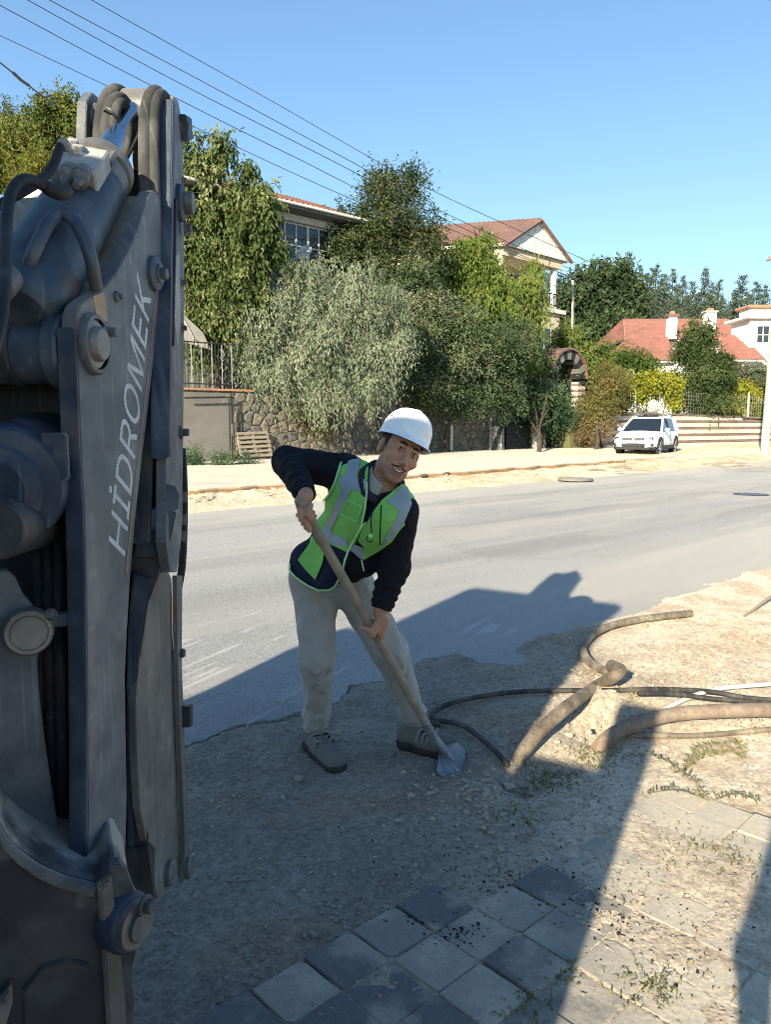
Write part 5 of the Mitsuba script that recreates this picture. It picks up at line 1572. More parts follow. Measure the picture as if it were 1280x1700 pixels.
for k in range(3):
    obj('bearer', place(bx(0.02 + k * (Wd - .12) / 2, 0.1 + k * (Wd - .12) / 2, 0.02, 0.98, -0.1, -0.02), c0, Mp), 'wood_grey', pl)
for k in range(6):
    z0 = 0.02 + k * 0.17 + rr.uniform(-.01, .01)
    obj('slat', place(bx(0 + rr.uniform(-.02, .02), Wd + rr.uniform(-.02, .02), z0, z0 + 0.1, -0.018, 0.006), c0, Mp), 'wood_grey', pl)
dp = thing('drain_pipe', 'short white drain pipe with an elbow on the stone wall', 'pipe')
obj('pipe', tube([q(734, 700, -0.1), q(741, 702, 0.12), q(744.5, 707, 0.18), q(744.5, 720, 0.18), q(744, 748, 0.18)], 0.075, 12, 5), 'plastic_white', dp, smooth=True)
obj('pipe_collar', rod(q(744.5, 712, 0.18), q(744.5, 708, 0.18), 0.095, 12), 'plastic_white', dp)
mb = thing('meter_pillar', 'small white block pillar beside the black gate', 'pillar')
u0 = u_of(812, 740)
for k in range(6):
    obj('block', PW.put(bx(u0, u0 + 0.55, 0.12 + k * 0.2, 0.31 + k * 0.2, 0.05, 0.4, 0.015)), 'band_pale' if k % 2 == 0 else 'plastic_white', mb)
for px in (806, 828):
    obj('post', tube([q(px, 752, 0.3), q(px, 690, 0.3)], 0.04, 8), 'sheet_metal', mb)

# --- the two black gates, pillars and the tiled arch
def gate(px0, px1, y0, y1, label, nleaf, nrm=0.1):
    g = thing('metal_gate', label, 'gate')
    a, b = PW.uv(px0, y1), PW.uv(px1, y1)
    zt = (PW.uv(px0, y0)[1] + PW.uv(px1, y0)[1]) / 2
    w = (b[0] - a[0]) / nleaf
    for k in range(nleaf):
        x0, x1 = a[0] + k * w + 0.02, a[0] + (k + 1) * w - 0.02
        lf = obj('gate_leaf', PW.put(bx(x0, x1, 0.2, zt * 0.62, nrm, nrm + 0.03)), 'iron_black', g)
        for x in (x0, x1 - 0.05):
            obj('stile', PW.put(bx(x, x + 0.05, 0.17, zt, nrm - 0.01, nrm + 0.05)), 'iron_black', lf)
        for z_ in (0.2, zt * 0.62, zt - 0.05):
            obj('cross_rail', PW.put(bx(x0 + 0.05, x1 - 0.05, z_, z_ + 0.05, nrm - 0.005, nrm + 0.045)), 'iron_black', lf)
        for j in range(1, 8):
            x = x0 + (x1 - x0) * j / 8
            obj('bar', PW.put(bx(x - 0.012, x + 0.012, zt * 0.62 + .05, zt - .05, nrm + 0.008, nrm + 0.032)), 'iron_black', lf)
        for j in range(1, 5):
            z_ = 0.2 + (zt * .62 - .2) * j / 5
            obj('board_line', PW.put(bx(x0 + .06, x1 - .06, z_, z_ + 0.03, nrm + 0.03, nrm + 0.04)), 'iron_black', lf)
    obj('handle', PW.put(bx(a[0] + w * 0.93, a[0] + w * 0.95, 0.95, 1.15, nrm + 0.05, nrm + 0.09)), 'sheet_metal', g)
    return g


gate(836, 873, 680, 750, 'black metal double gate left of the leaning concrete post', 2)
gate(903, 955, 702, 757, 'black metal gate under the tiled arch', 3)
cp = thing('concrete_post', 'leaning grey concrete post between the two black gates', 'post')
obj('shaft', tube([q(876, 757, 0.5), q(880, 676, 0.3)], [0.2, 0.16], 4, 3), 'concrete', cp)
obj('strut', tube([q(886, 757, 0.7), q(892, 690, 0.4)], [0.07, 0.07], 6, 3), 'wood_grey', cp)


def pillar(px0, px1, ytop, ybase, label, n=0.0):
    t = thing('gate_pillar', label, 'pillar')
    a, b, z_ = PW.uv(px0, ybase)[0], PW.uv(px1, ybase)[0], PW.uv((px0 + px1) / 2, ytop)[1]
    k, h = 0, 0.1
    while h < z_:
        hh_ = 0.2 if k % 2 == 0 else 0.12
        obj('block', PW.put(bx(a, b, h, min(h + hh_, z_) - 0.012, n - 0.35, n + (0.1 if k % 2 == 0 else 0.085), 0.012)), 'band_pale' if k % 2 == 0 else 'band_dark', t)
        h += hh_; k += 1
    return t


pillar(887, 901, 640, 757, 'striped stone gate pillar left of the arch gate')
pillar(954, 966, 632, 755, 'striped stone gate pillar right of the arch gate')
ar = thing('gate_arch', 'round arched gate canopy with red tiles and striped underside', 'arch')
aL, aR = PW.uv(906, 612), PW.uv(960, 612)
cu, ru = (aL[0] + aR[0]) / 2, (aR[0] - aL[0]) / 2
z0 = PW.uv(930, 626)[1] - 0.1
NA = 11
for k in range(NA):
    t0, t1 = math.pi * (1 - k / NA), math.pi * (1 - (k + 1) / NA) + 0.02
    pg = [(cu + (ru + 0.05) * math.cos(t0), z0 + 0.95 * (ru + .05) * math.sin(t0)), (cu + (ru + .05) * math.cos(t1), z0 + .95 * (ru + .05) * math.sin(t1)), (cu + (ru - .45) * math.cos(t1), z0 + .95 * (ru - .45) * math.sin(t1)), (cu + (ru - .45) * math.cos(t0), z0 + .95 * (ru - .45) * math.sin(t0))]
    obj('arch_block', PW.put(extr(Polygon(pg), 0.75), -0.3), 'plaster_old' if k % 2 else 'iron_black', ar)
    tr_ = rr.uniform(0, .03)
    pg = [(cu + (ru + 0.2) * math.cos(t0), z0 + 0.95 * (ru + .2) * math.sin(t0)), (cu + (ru + .2) * math.cos(t1), z0 + .95 * (ru + .2) * math.sin(t1)), (cu + (ru + .06) * math.cos(t1), z0 + .95 * (ru + .06) * math.sin(t1)), (cu + (ru + .06) * math.cos(t0), z0 + .95 * (ru + .06) * math.sin(t0))]
    obj('roof_tile', PW.put(extr(Polygon(pg).buffer(-0.008), 0.95 + tr_), -0.4), 'roof_brown', ar)

# --- striped block wall on the right with its fence
b0, b1 = G(1000, 748.5), G(1300, 741)
PS = Plane([b0[0], b0[1], 0], (b1 - b0) * [1, 1, 0], (0, 0, 1))
bw = thing('banded_wall', 'striped cream and brown block wall behind the white car', 'wall')
US = PS.uv(1300, 740)[0]
ht = lambda u: 2.0 - 0.34 * u / US
obj('wall_core', PS.put(extr(Polygon([(0, -.2), (US + 6, -.2), (US + 6, 1.6), (US, 1.62), (0, 1.95)]), 0.3), -0.32), 'band_dark', bw)
h, k = 0.1, 0
while h < 2.0:
    hh_ = 0.23 if k % 2 == 0 else 0.15
    u, j = 0.0 - (k % 4) * 0.13, 0
    while u < US + 0.5:
        w = 0.62 + rr.uniform(-.06, .06)
        if h + hh_ * .6 < ht(max(u, 0)):
            obj('block', PS.put(bx(max(u, 0) + 0.008, u + w - 0.008, h + .006, h + hh_ - 0.006, -0.03, (0.07 if k % 2 == 0 else 0.03) + rr.uniform(-.008, .008))), 'band_pale' if k % 2 == 0 else 'band_dark', bw)
        u += w
    h += hh_; k += 1
capm = [PS.put(bx(u, u + 0.68, ht(u), ht(u) + 0.09, -0.36, 0.12, 0.015)) for u in np.arange(0, US + .5, 0.7)]
for m_ in capm:
    obj('coping', m_, 'band_dark', bw)
fn_ = thing('garden_fence', 'fence of pale posts and wire netting on the striped wall', 'fence')
for px in (1058, 1097, 1133, 1180, 1245, 1275):
    u = PS.uv(px, 700)[0]
    obj('post', PS.put(bx(u - 0.035, u + 0.035, ht(u) + .05, ht(u) + 1.55, -0.2, -0.13)), 'pale_trim', fn_)
mesh_l = []
uA, uB = PS.uv(1045, 700)[0], PS.uv(1285, 700)[0]
for u in np.arange(uA, uB, 0.22):
    mesh_l.append(PS.put(tube([(u, ht(u) + .06, -0.16), (u + rr.uniform(-.02, .02), ht(u) + 1.35, -0.16)], 0.009, 3, 0)))
for v_ in np.arange(0.15, 1.4, 0.2):
    mesh_l.append(PS.put(tube([(uA, ht(uA) + v_, -0.17), (uB, ht(uB) + v_, -0.17)], 0.009, 3, 0)))
obj('wire_netting', cat(mesh_l), 'sheet_metal', fn_, kind='stuff')
obj('lawn_bank', slabpoly([PS.at(-2, 0, -.33)[:2], PS.at(US + 8, 0, -.33)[:2], PS.at(US + 6, 0, -16)[:2], PS.at(-6, 0, -16)[:2]], -.1, 1.5), 'grass_ground', kind='structure')


# --- roofs of ribbed tiles
def tileroof(a, b, c, d, col=0.28, row=0.38, h=0.05):
    """Quad a-b (eave) to d-c (ridge): rounded tile columns, each row lipping over the one below."""
    a, b, c, d = map(lambda t: np.asarray(t, float), (a, b, c, d))
    nc, nr_ = max(2, int(np.linalg.norm(b - a) / col)), max(2, int(np.linalg.norm(d - a) / row))
    us = np.linspace(0, 1, nc * 5 + 1)
    vs = np.sort(np.concatenate([np.arange(nr_) / nr_, (np.arange(nr_) + 0.985) / nr_]))
    Uu, Vv = np.meshgrid(us, vs, indexing='ij')
    p = (a * (1 - Uu[..., None]) + b * Uu[..., None]) * (1 - Vv[..., None]) + (d * (1 - Uu[..., None]) + c * Uu[..., None]) * Vv[..., None]
    n_ = unit(np.cross(b - a, d - a + c - b))
    rip = h * np.abs(np.sin(Uu * nc * math.pi)) ** 0.7 + 0.045 * (1 - (Vv * nr_) % 1.0)
    rip = rip + 0.015 * (noise(np.stack([np.floor(Uu * nc) * 1.7, np.floor(Vv * nr_) * 1.3, 0 * Uu], -1), 3) - .5)
    p = p + n_ * rip[..., None]
    return gridmesh(p[..., 0], p[..., 1], p[..., 2])


def solid(pts8):
    return tm(pts8, [(0, 3, 2), (0, 2, 1), (4, 5, 6), (4, 6, 7), (0, 1, 5), (0, 5, 4), (1, 2, 6), (1, 6, 5), (2, 3, 7), (2, 7, 6), (3, 0, 4), (3, 4, 7)])


def roofquad(name, a, b, c, d, m_, parent, th=0.1, **k):
    r = obj(name, tileroof(a, b, c, d), m_, parent, **k)
    a, b, c, d = map(lambda t: np.asarray(t, float), (a, b, c, d))
    n_ = unit(np.cross(b - a, d - a + c - b))
    obj('roof_deck', solid([a - n_ * th, b - n_ * th, c - n_ * th, d - n_ * th, a - n_ * .01, b - n_ * .01, c - n_ * .01, d - n_ * .01]), 'pale_trim', r)
    return r


def window(pl, u0, u1, v0, v1, parent, n=0.0, bars=1, m_='pale_trim'):
    w = obj('window', pl.put(bx(u0, u1, v0, v1, n - .08, n + 0.005)), 'pane', parent)
    t = 0.06
    for bx_ in ((u0 - t, u1 + t, v0 - t, v0), (u0 - t, u1 + t, v1, v1 + t), (u0 - t, u0, v0, v1), (u1, u1 + t, v0, v1)):
        obj('frame', pl.put(bx(*bx_, n - .03, n + .05)), m_, w)
    for k in range(bars):
        u = u0 + (u1 - u0) * (k + 1) / (bars + 1)
        obj('mullion', pl.put(bx(u - .03, u + .03, v0, v1, n, n + .04)), m_, w)
    obj('transom', pl.put(bx(u0, u1, v0 + (v1 - v0) * .45, v0 + (v1 - v0) * .45 + .05, n + .004, n + .035)), m_, w)
    return w


# house with grey walls behind the cherry tree
h1 = thing('house', 'grey plastered house with red roof edge behind the cherry tree', 'house')
PH = Plane(P(505, 400, 34.5) * [1, 1, 0], PW.U, (0, 0, 1))
vE = PH.uv(505, 362)[1]
obj('wall', PH.put(bx(-7, 3.6, 2.0, vE - 0.3, -7.5, 0)), 'wall_grey', h1)
obj('cornice', PH.put(bx(-7.3, 3.9, vE - .3, vE - .02, -7.8, 0.25, .02)), 'pale_trim', h1)
obj('soffit', PH.put(bx(-7.8, 4.2, vE + .0, vE + 0.12, -8.2, 0.95, .01)), 'wall_grey', h1)
obj('gutter', PH.put(tube([(-7.8, vE + .15, 1.02), (4.2, vE + .15, 1.02)], 0.07, 8, 0)), 'pale_trim', h1, smooth=True)
roofquad('roof', PH.at(-7.8, vE + .16, 0.95), PH.at(4.2, vE + .16, 0.95), PH.at(2.0, vE + 1.9, -3.6), PH.at(-5.5, vE + 1.9, -3.6), 'roof_red', h1)
wa, wb = PH.uv(474, 440), PH.uv(545, 386)
window(PH, wa[0], (wa[0] + wb[0]) / 2 - .06, wb[1] - 1.6, wb[1], h1, bars=1)
window(PH, (wa[0] + wb[0]) / 2 + .06, wb[0], wb[1] - 1.6, wb[1], h1, bars=1)
window(PH, -5, -3, wb[1] - 1.6, wb[1], h1)
window(PH, wa[0], wb[0], 3.4, 4.8, h1, bars=2)
sd = thing('satellite_dish', 'round white satellite dish in front of the grey house window', 'satellite dish')
o = P(506, 421, 33.7)
obj('dish', lathe([(0, 0), (0.18, 0.015), (0.34, 0.06), (0.36, 0.07), (0.34, 0.075), (0.18, 0.03), (0, 0.015)], o, (-0.35, -0.8, 0.45), 28), 'plastic_white', sd, smooth=35)
obj('arm', tube([o + [0, 0, -.3], o + np.array([-0.25, -0.5, -0.1])], 0.02, 6), 'sheet_metal', sd)
obj('mast', tube([o + [0.03, 0.1, 0], o + [0.03, 0.35, -0.4], o + [0.03, 0.5, -1.0]], 0.03, 6), 'sheet_metal', sd)

# tall house with balcony and brown gable roof
h2 = thing('house', 'tall cream house with brown gable roof, columns and balcony above the trees', 'house')
eL, eR, ap = P(838, 409, 44.0), P(950, 429, 48.9), P(915, 364, 46.6)
eR[2] = eL[2] = (eL[2] + eR[2]) / 2 - 0.0
gd = unit((eR - eL) * [1, 1, 0])
rd = unit(np.array([-gd[1], gd[0], 0]) * 1.0 + gd * -0.55)
Lh = 9.5
apx = (eL + eR) / 2 * [1, 1, 0] + [0, 0, ap[2]]
mid = apx
roofquad('roof', eL + rd * Lh, eL, mid, mid + rd * Lh, 'roof_brown', h2, 0.16)
roofquad('roof', eR, eR + rd * Lh, mid + rd * Lh, mid, 'roof_brown', h2, 0.16)
PG = Plane(eL * [1, 1, 0] + gd * 0 , gd, (0, 0, 1))
wG = np.linalg.norm((eR - eL)[:2])
zE = eL[2]
obj('gable', PG.put(extr(Polygon([(0.35, zE - .05), (wG - .35, zE - .05), (wG / 2, ap[2] - .32)]), 0.12), -0.25), 'wall_white', h2)
for k in range(1, 9):
    u = 0.35 + (wG - .7) * k / 9
    zz = zE + (ap[2] - .4 - zE) * (1 - abs(u - wG / 2) / (wG / 2 - .3))
    if zz > zE + .15:
        obj('gable_board', PG.put(bx(u - .03, u + .03, zE + .0, zz, -.13, -.1)), 'pale_trim', h2)
for s, (p0, p1) in enumerate(((eL, mid), (mid, eR))):
    obj('barge_board', tube([p0 - [0, 0, .1], p1 - [0, 0, .1]], 0.13, 4, 0), 'roof_brown', h2)
# walls set back under the roof, loggia on the gable side
def hb(u0, u1, z0, z1, d0, d1, **k):
    """Box in house coordinates: u along the gable, d back along the ridge."""
    pp = []
    for z in (z0, z1):
        for (u, d) in ((u0, d0), (u1, d0), (u1, d1), (u0, d1)):
            w = eL * [1, 1, 0] + gd * u + rd * d
            pp.append((w[0], w[1], z))
    return solid(pp)


obj('beam', hb(0.45, wG - .45, zE - .55, zE - .06, 0.35, Lh - .3), 'wall_cream', h2)
obj('wall', hb(0.6, wG - .6, 2.5, zE - .56, 2.4, Lh - .4), 'wall_cream', h2)
obj('wall', hb(0.5, wG - .5, 2.4, zE - 3.25, 0.4, 2.39), 'wall_cream', h2)
obj('balcony_slab', hb(0.3, wG - .25, zE - 3.24, zE - 3.0, 0.15, 2.39), 'pale_trim', h2)
for u in (0.75, wG - .75):
    a = eL * [1, 1, 0] + gd * u + rd * 0.7
    obj('column', lathe([(0.24, zE - 3.0), (0.24, zE - 2.85), (0.19, zE - 2.8), (0.17, zE - .8), (0.22, zE - .7), (0.22, zE - .56)], a, (0, 0, 1), 20), 'pale_trim', h2, smooth=35)
for z in (zE - 2.1, zE - 2.75):
    a, b = eL * [1, 1, 0] + gd * .8 + rd * .4 + [0, 0, z], eL * [1, 1, 0] + gd * (wG - .7) + rd * .4 + [0, 0, z]
    obj('balcony_rail', tube([a, b], 0.035, 6, 0), 'iron_black', h2)
for k in range(14):
    u = 0.9 + (wG - 1.7) * k / 13
    a = eL * [1, 1, 0] + gd * u + rd * .4
    obj('baluster', tube([a + [0, 0, zE - 3.0], a + [0, 0, zE - 2.1]], 0.022, 5, 0), 'iron_black', h2)
PL2 = Plane(eL * [1, 1, 0] + gd * 0.6 + rd * (Lh - .4), -rd, (0, 0, 1))
for u in (1.2, 3.6):
    window(PL2, u, u + 1.3, zE - 2.3, zE - .9, h2, 0.02)
PG2 = Plane(eL * [1, 1, 0] + gd * 0.6 + rd * 2.4, gd, (0, 0, 1))
window(PG2, 1.0, 2.2, zE - 2.6, zE - .9, h2, 0.02)
window(PG2, wG - 3.2, wG - 2.0, zE - 2.9, zE - .9, h2, 0.02)
PG3 = Plane(eL * [1, 1, 0] + gd * 0.5 + rd * 0.4, gd, (0, 0, 1))
window(PG3, 1.0, 2.4, zE - 5.6, zE - 4.2, h2, 0.02)
window(PG3, wG - 3.4, wG - 2.0, zE - 5.6, zE - 4.2, h2, 0.02)

# red roofed house on the right
h3 = thing('house', 'white house with wide red tiled roofs and several chimneys, far right', 'house')
D3 = 61
Q = lambda px, py, y=D3: P(px, py, y)
zr, ze = Q(1150, 526)[2], Q(1150, 566)[2]
xl, xr = Q(1034, 560)[0], Q(1300, 560)[0]
rl_, rr_ = Q(1068, 530)[0], Q(1252, 528)[0]
roofquad('roof', (xl, D3 - .5, ze), (xr, D3 - .5, ze), (rr_, D3 + 5, zr + .45), (rl_, D3 + 5, zr + .45), 'roof_red', h3)
roofquad('roof', (xl, D3 + 10.5, ze), (xl, D3 - .5, ze), (rl_, D3 + 5, zr + .45), (rl_, D3 + 5.01, zr + .45), 'roof_red', h3)
roofquad('roof', (xr, D3 - .5, ze), (xr, D3 + 10.5, ze), (rr_, D3 + 5.01, zr + .45), (rr_, D3 + 5, zr + .45), 'roof_red', h3)
obj('wall', bx(xl + .6, xr - .6, D3 + .2, D3 + 10, 0, ze - .1), 'wall_white', h3)
obj('fascia', bx(xl, xr, D3 - .55, D3 - .45, ze - .2, ze - .03), 'roof_brown', h3)
a = Q(1005, 577, 50); b = Q(1112, 560, 52)
roofquad('lower_roof', Q(1000, 600, 55), Q(1125, 600, 55), Q(1108, 560, 58.5), Q(1040, 562, 58.5), 'roof_red', h3)
obj('lower_wall', bx(Q(1010, 600, 55.5)[0], Q(1120, 600, 55.5)[0], 55.6, 59, 0, Q(1000, 602, 55)[2]), 'wall_white', h3)
e0, e1 = Q(1190, 598, 53), Q(1272, 588, 53)
e1[2] = e0[2]
roofquad('lower_roof', e0, e1, Q(1232, 557, 57.5), Q(1196, 557, 57.5), 'roof_red', h3)
roofquad('lower_roof', e1, e1 + [0, 9, 0], Q(1232, 557, 57.6), Q(1232, 557, 57.5), 'roof_red', h3)
obj('lower_wall', bx(e0[0] + .4, e1[0] - .4, 53.5, 59, 0, e0[2] - .08), 'wall_white', h3)
PV = Plane((e0[0], 53.5, 0), (1, 0, 0), (0, 0, 1))
window(PV, 0.9, 1.7, e0[2] - 1.9, e0[2] - .7, h3, .02)
window(PV, 2.3, 3.0, e0[2] - 1.9, e0[2] - .7, h3, .02)


def chimney(px0, px1, y0, y1, y, cap='roof_brown', capm=0.25):
    a, b = Q(px0, y1, y), Q(px1, y0, y)
    w = b[0] - a[0]
    c = obj('chimney', bx(a[0], b[0], y, y + w * .9, a[2] - 0.8, b[2]), 'wall_white', h3)
    obj('chimney_cap', bx(a[0] - .12, b[0] + .12, y - .12, y + w * .9 + .12, b[2] + .005, b[2] + capm, .03), cap, c)
    obj('flue', bx(a[0] + w * .25, b[0] - w * .25, y + .1, y + w * .7, b[2] + capm + .005, b[2] + capm + .22), 'brick_red', c)


chimney(1110, 1125, 527, 545, 60)
chimney(1172, 1190, 519, 540, 61, 'concrete', 0.12)
a, b = Q(1243, 590, 55), Q(1300, 530, 55)
tw = obj('tower', bx(a[0], b[0] + 1, 55, 58, 0, b[2]), 'wall_white', h3)
obj('tower_slab', bx(a[0] - .4, b[0] + 1.4, 54.6, 58.4, b[2] + .005, b[2] + .22, .03), 'pale_trim', tw)
obj('tower_top', bx(a[0] + .1, b[0], 55.5, 57, b[2] + .23, b[2] + .8), 'wall_white', tw)
obj('tower_cap', bx(a[0] - .1, b[0] + .3, 55.2, 57.3, b[2] + .81, b[2] + 1.0, .03), 'brick_red', tw)
PT = Plane((a[0], 55, 0), (1, 0, 0), (0, 0, 1))
window(PT, 0.5, 1.3, b[2] - 1.6, b[2] - .5, tw, .02)

# white house behind the digger's arm, far left
h4 = thing('house', 'white house with pale eaves and small tiled chimney behind the digger arm', 'house')
Z4 = P(60, 372, 30)[2]
obj('wall', bx(P(-160, 400, 30)[0], P(175, 400, 30)[0], 30, 38, 2.0, Z4), 'wall_white', h4)
c0, c1 = P(-160, 415, 29.2), P(185, 318, 29.2)
obj('eave', solid([c0, c0 + [7.75, 0, 2.15], c0 + [7.75, 9, 2.15], c0 + [0, 9, 0], c0 + [0, 0, .22], c0 + [7.75, 0, 2.37], c0 + [7.75, 9, 2.37], c0 + [0, 9, .22]]), 'pale_trim', h4)
obj('eave', solid([c + np.array([0, -.25, .42]) for c in (c0, c0 + [7.75, 0, 2.15], c0 + [7.75, 9, 2.15], c0 + [0, 9, 0], c0 + [0, 0, .3], c0 + [7.75, 0, 2.45], c0 + [7.75, 9, 2.45], c0 + [0, 9, .3])]), 'wall_white', h4)
PQ = Plane((P(-160, 400, 30)[0], 30, 0), (1, 0, 0), (0, 0, 1))
window(PQ, 3.2, 4.4, Z4 - 3.0, Z4 - 1.6, h4, .02)
a, b = P(117, 275, 31), P(158, 247, 31)
ck_ = obj('chimney', bx(a[0] + .1, b[0] - .1, 31, 31.8, a[2] - 1.2, a[2] + .25), 'wall_white', h4)
for x in (a[0] + .12, (a[0] + b[0]) / 2 - .05, b[0] - .22):
    obj('chimney_pier', bx(x, x + .12, 31.02, 31.14, a[2] + .255, b[2] - .05), 'brick_red', ck_)
zz = b[2] - .05
mx = (a[0] + b[0]) / 2 - .2
roofquad('chimney_roof', (a[0] - .05, 30.8, zz), (b[0] + .1, 30.8, zz), (b[0] + .1, 31.4, zz + .42), (a[0] - .05 , 31.4, zz + .42), 'roof_red', ck_, .05)
# ================================================================ TREES AND SHRUBS
for nm, dt in (('leaf', 0.75), ('leaf_matt', 0.5)):
    scene[nm] = {'type': 'principledthin', 'base_color': {'type': 'mesh_attribute', 'name': 'vertex_color'}, 'roughness': 0.5 if nm == 'leaf' else 0.75, 'spec_trans': 0.0, 'diff_trans': dt, 'eta': 1.33}
mat('bark', lambda p, n, uv: mix((0.045, 0.037, 0.03), (0.1, 0.085, 0.07), fb(p.x * 14, p.y * 14, p.z * 4, 3)), 0.95, 0.1)
mat('bark_pale', lambda p, n, uv: mix((0.24, 0.22, 0.19), (0.36, 0.33, 0.29), fb(p.x * 9, p.y * 9, p.z * 3, 3)), 0.95, 0.1)


def rvec(r, n):
    v = r.normal(size=(n, 3))
    return v / np.linalg.norm(v, axis=1, keepdims=True)


def leaves(base, dirn, up, length, width, col, fold=0.25):
    """One folded leaf per row: base point, direction, face normal."""
    n = len(base)
    dirn = dirn / np.linalg.norm(dirn, axis=1, keepdims=True)
    side = np.cross(dirn, up)
    side /= np.linalg.norm(side, axis=1, keepdims=True) + 1e-9
    nr = np.cross(side, dirn)
    L, W = length[:, None], width[:, None]
    v = np.stack([base, base + dirn * L * 0.45 + side * W * 0.5 + nr * W * fold, base + dirn * L - nr * L * 0.08, base + dirn * L * 0.45 - side * W * 0.5 + nr * W * fold], 1).reshape(-1, 3)
    k = np.arange(n)[:, None] * 4
    f = np.concatenate([k + [0, 1, 2], k + [0, 2, 3]])
    return v, f, np.repeat(col, 4, axis=0)


def palette(r, n, cols, tone, jit=0.12):
    """Leaf colours between the given ones; tone (n,) picks, jitter varies each leaf."""
    cols = np.array(cols)
    x = np.clip(tone, 0, 0.999) * (len(cols) - 1)
    i = x.astype(int)
    c = cols[i] * (1 - (x - i)[:, None]) + cols[np.minimum(i + 1, len(cols) - 1)] * (x - i)[:, None]
    return np.clip(c * (1 + r.normal(0, jit, (n, 1))) * (1 + r.normal(0, 0.05, (n, 3))), 0.003, 1)


def crown_points(blobs, n, r, fill=2.4, gap=0.42, gfreq=1.1, seed=0):
    """Twig origins through the ellipsoids, thinned into clumps by noise; with outward directions."""
    vol = np.array([b[1][0] * b[1][1] * b[1][2] for b in blobs]) ** 0.75
    cnt = np.maximum(8, (n * vol / vol.sum()).astype(int))
    ps, ds = [], []
    for (c, rad), m in zip(blobs, cnt):
        got, tries = 0, 0
        while got < m and tries < 5:
            tries += 1
            d = rvec(r, m * 2)
            rr_ = r.random(m * 2) ** (1 / fill)
            p = c + d * rr_[:, None] * rad
            nz_ = fbm(p * gfreq, 3, seed)
            lump = 1.0 + 0.7 * (fbm(d * 3.1 + seed, 3, seed + 5) - 0.55) * 2
            keep = (nz_ + 0.12 * (r.random(len(p)) - 0.5) > gap + 0.055) & (rr_ < lump)
            p, d = p[keep][:m - got], d[keep][:m - got]
            ps.append(p); ds.append(d / rad * np.mean(rad))
            got += len(p)
    p, d = np.vstack(ps), np.vstack(ds)
    return p, d / np.linalg.norm(d, axis=1, keepdims=True)


KD = 1.0


def blob(px, py, rx, ry, y, dy=None):
    """Ellipsoid whose outline the photograph shows at a pixel, standing at distance y."""
    y = y * KD
    c = P(px, py, y)
    k = y / FOC
    return c, np.array([rx * k, dy * KD if dy else 0.8 * rx * k, ry * k])


def crown(key, blobs, n_twig, per, length, width, cols, seed, droop=0.5, twig=0.35, gap=0.42, gfreq=1.1, fill=2.4, m_='leaf', tonef=0.8, spread=0.9, sun=0.0, jit=0.12, name='crown', nsub=9, **k):
    r = np.random.default_rng(seed)
    length, width, twig = length * KD, width * KD, twig * KD
    sub = []
    for c, rad in blobs:
        sub.append((c, rad * 0.62))
        for _ in range(nsub):
            dd = rvec(r, 1)[0]
            sub.append((c + dd * rad * r.uniform(.5, .82), rad * r.uniform(.26, .46) * [1, 1, .85]))
    p, d = crown_points(sub, n_twig, r, fill, gap - 0.05, gfreq, seed)
    n = len(p)
    td = d * 0.8 + rvec(r, n) * 0.6 + np.array([0, 0, -droop])
    td /= np.linalg.norm(td, axis=1, keepdims=True)
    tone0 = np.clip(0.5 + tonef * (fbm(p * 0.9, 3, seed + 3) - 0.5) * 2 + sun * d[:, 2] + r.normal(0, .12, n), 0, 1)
    tl = twig * (0.6 + 0.8 * r.random(n)) * np.where(r.random(n) < 0.07, 1.9, 1.0)
    B, D, Ln, Wd, C, Up = [], [], [], [], [], []
    for j in range(per):
        t = (j + r.random(n)) / per
        sag = np.array([0, 0, -1.0]) * (droop * 0.6 * (t * tl) ** 2 / np.maximum(twig, .1))[:, None]
        b = p + td * (t * tl)[:, None] + sag + r.normal(0, 0.02 + twig * 0.07, (n, 3))
        dd = td * 0.5 + rvec(r, n) * spread + np.array([0, 0, -droop * 0.9])
        u = rvec(r, n) * 0.55 + d * 0.6 + np.array([0, 0, 0.7])
        B.append(b); D.append(dd); Up.append(u)
        Ln.append(length * (0.65 + 0.6 * r.random(n))); Wd.append(width * (0.7 + 0.5 * r.random(n)))
        C.append(palette(r, n, cols, np.clip(tone0 + r.normal(0, .1, n), 0, 1), jit))
    v, f, c = leaves(np.vstack(B), np.vstack(D), np.vstack(Up), np.concatenate(Ln), np.concatenate(Wd), np.vstack(C))
    return obj(name, tm(v, f), m_, key, color=c, kind='stuff', **k)


def limbs(key, foot, blobs, r0, seed, bark='bark', trunk_top=None, nsub=3):
    r = np.random.default_rng(seed)
    foot = np.asarray(foot, float)
    cen = np.mean([b[0] for b in blobs], 0)
    top = foot + (cen - foot) * 0.45 if trunk_top is None else np.asarray(trunk_top)
    bend = r.normal(0, 0.1, 3) * [1, 1, 0]
    obj('trunk', tube([foot - [0, 0, .2], foot + (top - foot) * .5 + bend, top], [r0 * 1.25, r0, r0 * .8], 9, 5), bark, key, smooth=True)
    for c, rad in blobs[:7]:
        a = foot + (top - foot) * r.uniform(.75, 1.0) + bend * .3
        m = (a + c) / 2 + r.normal(0, 0.15, 3) * np.mean(rad) + np.array([0, 0, .1])
        lm = [tube([a, m, c, c + (c - m) * .12], [r0 * .55, r0 * .4, r0 * .2, r0 * .05], 7, 4)]
        for _ in range(nsub):
            e = c + rvec(r, 1)[0] * rad * 0.55
            lm.append(tube([m * .3 + c * .7, (c + e) / 2 + r.normal(0, .08, 3), e], [r0 * .24, r0 * .14, r0 * .04], 5, 3))
        obj('limb', cat(lm), bark, key, smooth=True)


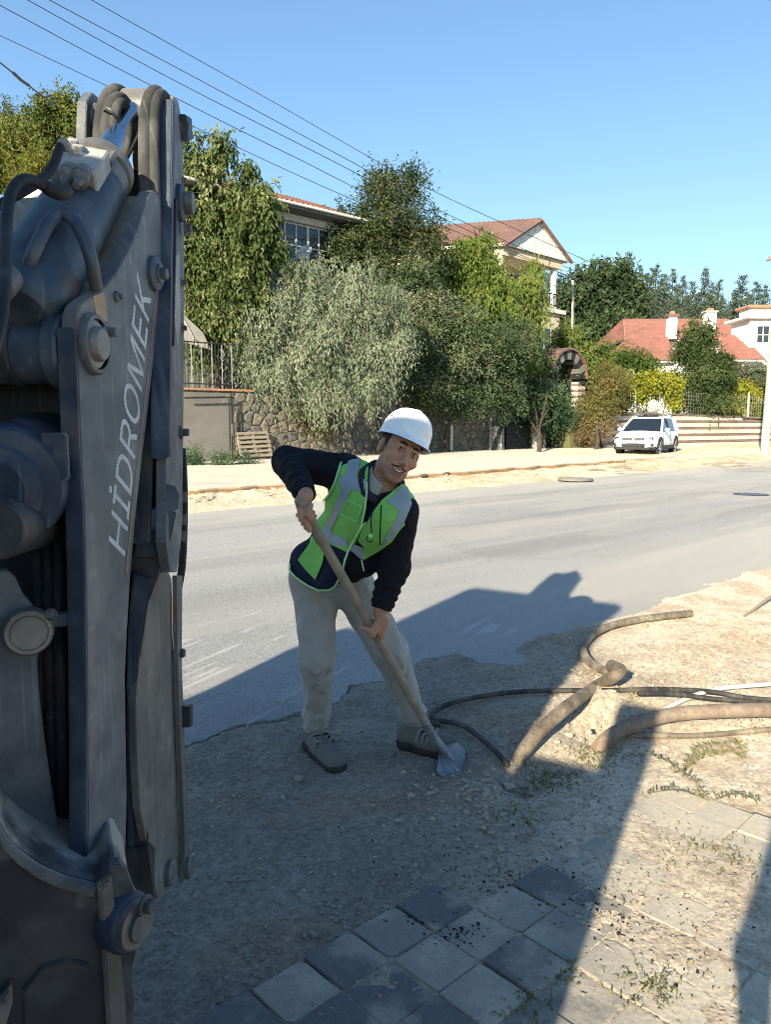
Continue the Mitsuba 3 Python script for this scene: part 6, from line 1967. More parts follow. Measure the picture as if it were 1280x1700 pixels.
GREEN = [(0.041, 0.068, 0.024), (0.074, 0.115, 0.034), (0.121, 0.169, 0.047), (0.203, 0.236, 0.068)]
CHERRY_OLD = [(0.061, 0.081, 0.022), (0.115, 0.135, 0.035), (0.203, 0.209, 0.057), (0.324, 0.304, 0.101)]
SILVER = [(0.111, 0.137, 0.085), (0.176, 0.208, 0.137), (0.247, 0.280, 0.189), (0.325, 0.351, 0.240)]
DARK = [(0.036, 0.058, 0.026), (0.065, 0.094, 0.039), (0.104, 0.130, 0.058), (0.150, 0.169, 0.081)]
PLUM = [(0.042, 0.066, 0.036), (0.08, 0.112, 0.055), (0.13, 0.162, 0.085), (0.2, 0.215, 0.125)]
PEACH = [(0.070, 0.109, 0.025), (0.126, 0.182, 0.042), (0.189, 0.245, 0.063), (0.280, 0.301, 0.098)]
IVY = [(0.042, 0.084, 0.042), (0.070, 0.126, 0.063), (0.119, 0.182, 0.091), (0.182, 0.238, 0.126)]
OLIVE = [(0.068, 0.068, 0.027), (0.115, 0.115, 0.043), (0.189, 0.169, 0.061), (0.257, 0.203, 0.081)]
BROWN = [(0.120, 0.084, 0.042), (0.180, 0.132, 0.066), (0.240, 0.180, 0.102), (0.264, 0.216, 0.120)]
YELLOW_OLD = [(0.138, 0.149, 0.023), (0.287, 0.276, 0.034), (0.460, 0.402, 0.057), (0.575, 0.483, 0.081)]
YELLOW = [(0.1, 0.125, 0.025), (0.21, 0.23, 0.035), (0.34, 0.34, 0.05), (0.46, 0.43, 0.08)]
CHERRY = [(0.045, 0.068, 0.024), (0.085, 0.115, 0.04), (0.16, 0.195, 0.075), (0.31, 0.325, 0.155)]
WALNUT = [(0.061, 0.095, 0.030), (0.108, 0.142, 0.043), (0.176, 0.203, 0.061), (0.270, 0.270, 0.081)]

foot = lambda px, y, z=WZ - .1: np.array([(px - 640) / FOC * y * KD, y * KD, z])

# cherry tree with long hanging leaves, left
KD = 1.12
t = thing('cherry_tree', 'tall tree with long drooping yellow-green leaves right of the digger arm', 'tree')
bl_ = [blob(352, 330, 62, 95, 27), blob(420, 380, 45, 85, 26.6), blob(335, 430, 50, 90, 26.6), blob(400, 455, 50, 60, 26.3), blob(330, 250, 28, 35, 27), blob(368, 250, 22, 38, 27.2), blob(410, 290, 20, 36, 27), blob(448, 400, 24, 40, 26.4), blob(330, 520, 40, 40, 26.6), blob(370, 530, 40, 34, 26.4), blob(335, 570, 24, 24, 26.6), blob(440, 330, 14, 26, 26.6)]
limbs(t, foot(360, 27), bl_, 0.16, 31)
crown(t, bl_, 2300, 9, 0.21, 0.092, CHERRY, 31, droop=.75, twig=0.6, gap=0.4, gfreq=1.0, fill=2.6, sun=.15, spread=.55)
# bluish silver tree hanging over the wall
KD = 1.12
t = thing('silver_tree', 'grey-green narrow-leaved tree weeping over the stone wall', 'tree')
bl_ = [blob(520, 500, 90, 75, 26.5, 1.5), blob(600, 470, 70, 75, 26.5, 1.5), blob(450, 550, 60, 70, 26.3, 1.2), blob(560, 580, 80, 70, 26.0, 1.2), blob(630, 580, 45, 80, 26.2, 1.2), blob(440, 600, 40, 50, 26.0, .9), blob(490, 620, 50, 55, 25.9, .9), blob(600, 640, 36, 46, 25.8, .8), blob(540, 640, 34, 46, 25.8, .8), blob(650, 520, 40, 60, 26.4, 1.2), blob(430, 500, 40, 40, 26.5), blob(520, 440, 40, 25, 26.8)]
limbs(t, foot(545, 28.8), bl_, 0.14, 32, 'bark', trunk_top=P(545, 560, 30.6))
crown(t, bl_, 3000, 13, 0.17, 0.042, SILVER, 32, droop=0.75, twig=0.6, gap=0.4, gfreq=1.3, fill=2.6, m_='leaf_matt', spread=.7, sun=.1)
# sprouts under it, dark and pale
KD = 1.19
t = thing('wall_shrub', 'pale leafy climber growing down the wall under the grey-green tree', 'shrub')
bl_ = [blob(495, 680, 34, 40, 25.7, .5), blob(535, 690, 40, 42, 25.6, .5), blob(470, 650, 24, 30, 25.8, .4), blob(560, 660, 26, 30, 25.8, .4)]
limbs(t, G(520, 762), bl_, 0.04, 33, nsub=2)
crown(t, bl_, 700, 9, 0.10, 0.04, [(0.09, 0.1, 0.03), (0.16, 0.17, 0.06), (0.24, 0.23, 0.1)], 33, droop=.5, twig=0.4, gap=0.43, gfreq=1.6)
# dark tall tree behind
KD = 1.17
t = thing('plum_tree', 'tall dark green tree with twiggy top above the grey house roof', 'tree')
bl_ = [blob(640, 370, 62, 60, 31), blob(690, 400, 45, 55, 31.3), blob(590, 390, 45, 45, 30.8), blob(655, 315, 35, 42, 31), blob(680, 300, 22, 26, 31.1), blob(630, 300, 20, 24, 31), blob(560, 370, 26, 30, 30.6), blob(575, 420, 36, 42, 30.4), blob(556, 450, 28, 34, 30.2), blob(640, 440, 70, 50, 31), blob(710, 370, 22, 40, 31.3), blob(720, 430, 25, 50, 31.5)]
limbs(t, foot(640, 31), bl_, 0.17, 34)
crown(t, bl_, 3000, 10, 0.135, 0.07, DARK, 34, droop=.15, twig=0.65, gap=0.43, gfreq=1.0, fill=2.2)
# centre: dull plum mass
KD = 1.165
t = thing('plum_tree', 'broad dull green tree over the middle of the stone wall', 'tree')
bl_ = [blob(700, 560, 60, 75, 29.5, 1.5), blob(760, 580, 70, 75, 30.0, 1.5), blob(690, 480, 55, 55, 30, 1.5), blob(740, 520, 60, 60, 30.2, 1.5), blob(825, 590, 55, 62, 31, 1.4), blob(730, 640, 50, 34, 29.4, 1.1), blob(690, 630, 36, 34, 29.2, 1.), blob(800, 640, 55, 30, 30.5, 1.1), blob(660, 570, 26, 60, 29.2, 1.0), blob(860, 560, 35, 50, 31.6, 1.1), blob(840, 660, 36, 26, 31.0, .9), blob(760, 665, 40, 22, 29.6, .8), blob(700, 655, 30, 24, 29.0, .8)]
limbs(t, foot(735, 32.0), bl_, 0.16, 35)
crown(t, bl_, 4200, 11, 0.12, 0.066, PLUM, 35, droop=.35, twig=0.5, gap=0.42, gfreq=1.2, fill=2.5, m_='leaf_matt')
# light green peach tree
KD = 1.18
t = thing('peach_tree', 'bright yellow-green tree with long leaves in front of the gabled house', 'tree')
bl_ = [blob(790, 440, 62, 55, 33.5, 1.5), blob(790, 395, 28, 30, 33.5), blob(740, 440, 30, 40, 33.2), blob(850, 480, 50, 42, 34, 1.3), blob(880, 470, 24, 32, 34.5), blob(876, 520, 30, 38, 34.3, 1.1), blob(800, 500, 60, 50, 33.4, 1.4), blob(770, 400, 18, 26, 33.5), blob(870, 570, 34, 40, 34.0, 1.), blob(888, 440, 10, 20, 34.5)]
limbs(t, foot(800, 34), bl_, 0.15, 36)
crown(t, bl_, 3000, 10, 0.19, 0.064, PEACH, 36, droop=.8, twig=0.55, gap=0.42, gfreq=1.1, fill=2.5, sun=.2, spread=.6)
# rounded green climber over the gate
KD = 1.11
t = thing('ivy_bush', 'rounded green climbing bush hanging over the black gates', 'bush')
bl_ = [blob(897, 655, 38, 36, 36.5, 1.2), blob(880, 660, 35, 40, 36.2, 1.1), blob(930, 685, 26, 28, 36.6, 1.), blob(865, 625, 28, 30, 36.4, 1.), blob(920, 668, 26, 24, 36.6, 1.), blob(895, 695, 26, 24, 36.2, .8), blob(908, 606, 20, 18, 37.0, .7), blob(850, 650, 26, 34, 35.5, 1.)]
limbs(t, G(893, 757), bl_, 0.1, 37)
crown(t, bl_, 1800, 10, 0.12, 0.085, IVY, 37, droop=.4, twig=0.4, gap=0.4, gfreq=1.4, sun=.15)
KD = 1.0
# slanting bare trunks in front of the wall
for k, (pts, lab) in enumerate((([(735, 757), (728, 720), (740, 680), (752, 640)], 'dark slanting trunk growing up the wall beside the drain pipe'), ([(808, 755), (818, 715), (832, 685), (846, 640)], 'dark slanting trunk beside the meter pillar'), ([(617, 765), (616, 720), (614, 690), (610, 650)], 'dark upright trunk behind the worker'))):
    tk = thing('leaning_tree', lab, 'tree')
    p = [PW.at(*PW.uv(*q_), 0.35 + 0.12 * i) for i, q_ in enumerate(pts)]
    obj('trunk', tube(p, [0.13, 0.1, 0.08, 0.05], 8, 5), 'bark', tk, smooth=True)
    obj('limb', tube([p[2], p[3] + [0.3, 0, .1], p[3] + [0.7, 0, .5]], [0.05, 0.04, 0.02], 6, 4), 'bark', tk, smooth=True)
    obj('limb', tube([p[2], p[3] + [-0.3, 0, .2], p[3] + [-0.5, 0, .6]], [0.05, 0.03, 0.02], 6, 4), 'bark', tk, smooth=True)
# brown drying conifer bush
KD = 1.13
t = thing('thuja_bush', 'olive and brown drying conifer bush left of the white car', 'bush')
bl_ = [blob(1000, 640, 34, 42, 36.5, 1.2), blob(1000, 680, 42, 38, 36.3, 1.2), blob(982, 690, 26, 36, 36.2, 1.), blob(1020, 650, 28, 34, 36.6, 1.), blob(985, 715, 26, 26, 36.0, .8)]
limbs(t, G(985, 752), bl_, 0.1, 38)
crown(t, bl_[:4], 2100, 10, 0.10, 0.055, OLIVE, 38, droop=-.1, twig=0.3, gap=0.38, gfreq=1.6, m_='leaf_matt')
crown(t, [blob(985, 715, 32, 32, 35.9, .9), blob(1000, 700, 20, 26, 35.7, .7)], 800, 9, 0.09, 0.05, BROWN, 48, droop=.2, twig=0.3, gap=0.4, gfreq=1.6, m_='leaf_matt', label='brown dried lower foliage')
KD = 1.1
# light green shrubs behind arch and bush
for (bl_, cols, lab, sd_) in (([blob(950, 565, 40, 38, 41), blob(985, 590, 40, 34, 41), blob(925, 590, 26, 34, 40.5), blob(965, 610, 40, 22, 40)], PEACH, 'light green leafy shrub behind the arch gate', 51),
                              ([blob(1045, 600, 36, 24, 43), blob(1020, 606, 26, 24, 42.6), blob(1070, 612, 30, 20, 43)], GREEN, 'dark green rounded bush below the red roof', 52),
                              ([blob(1035, 650, 24, 34, 40), blob(1055, 640, 26, 22, 41), blob(1010, 630, 30, 22, 40)], PEACH + [(0.3, 0.16, 0.05)], 'light green bush with orange tints behind the brown conifer bush', 53),
                              ([blob(1226, 622, 24, 22, 45), blob(1262, 622, 24, 26, 45), blob(1195, 640, 16, 18, 45)], [(0.1, 0.12, 0.08), (0.16, 0.18, 0.12), (0.22, 0.23, 0.16)], 'greyish shrub in front of the right roof', 54)):
    t = thing('garden_shrub', lab, 'shrub')
    f_ = np.mean([b[0] for b in bl_], 0); f_ = np.array([f_[0], f_[1], 1.4])
    limbs(t, f_, bl_, 0.08, sd_, nsub=2)
    crown(t, bl_, 900, 9, 0.15, 0.085, cols, sd_, droop=.4, twig=0.45, gap=0.42, gfreq=1.2, sun=.2)
KD = 1.04
# yellow vines on the fence
for (bl_, lab, sd_) in (([blob(1060, 642, 16, 24, 41.5, .5), blob(1075, 630, 18, 14, 41.7, .5)], 'yellow-green vine on the fence, leftmost by the brown conifer bush', 55), ([blob(1108, 640, 22, 22, 42.6, .5), blob(1095, 632, 20, 16, 42.4, .5), blob(1118, 665, 12, 22, 42.6, .4)], 'yellow climbing vine on the fence behind the car roof', 56),
                        ([blob(1205, 672, 16, 18, 46, .4), blob(1190, 680, 14, 12, 45.6, .4), blob(1222, 676, 14, 16, 46.4, .4)], 'low yellow-green vine on the fence right of the dense green tree', 58),
                        ([blob(1240, 650, 26, 22, 47, .6), blob(1222, 645, 18, 18, 46.7, .6), blob(1262, 650, 18, 28, 47.2, .5), blob(1258, 680, 14, 22, 47, .4)], 'yellow climbing vine on the fence beside the concrete pole', 57)):
    t = thing('yellow_vine', lab, 'vine', 'yellow vines along the fence')
    f_ = np.mean([b[0] for b in bl_], 0); f_ = np.array([f_[0], f_[1] + .2, 1.6])
    limbs(t, f_, bl_, 0.03, sd_, nsub=2)
    crown(t, bl_, 620, 9, 0.16, 0.11, YELLOW, sd_, droop=.6, twig=0.4, gap=0.4, gfreq=1.6, sun=.2)
KD = 1.08
# green tree right of the car
t = thing('garden_tree', 'dense green tree behind the striped wall right of the white car', 'tree')
bl_ = [blob(1160, 590, 44, 44, 43.5, 1.5), blob(1150, 560, 34, 26, 43.5), blob(1180, 630, 36, 44, 43.2, 1.3), blob(1140, 620, 36, 40, 43.2, 1.3), blob(1175, 665, 42, 26, 43.0, 1.2), blob(1150, 668, 26, 24, 42.8, 1.), blob(1200, 610, 18, 30, 43.3)]
limbs(t, (bl_[0][0][0] + .2, 47.0, 1.4), bl_, 0.15, 39)
crown(t, bl_, 2700, 10, 0.15, 0.09, [(0.035, 0.055, 0.022), (0.06, 0.09, 0.034), (0.105, 0.14, 0.055), (0.16, 0.19, 0.085)], 39, droop=.3, twig=0.45, gap=0.4, gfreq=1.2, sun=.2)
KD = 1.0
# big walnut, far left behind the digger, and its yellowish neighbour
t = thing('walnut_tree', 'large round green tree rising behind the digger arm, far left', 'tree')
bl_ = [blob(95, 215, 62, 52, 41), blob(60, 250, 60, 60, 41), blob(130, 240, 50, 50, 41), blob(100, 180, 35, 26, 41), blob(20, 230, 40, 40, 41.5), blob(130, 190, 30, 26, 41), blob(170, 250, 40, 50, 41.5)]
limbs(t, foot(95, 41), bl_, 0.3, 40)
crown(t, bl_, 2800, 10, 0.2, 0.1, WALNUT, 40, droop=.3, twig=0.7, gap=0.41, gfreq=.8, sun=.2)
t = thing('hedge_tree', 'yellow-green tree in front of the round tree, behind the hose loop', 'tree')
bl_ = [blob(30, 290, 50, 34, 37), blob(75, 275, 40, 30, 37), blob(-20, 280, 40, 40, 37), blob(100, 290, 34, 26, 37), blob(60, 330, 60, 40, 36.5)]
limbs(t, foot(40, 37), bl_, 0.2, 41)
crown(t, bl_, 1700, 10, 0.17, 0.09, [(0.08, 0.1, 0.02), (0.15, 0.165, 0.035), (0.24, 0.235, 0.055)], 41, droop=.3, twig=0.5, gap=0.41, gfreq=1.0, sun=.2)
t = thing('hedge_tree', 'grey-green tree at the left edge of the picture', 'tree')
bl_ = [blob(5, 205, 36, 40, 45), blob(-30, 240, 50, 60, 45), blob(20, 240, 30, 40, 45)]
limbs(t, foot(0, 45), bl_, 0.2, 42)
crown(t, bl_, 900, 9, 0.2, 0.09, [(0.06, 0.085, 0.045), (0.1, 0.13, 0.07), (0.15, 0.17, 0.1)], 42, droop=.2, twig=0.6, gap=0.41, gfreq=.8)
t = thing('wall_shrub', 'small leafy shrub in front of the white house, behind the arm cylinder', 'shrub')
bl_ = [blob(38, 370, 26, 34, 27), blob(60, 350, 20, 16, 27)]
limbs(t, foot(40, 27), bl_, 0.04, 43)
crown(t, bl_, 160, 8, 0.14, 0.05, SILVER, 43, droop=.6, twig=0.5, gap=0.45)

# --- wooded hill: a broad tree and the conifers behind the houses
t = thing('forest_tree', 'broad dark green tree with pale trunks below the conifers', 'tree')
bl_ = [blob(1000, 480, 52, 42, 75, 4), blob(960, 500, 36, 36, 74, 3), blob(1035, 500, 34, 40, 75, 3), blob(985, 545, 46, 26, 73, 3), blob(1030, 470, 30, 30, 76, 3), blob(1020, 550, 30, 26, 72, 3)]
limbs(t, (bl_[0][0][0], 75, ground_z(20., 75.)), bl_, 0.3, 60, 'bark_pale')
crown(t, bl_, 2600, 8, 0.42, 0.22, [(0.03, 0.055, 0.03), (0.055, 0.085, 0.042), (0.085, 0.12, 0.055), (0.12, 0.15, 0.07)], 60, droop=.2, twig=1.2, gap=0.41, gfreq=.5, m_='leaf_matt', sun=.2)


def conifer_mesh(seed, H=12.0, R=2.6):
    r = np.random.default_rng(seed)
    B, D, U, Ln, Wd = [], [], [], [], []
    nw = 34
    for k in range(nw):
        t = (k + .5 * r.random()) / nw
        z = H * (0.12 + 0.88 * t)
        L_ = 1.2 * R * (1 - t) ** 0.85 * r.uniform(.75, 1.2) + 0.12
        nb = max(4, int(9 * (1 - t) + 3))
        for j in range(nb):
            a = r.uniform(0, 2 * math.pi)
            l = L_ * r.uniform(.6, 1.15)
            d = np.array([math.cos(a), math.sin(a), -0.18 + 0.45 * t])
            m = int(5 + 9 * l / R)
            for s in np.linspace(0.12, 1, m):
                q_ = np.array([0, 0, z]) + d * l * s + np.array([0, 0, -.22 * l * s * s + .1 * s ** 4 * l])
                for _ in range(3):
                    dd = d * .6 + r.normal(0, .55, 3) + [0, 0, -.25]
                    B.append(q_ + r.normal(0, .06, 3)); D.append(dd); U.append(r.normal(0, .4, 3) + [0, 0, 1.]); sc_ = .32 + .62 * (1 - t) ** .8; Ln.append(sc_ * r.uniform(.5, .85)); Wd.append(sc_ * r.uniform(.2, .34))
    B, D, U = np.array(B), np.array(D), np.array(U)
    n = len(B)
    c = palette(r, n, [(0.065, 0.095, 0.068), (0.105, 0.14, 0.1), (0.155, 0.195, 0.14)], np.clip(.5 + r.normal(0, .25, n), 0, 1))
    v, f, c = leaves(B, D, U, np.array(Ln), np.array(Wd), c, .15)
    return tm(v, f), c


CONS = [conifer_mesh(70 + k, 12.0, 2.7 + .3 * (k % 3)) for k in range(5)]
CP_ = [mikit.ply(m_, 'leaf_matt', color=c) for m_, c in CONS]
TR_ = mikit.ply(tube([(0, 0, 0), (0, 0, 6), (0, 0, 11.6)], [0.2, 0.13, 0.03], 7, 2), 'bark', smooth=True)
rr = np.random.default_rng(77)
con = [(930, 455, 84), (958, 438, 88), (985, 428, 92), (1008, 424, 90), (1030, 432, 94), (1046, 420, 92), (1062, 440, 96), (1075, 452, 84), (1090, 437, 86), (1104, 455, 95), (1118, 446, 88), (1135, 458, 90), (1150, 465, 84), (1172, 442, 86), (1195, 462, 88), (1183, 470, 96), (1212, 500, 98), (1234, 455, 88), (1222, 478, 84), (1258, 466, 90), (1272, 474, 86), (1290, 470, 90), (1246, 486, 80), (1085, 480, 80), (1125, 486, 78), (1160, 488, 80), (1050, 470, 86), (1310, 460, 88), (1200, 490, 78), (1065, 500, 78), (1108, 500, 76), (1146, 502, 76), (910, 450, 86)]
ORD = ['first', 'second', 'third', 'fourth', 'fifth', 'sixth', 'seventh', 'eighth', 'ninth', 'tenth', 'eleventh', 'twelfth', 'thirteenth', 'fourteenth', 'fifteenth', 'sixteenth', 'seventeenth', 'eighteenth', 'nineteenth', 'twentieth']
sky_ = sorted([k for k, c in enumerate(con) if c[1] < 474 and 920 < c[0] < 1285], key=lambda k: con[k][0])
CLAB = {k: 'lower conifer half hidden in the hillside wood below the skyline row' for k in range(len(con))}
CLAB.update({k: f'{ORD[i]} conifer from the left along the forest skyline' for i, k in enumerate(sky_[:20])})
for k, (px, py, y) in enumerate(con):
    top = P(px, py, y)
    z0 = float(ground_z(top[0], y)) - .3
    h = top[2] - z0
    t = thing('conifer', CLAB[k], 'tree', 'conifers behind the houses')
    w = rr.uniform(.85, 1.2)
    tw_ = T().translate([top[0], y, z0]).rotate([0, 0, 1], float(rr.uniform(0, 360))).scale([w * h / 12 * (.9 if h < 12 else .8), w * h / 12 * .85, h / 12])
    scene[key_for('crown', t)] = {**CP_[k % 5], 'to_world': tw_}
    labels[f'{t}__crown'] = {'kind': 'stuff'}
    scene[key_for('trunk', t)] = {**TR_, 'to_world': tw_}
# the mass of the wood on the hill beyond
r = np.random.default_rng(91)
n = 15000
px = r.uniform(860, 1500, n); yy = r.uniform(84, 125, n)
xx = (px - 640) / FOC * yy
gz = ground_z(xx, yy)
zz = gz + r.uniform(0.2, 8.5, n)
v, f, c = leaves(np.stack([xx, yy, zz], 1), rvec(r, n) + [0, 0, -.2], rvec(r, n) + [0, 0, 1], r.uniform(.8, 1.6, n), r.uniform(.4, .8, n), palette(r, n, DARK, r.random(n)))
obj('undergrowth', tm(v, f), 'leaf_matt', color=c, kind='stuff', label='dark undergrowth filling the hillside wood', cat='undergrowth')
# ================================================================ CAR, POLES, WIRES, PIPES, STONES, WEEDS
mat('car_paint', (0.72, 0.73, 0.74), 0.3, 0.5, clearcoat=0.8, clearcoat_gloss=0.9)
mat('car_glass', (0.015, 0.02, 0.025), 0.05, 0.8)
mat('car_trim', (0.03, 0.031, 0.033), 0.6, 0.3)
mat('car_chrome', (0.6, 0.6, 0.62), 0.2, 0.5, metallic=0.9)
mat('lamp_glass', (0.35, 0.36, 0.37), 0.1, 0.8)
mat('plate_white', (0.6, 0.6, 0.6), 0.5, 0.3)
mat('amber', (0.5, 0.2, 0.03), 0.3, 0.5)

# --- white compact SUV: x across (its left is +x seen from its own seat is -x), y to the front, z up
car = thing('parked_car', 'white compact SUV parked nose out before the striped wall', 'car')
az = math.radians(33.5)
CF = np.array([-math.sin(az), -math.cos(az), 0])
CX = np.array([CF[1], -CF[0], 0])                   # the car's right hand side
CM_ = np.stack([CX, CF, [0, 0, 1.0]], 1)
fr_ = G(1092, 757.5, 0.11)                           # where its left front tyre stands
CO = fr_ + CX * 0.80 - CF * 1.32
CO[2] = 0.115
cplace = lambda m_: place(m_, CO, CM_)
# body lofted from stations along the length: (y, half width, z sill, z belt, tuck)
st_y = [-2.18, -2.12, -1.95, -1.5, -0.7, 0.0, 0.75, 1.25, 1.7, 1.98, 2.12, 2.2]
def section(y):
    hw = np.interp(y, [-2.18, -2.1, -1.8, -1.0, 1.2, 1.7, 1.98, 2.12, 2.2], [0.68, 0.8, 0.88, 0.9, 0.9, 0.885, 0.84, 0.76, 0.6])
    belt = np.interp(y, [-2.18, -2.1, -1.7, 0.75, 0.95, 1.6, 1.95, 2.12, 2.2], [0.9, 1.0, 1.07, 1.03, 1.02, 0.96, 0.88, 0.76, 0.66])
    sill = np.interp(y, [-2.18, -2.0, -1.6, 1.6, 2.0, 2.2], [0.42, 0.32, 0.27, 0.27, 0.3, 0.4])
    pts = [(0.0, sill), (hw * .8, sill), (hw * .965, sill + .07), (hw, sill + .25), (hw, (sill + belt) * .52), (hw * .985, belt - .16), (hw * .955, belt - .05), (hw * .88, belt), (hw * .5, belt + .022), (0, belt + .03)]
    return pts
rows = [[(x, y, z) for x, z in section(y)] + [(-x, y, z) for x, z in section(y)[-2:0:-1]] for y in np.linspace(-2.18, 2.15, 60)]
R_ = np.array(rows)
a, b = R_.shape[:2]
i, j = np.meshgrid(np.arange(a - 1), np.arange(b), indexing='ij')
q = np.stack([i * b + j, i * b + (j + 1) % b, (i + 1) * b + (j + 1) % b, (i + 1) * b + j], -1).reshape(-1, 4)
v = np.vstack([R_.reshape(-1, 3), R_[0].mean(0), R_[-1].mean(0)])
f = np.vstack([q[:, [0, 1, 2]], q[:, [0, 2, 3]], [(a * b, (k + 1) % b, k) for k in range(b)], [(a * b + 1, (a - 1) * b + k, (a - 1) * b + (k + 1) % b) for k in range(b)]])
bodym = tm(v, f)
if bodym.volume < 0:
    bodym = tm(v, f[:, ::-1])
bodyM = man(bodym)
for wy in (1.32, -1.3):
    bodyM = bodyM - man(rod((-1.2, wy, .36), (1.2, wy, .36), .42, 28)) + man(rod((-.55, wy, .36), (.55, wy, .36), .4, 20)).translate((0, 0, 0)) ^ bodyM
bodyM = man(bodym) - man(rod((.6, 1.32, .36), (1.2, 1.32, .36), .42, 28)) - man(rod((-1.2, 1.32, .36), (-.6, 1.32, .36), .42, 28)) - man(rod((.6, -1.3, .36), (1.2, -1.3, .36), .42, 28)) - man(rod((-1.2, -1.3, .36), (-.6, -1.3, .36), .42, 28))
obj('car_body', cplace(demesh(bodyM)), 'car_paint', car, smooth=32)
# cabin: glass house and roof
def ring(y, hw, z):
    return [(-hw, y, z), (hw, y, z)]
gl = [(0.83, 1.02, 1.0), (0.84, -1.85, 1.07), (0.64, -1.62, 1.58), (0.62, -0.2, 1.63), (0.66, 0.2, 1.58)]
W_ = lambda s: [(s * .84, 1.06, .99), (s * .86, -1.95, 1.06), (s * .67, -1.55, 1.57), (s * .65, .16, 1.58)]
Lq, Rq = np.array(W_(-1)), np.array(W_(1))
ghouse = trimesh.convex.convex_hull(np.vstack([Lq, Rq, Lq * [0.9, 1, 1] + [0, 0, .0]]))
obj('window', cplace(ghouse), 'car_glass', car, label='dark car windows')
rf_ = m3.Manifold.batch_hull([man(place(trimesh.creation.icosphere(2, .07), (sx * hx, y, z))) for sx in (-1, 1) for hx, y, z in ((.56, .12, 1.56), (.6, -1.58, 1.53), (.54, -.6, 1.635))])
obj('car_roof', cplace(demesh(rf_)), 'car_paint', car, smooth=40)
obj('sunroof', cplace(bx(-.45, .45, -1.2, .12, 1.655, 1.69, .01)), 'car_glass', car)
for s in (-1, 1):
    obj('roof_rail', cplace(tube([(s * .6, .2, 1.63), (s * .6, 0, 1.72), (s * .6, -.8, 1.745), (s * .6, -1.5, 1.7), (s * .6, -1.7, 1.6)], 0.022, 8, 5)), 'car_chrome', car, smooth=True)
    obj('windscreen_pillar', cplace(tube([(s * .85, 1.04, .99), (s * .765, .66, 1.29), (s * .64, .12, 1.59)], 0.05, 8, 4)), 'car_paint', car, smooth=True)
    obj('door_pillar', cplace(tube([(s * .86, -.28, 1.02), (s * .70, -.22, 1.57)], 0.03, 6, 0)), 'car_trim', car)
    obj('rear_pillar', cplace(solid([(s * .875, -1.25, 1.03), (s * .875, -1.95, 1.04), (s * .72, -1.75, 1.58), (s * .72, -1.45, 1.58), (s * .8, -1.25, 1.03), (s * .8, -1.95, 1.04), (s * .66, -1.75, 1.58), (s * .66, -1.45, 1.58)])), 'car_paint', car)
    obj('sill_cladding', cplace(bx(min(s * .86, s * .915), max(s * .86, s * .915), -.88, .9, .27, .43, .02)), 'car_trim', car)
    for wy in (1.32, -1.3):
        th = np.linspace(0, math.pi, 14)
        obj('arch_trim', cplace(tube([(s * .895, wy + .43 * math.cos(t_), .36 + .43 * math.sin(t_)) for t_ in th], 0.028, 6, 0)), 'car_trim', car)
        wo = CO + CM_ @ np.array([s * .66, wy, .345])
        ty = obj('wheel', lathe([(.235, .02), (.31, .0), (.34, .03), (.345, .08), (.345, .16), (.34, .21), (.31, .235), (.25, .225), (.235, .2)], wo, CM_ @ np.array([s, 0, 0.]), 36), 'tyre', car, smooth=35)
        obj('rim', lathe([(0, .2), (.05, .21), (.06, .2), (.1, .19), (.2, .195), (.235, .215), (.245, .215), (.24, .1), (0, .1)], wo, CM_ @ np.array([s, 0, 0.]), 36), 'car_chrome', ty, smooth=35)
        for k in range(5):
            t_ = k * 2 * math.pi / 5 + .3
            c_ = np.array([s * (.66 + .2), wy + .15 * math.cos(t_), .345 + .15 * math.sin(t_)])
            obj('rim_slot', cplace(place(lathe([(0, 0), (.055, 0), (.05, .006), (0, .006)], (0, 0, 0), (s, 0, 0), 8), c_)), 'car_trim', ty)
    # lamps
    hl_ = obj('headlight', cplace(solid([(s * .80, 2.02, .83), (s * .45, 2.2, .76), (s * .45, 2.19, .66), (s * .82, 2.06, .66), (s * .8, 1.85, .84), (s * .45, 1.95, .78), (s * .45, 1.95, .66), (s * .86, 1.82, .68)])), 'lamp_glass', car)
    obj('lamp_bezel', cplace(solid([(s * .78, 2.05, .80), (s * .62, 2.14, .78), (s * .62, 2.15, .69), (s * .79, 2.075, .69), (s * .78, 1.9, .8), (s * .62, 2, .78), (s * .62, 2., .69), (s * .79, 1.95, .69)])), 'car_trim', hl_)
    obj('fog_lamp', cplace(rod((s * .66, 2.05, .47), (s * .655, 2.18, .47), .055, 16)), 'lamp_glass', car)
    obj('fog_surround', cplace(bx(min(s * .5, s * .8), max(s * .5, s * .8), 1.95, 2.14, .42, .53, .02)), 'car_trim', car)
    mr = obj('mirror', cplace(bx(min(s * .9, s * 1.1), max(s * .9, s * 1.1), .62, .78, 1.02, 1.17, .045)), 'car_paint', car, smooth=40)
    obj('mirror_glass', cplace(bx(min(s * .93, s * 1.08), max(s * .93, s * 1.08), .61, .62, 1.04, 1.15)), 'car_glass', mr)
    for y0, y1 in ((.84, -.26), (-.3, -1.15)):
        obj('door_line', cplace(tube([(s * .902, y0, 1.0), (s * .905, y0, .6), (s * .9, y0, .45)], .006, 4, 3)), 'car_trim', car)
        obj('door_handle', cplace(bx(min(s * .89, s * .925), max(s * .89, s * .925), y1 + .02, y1 + .2, .87, .9, .01)), 'car_paint', car)
obj('grille', cplace(bx(-.45, .45, 2.0, 2.215, .665, .77, .02)), 'car_trim', car)
for z in (.695, .735):
    obj('grille_bar', cplace(bx(-.44, .44, 2.2, 2.225, z - .007, z + .007)), 'car_chrome', car)
obj('emblem', cplace(lathe([(0, 0), (.06, 0), (.06, .012), (.045, .016), (0, .016)], (0, 2.215, .72), (0, 1, .1), 24)), 'car_chrome', car, smooth=35)
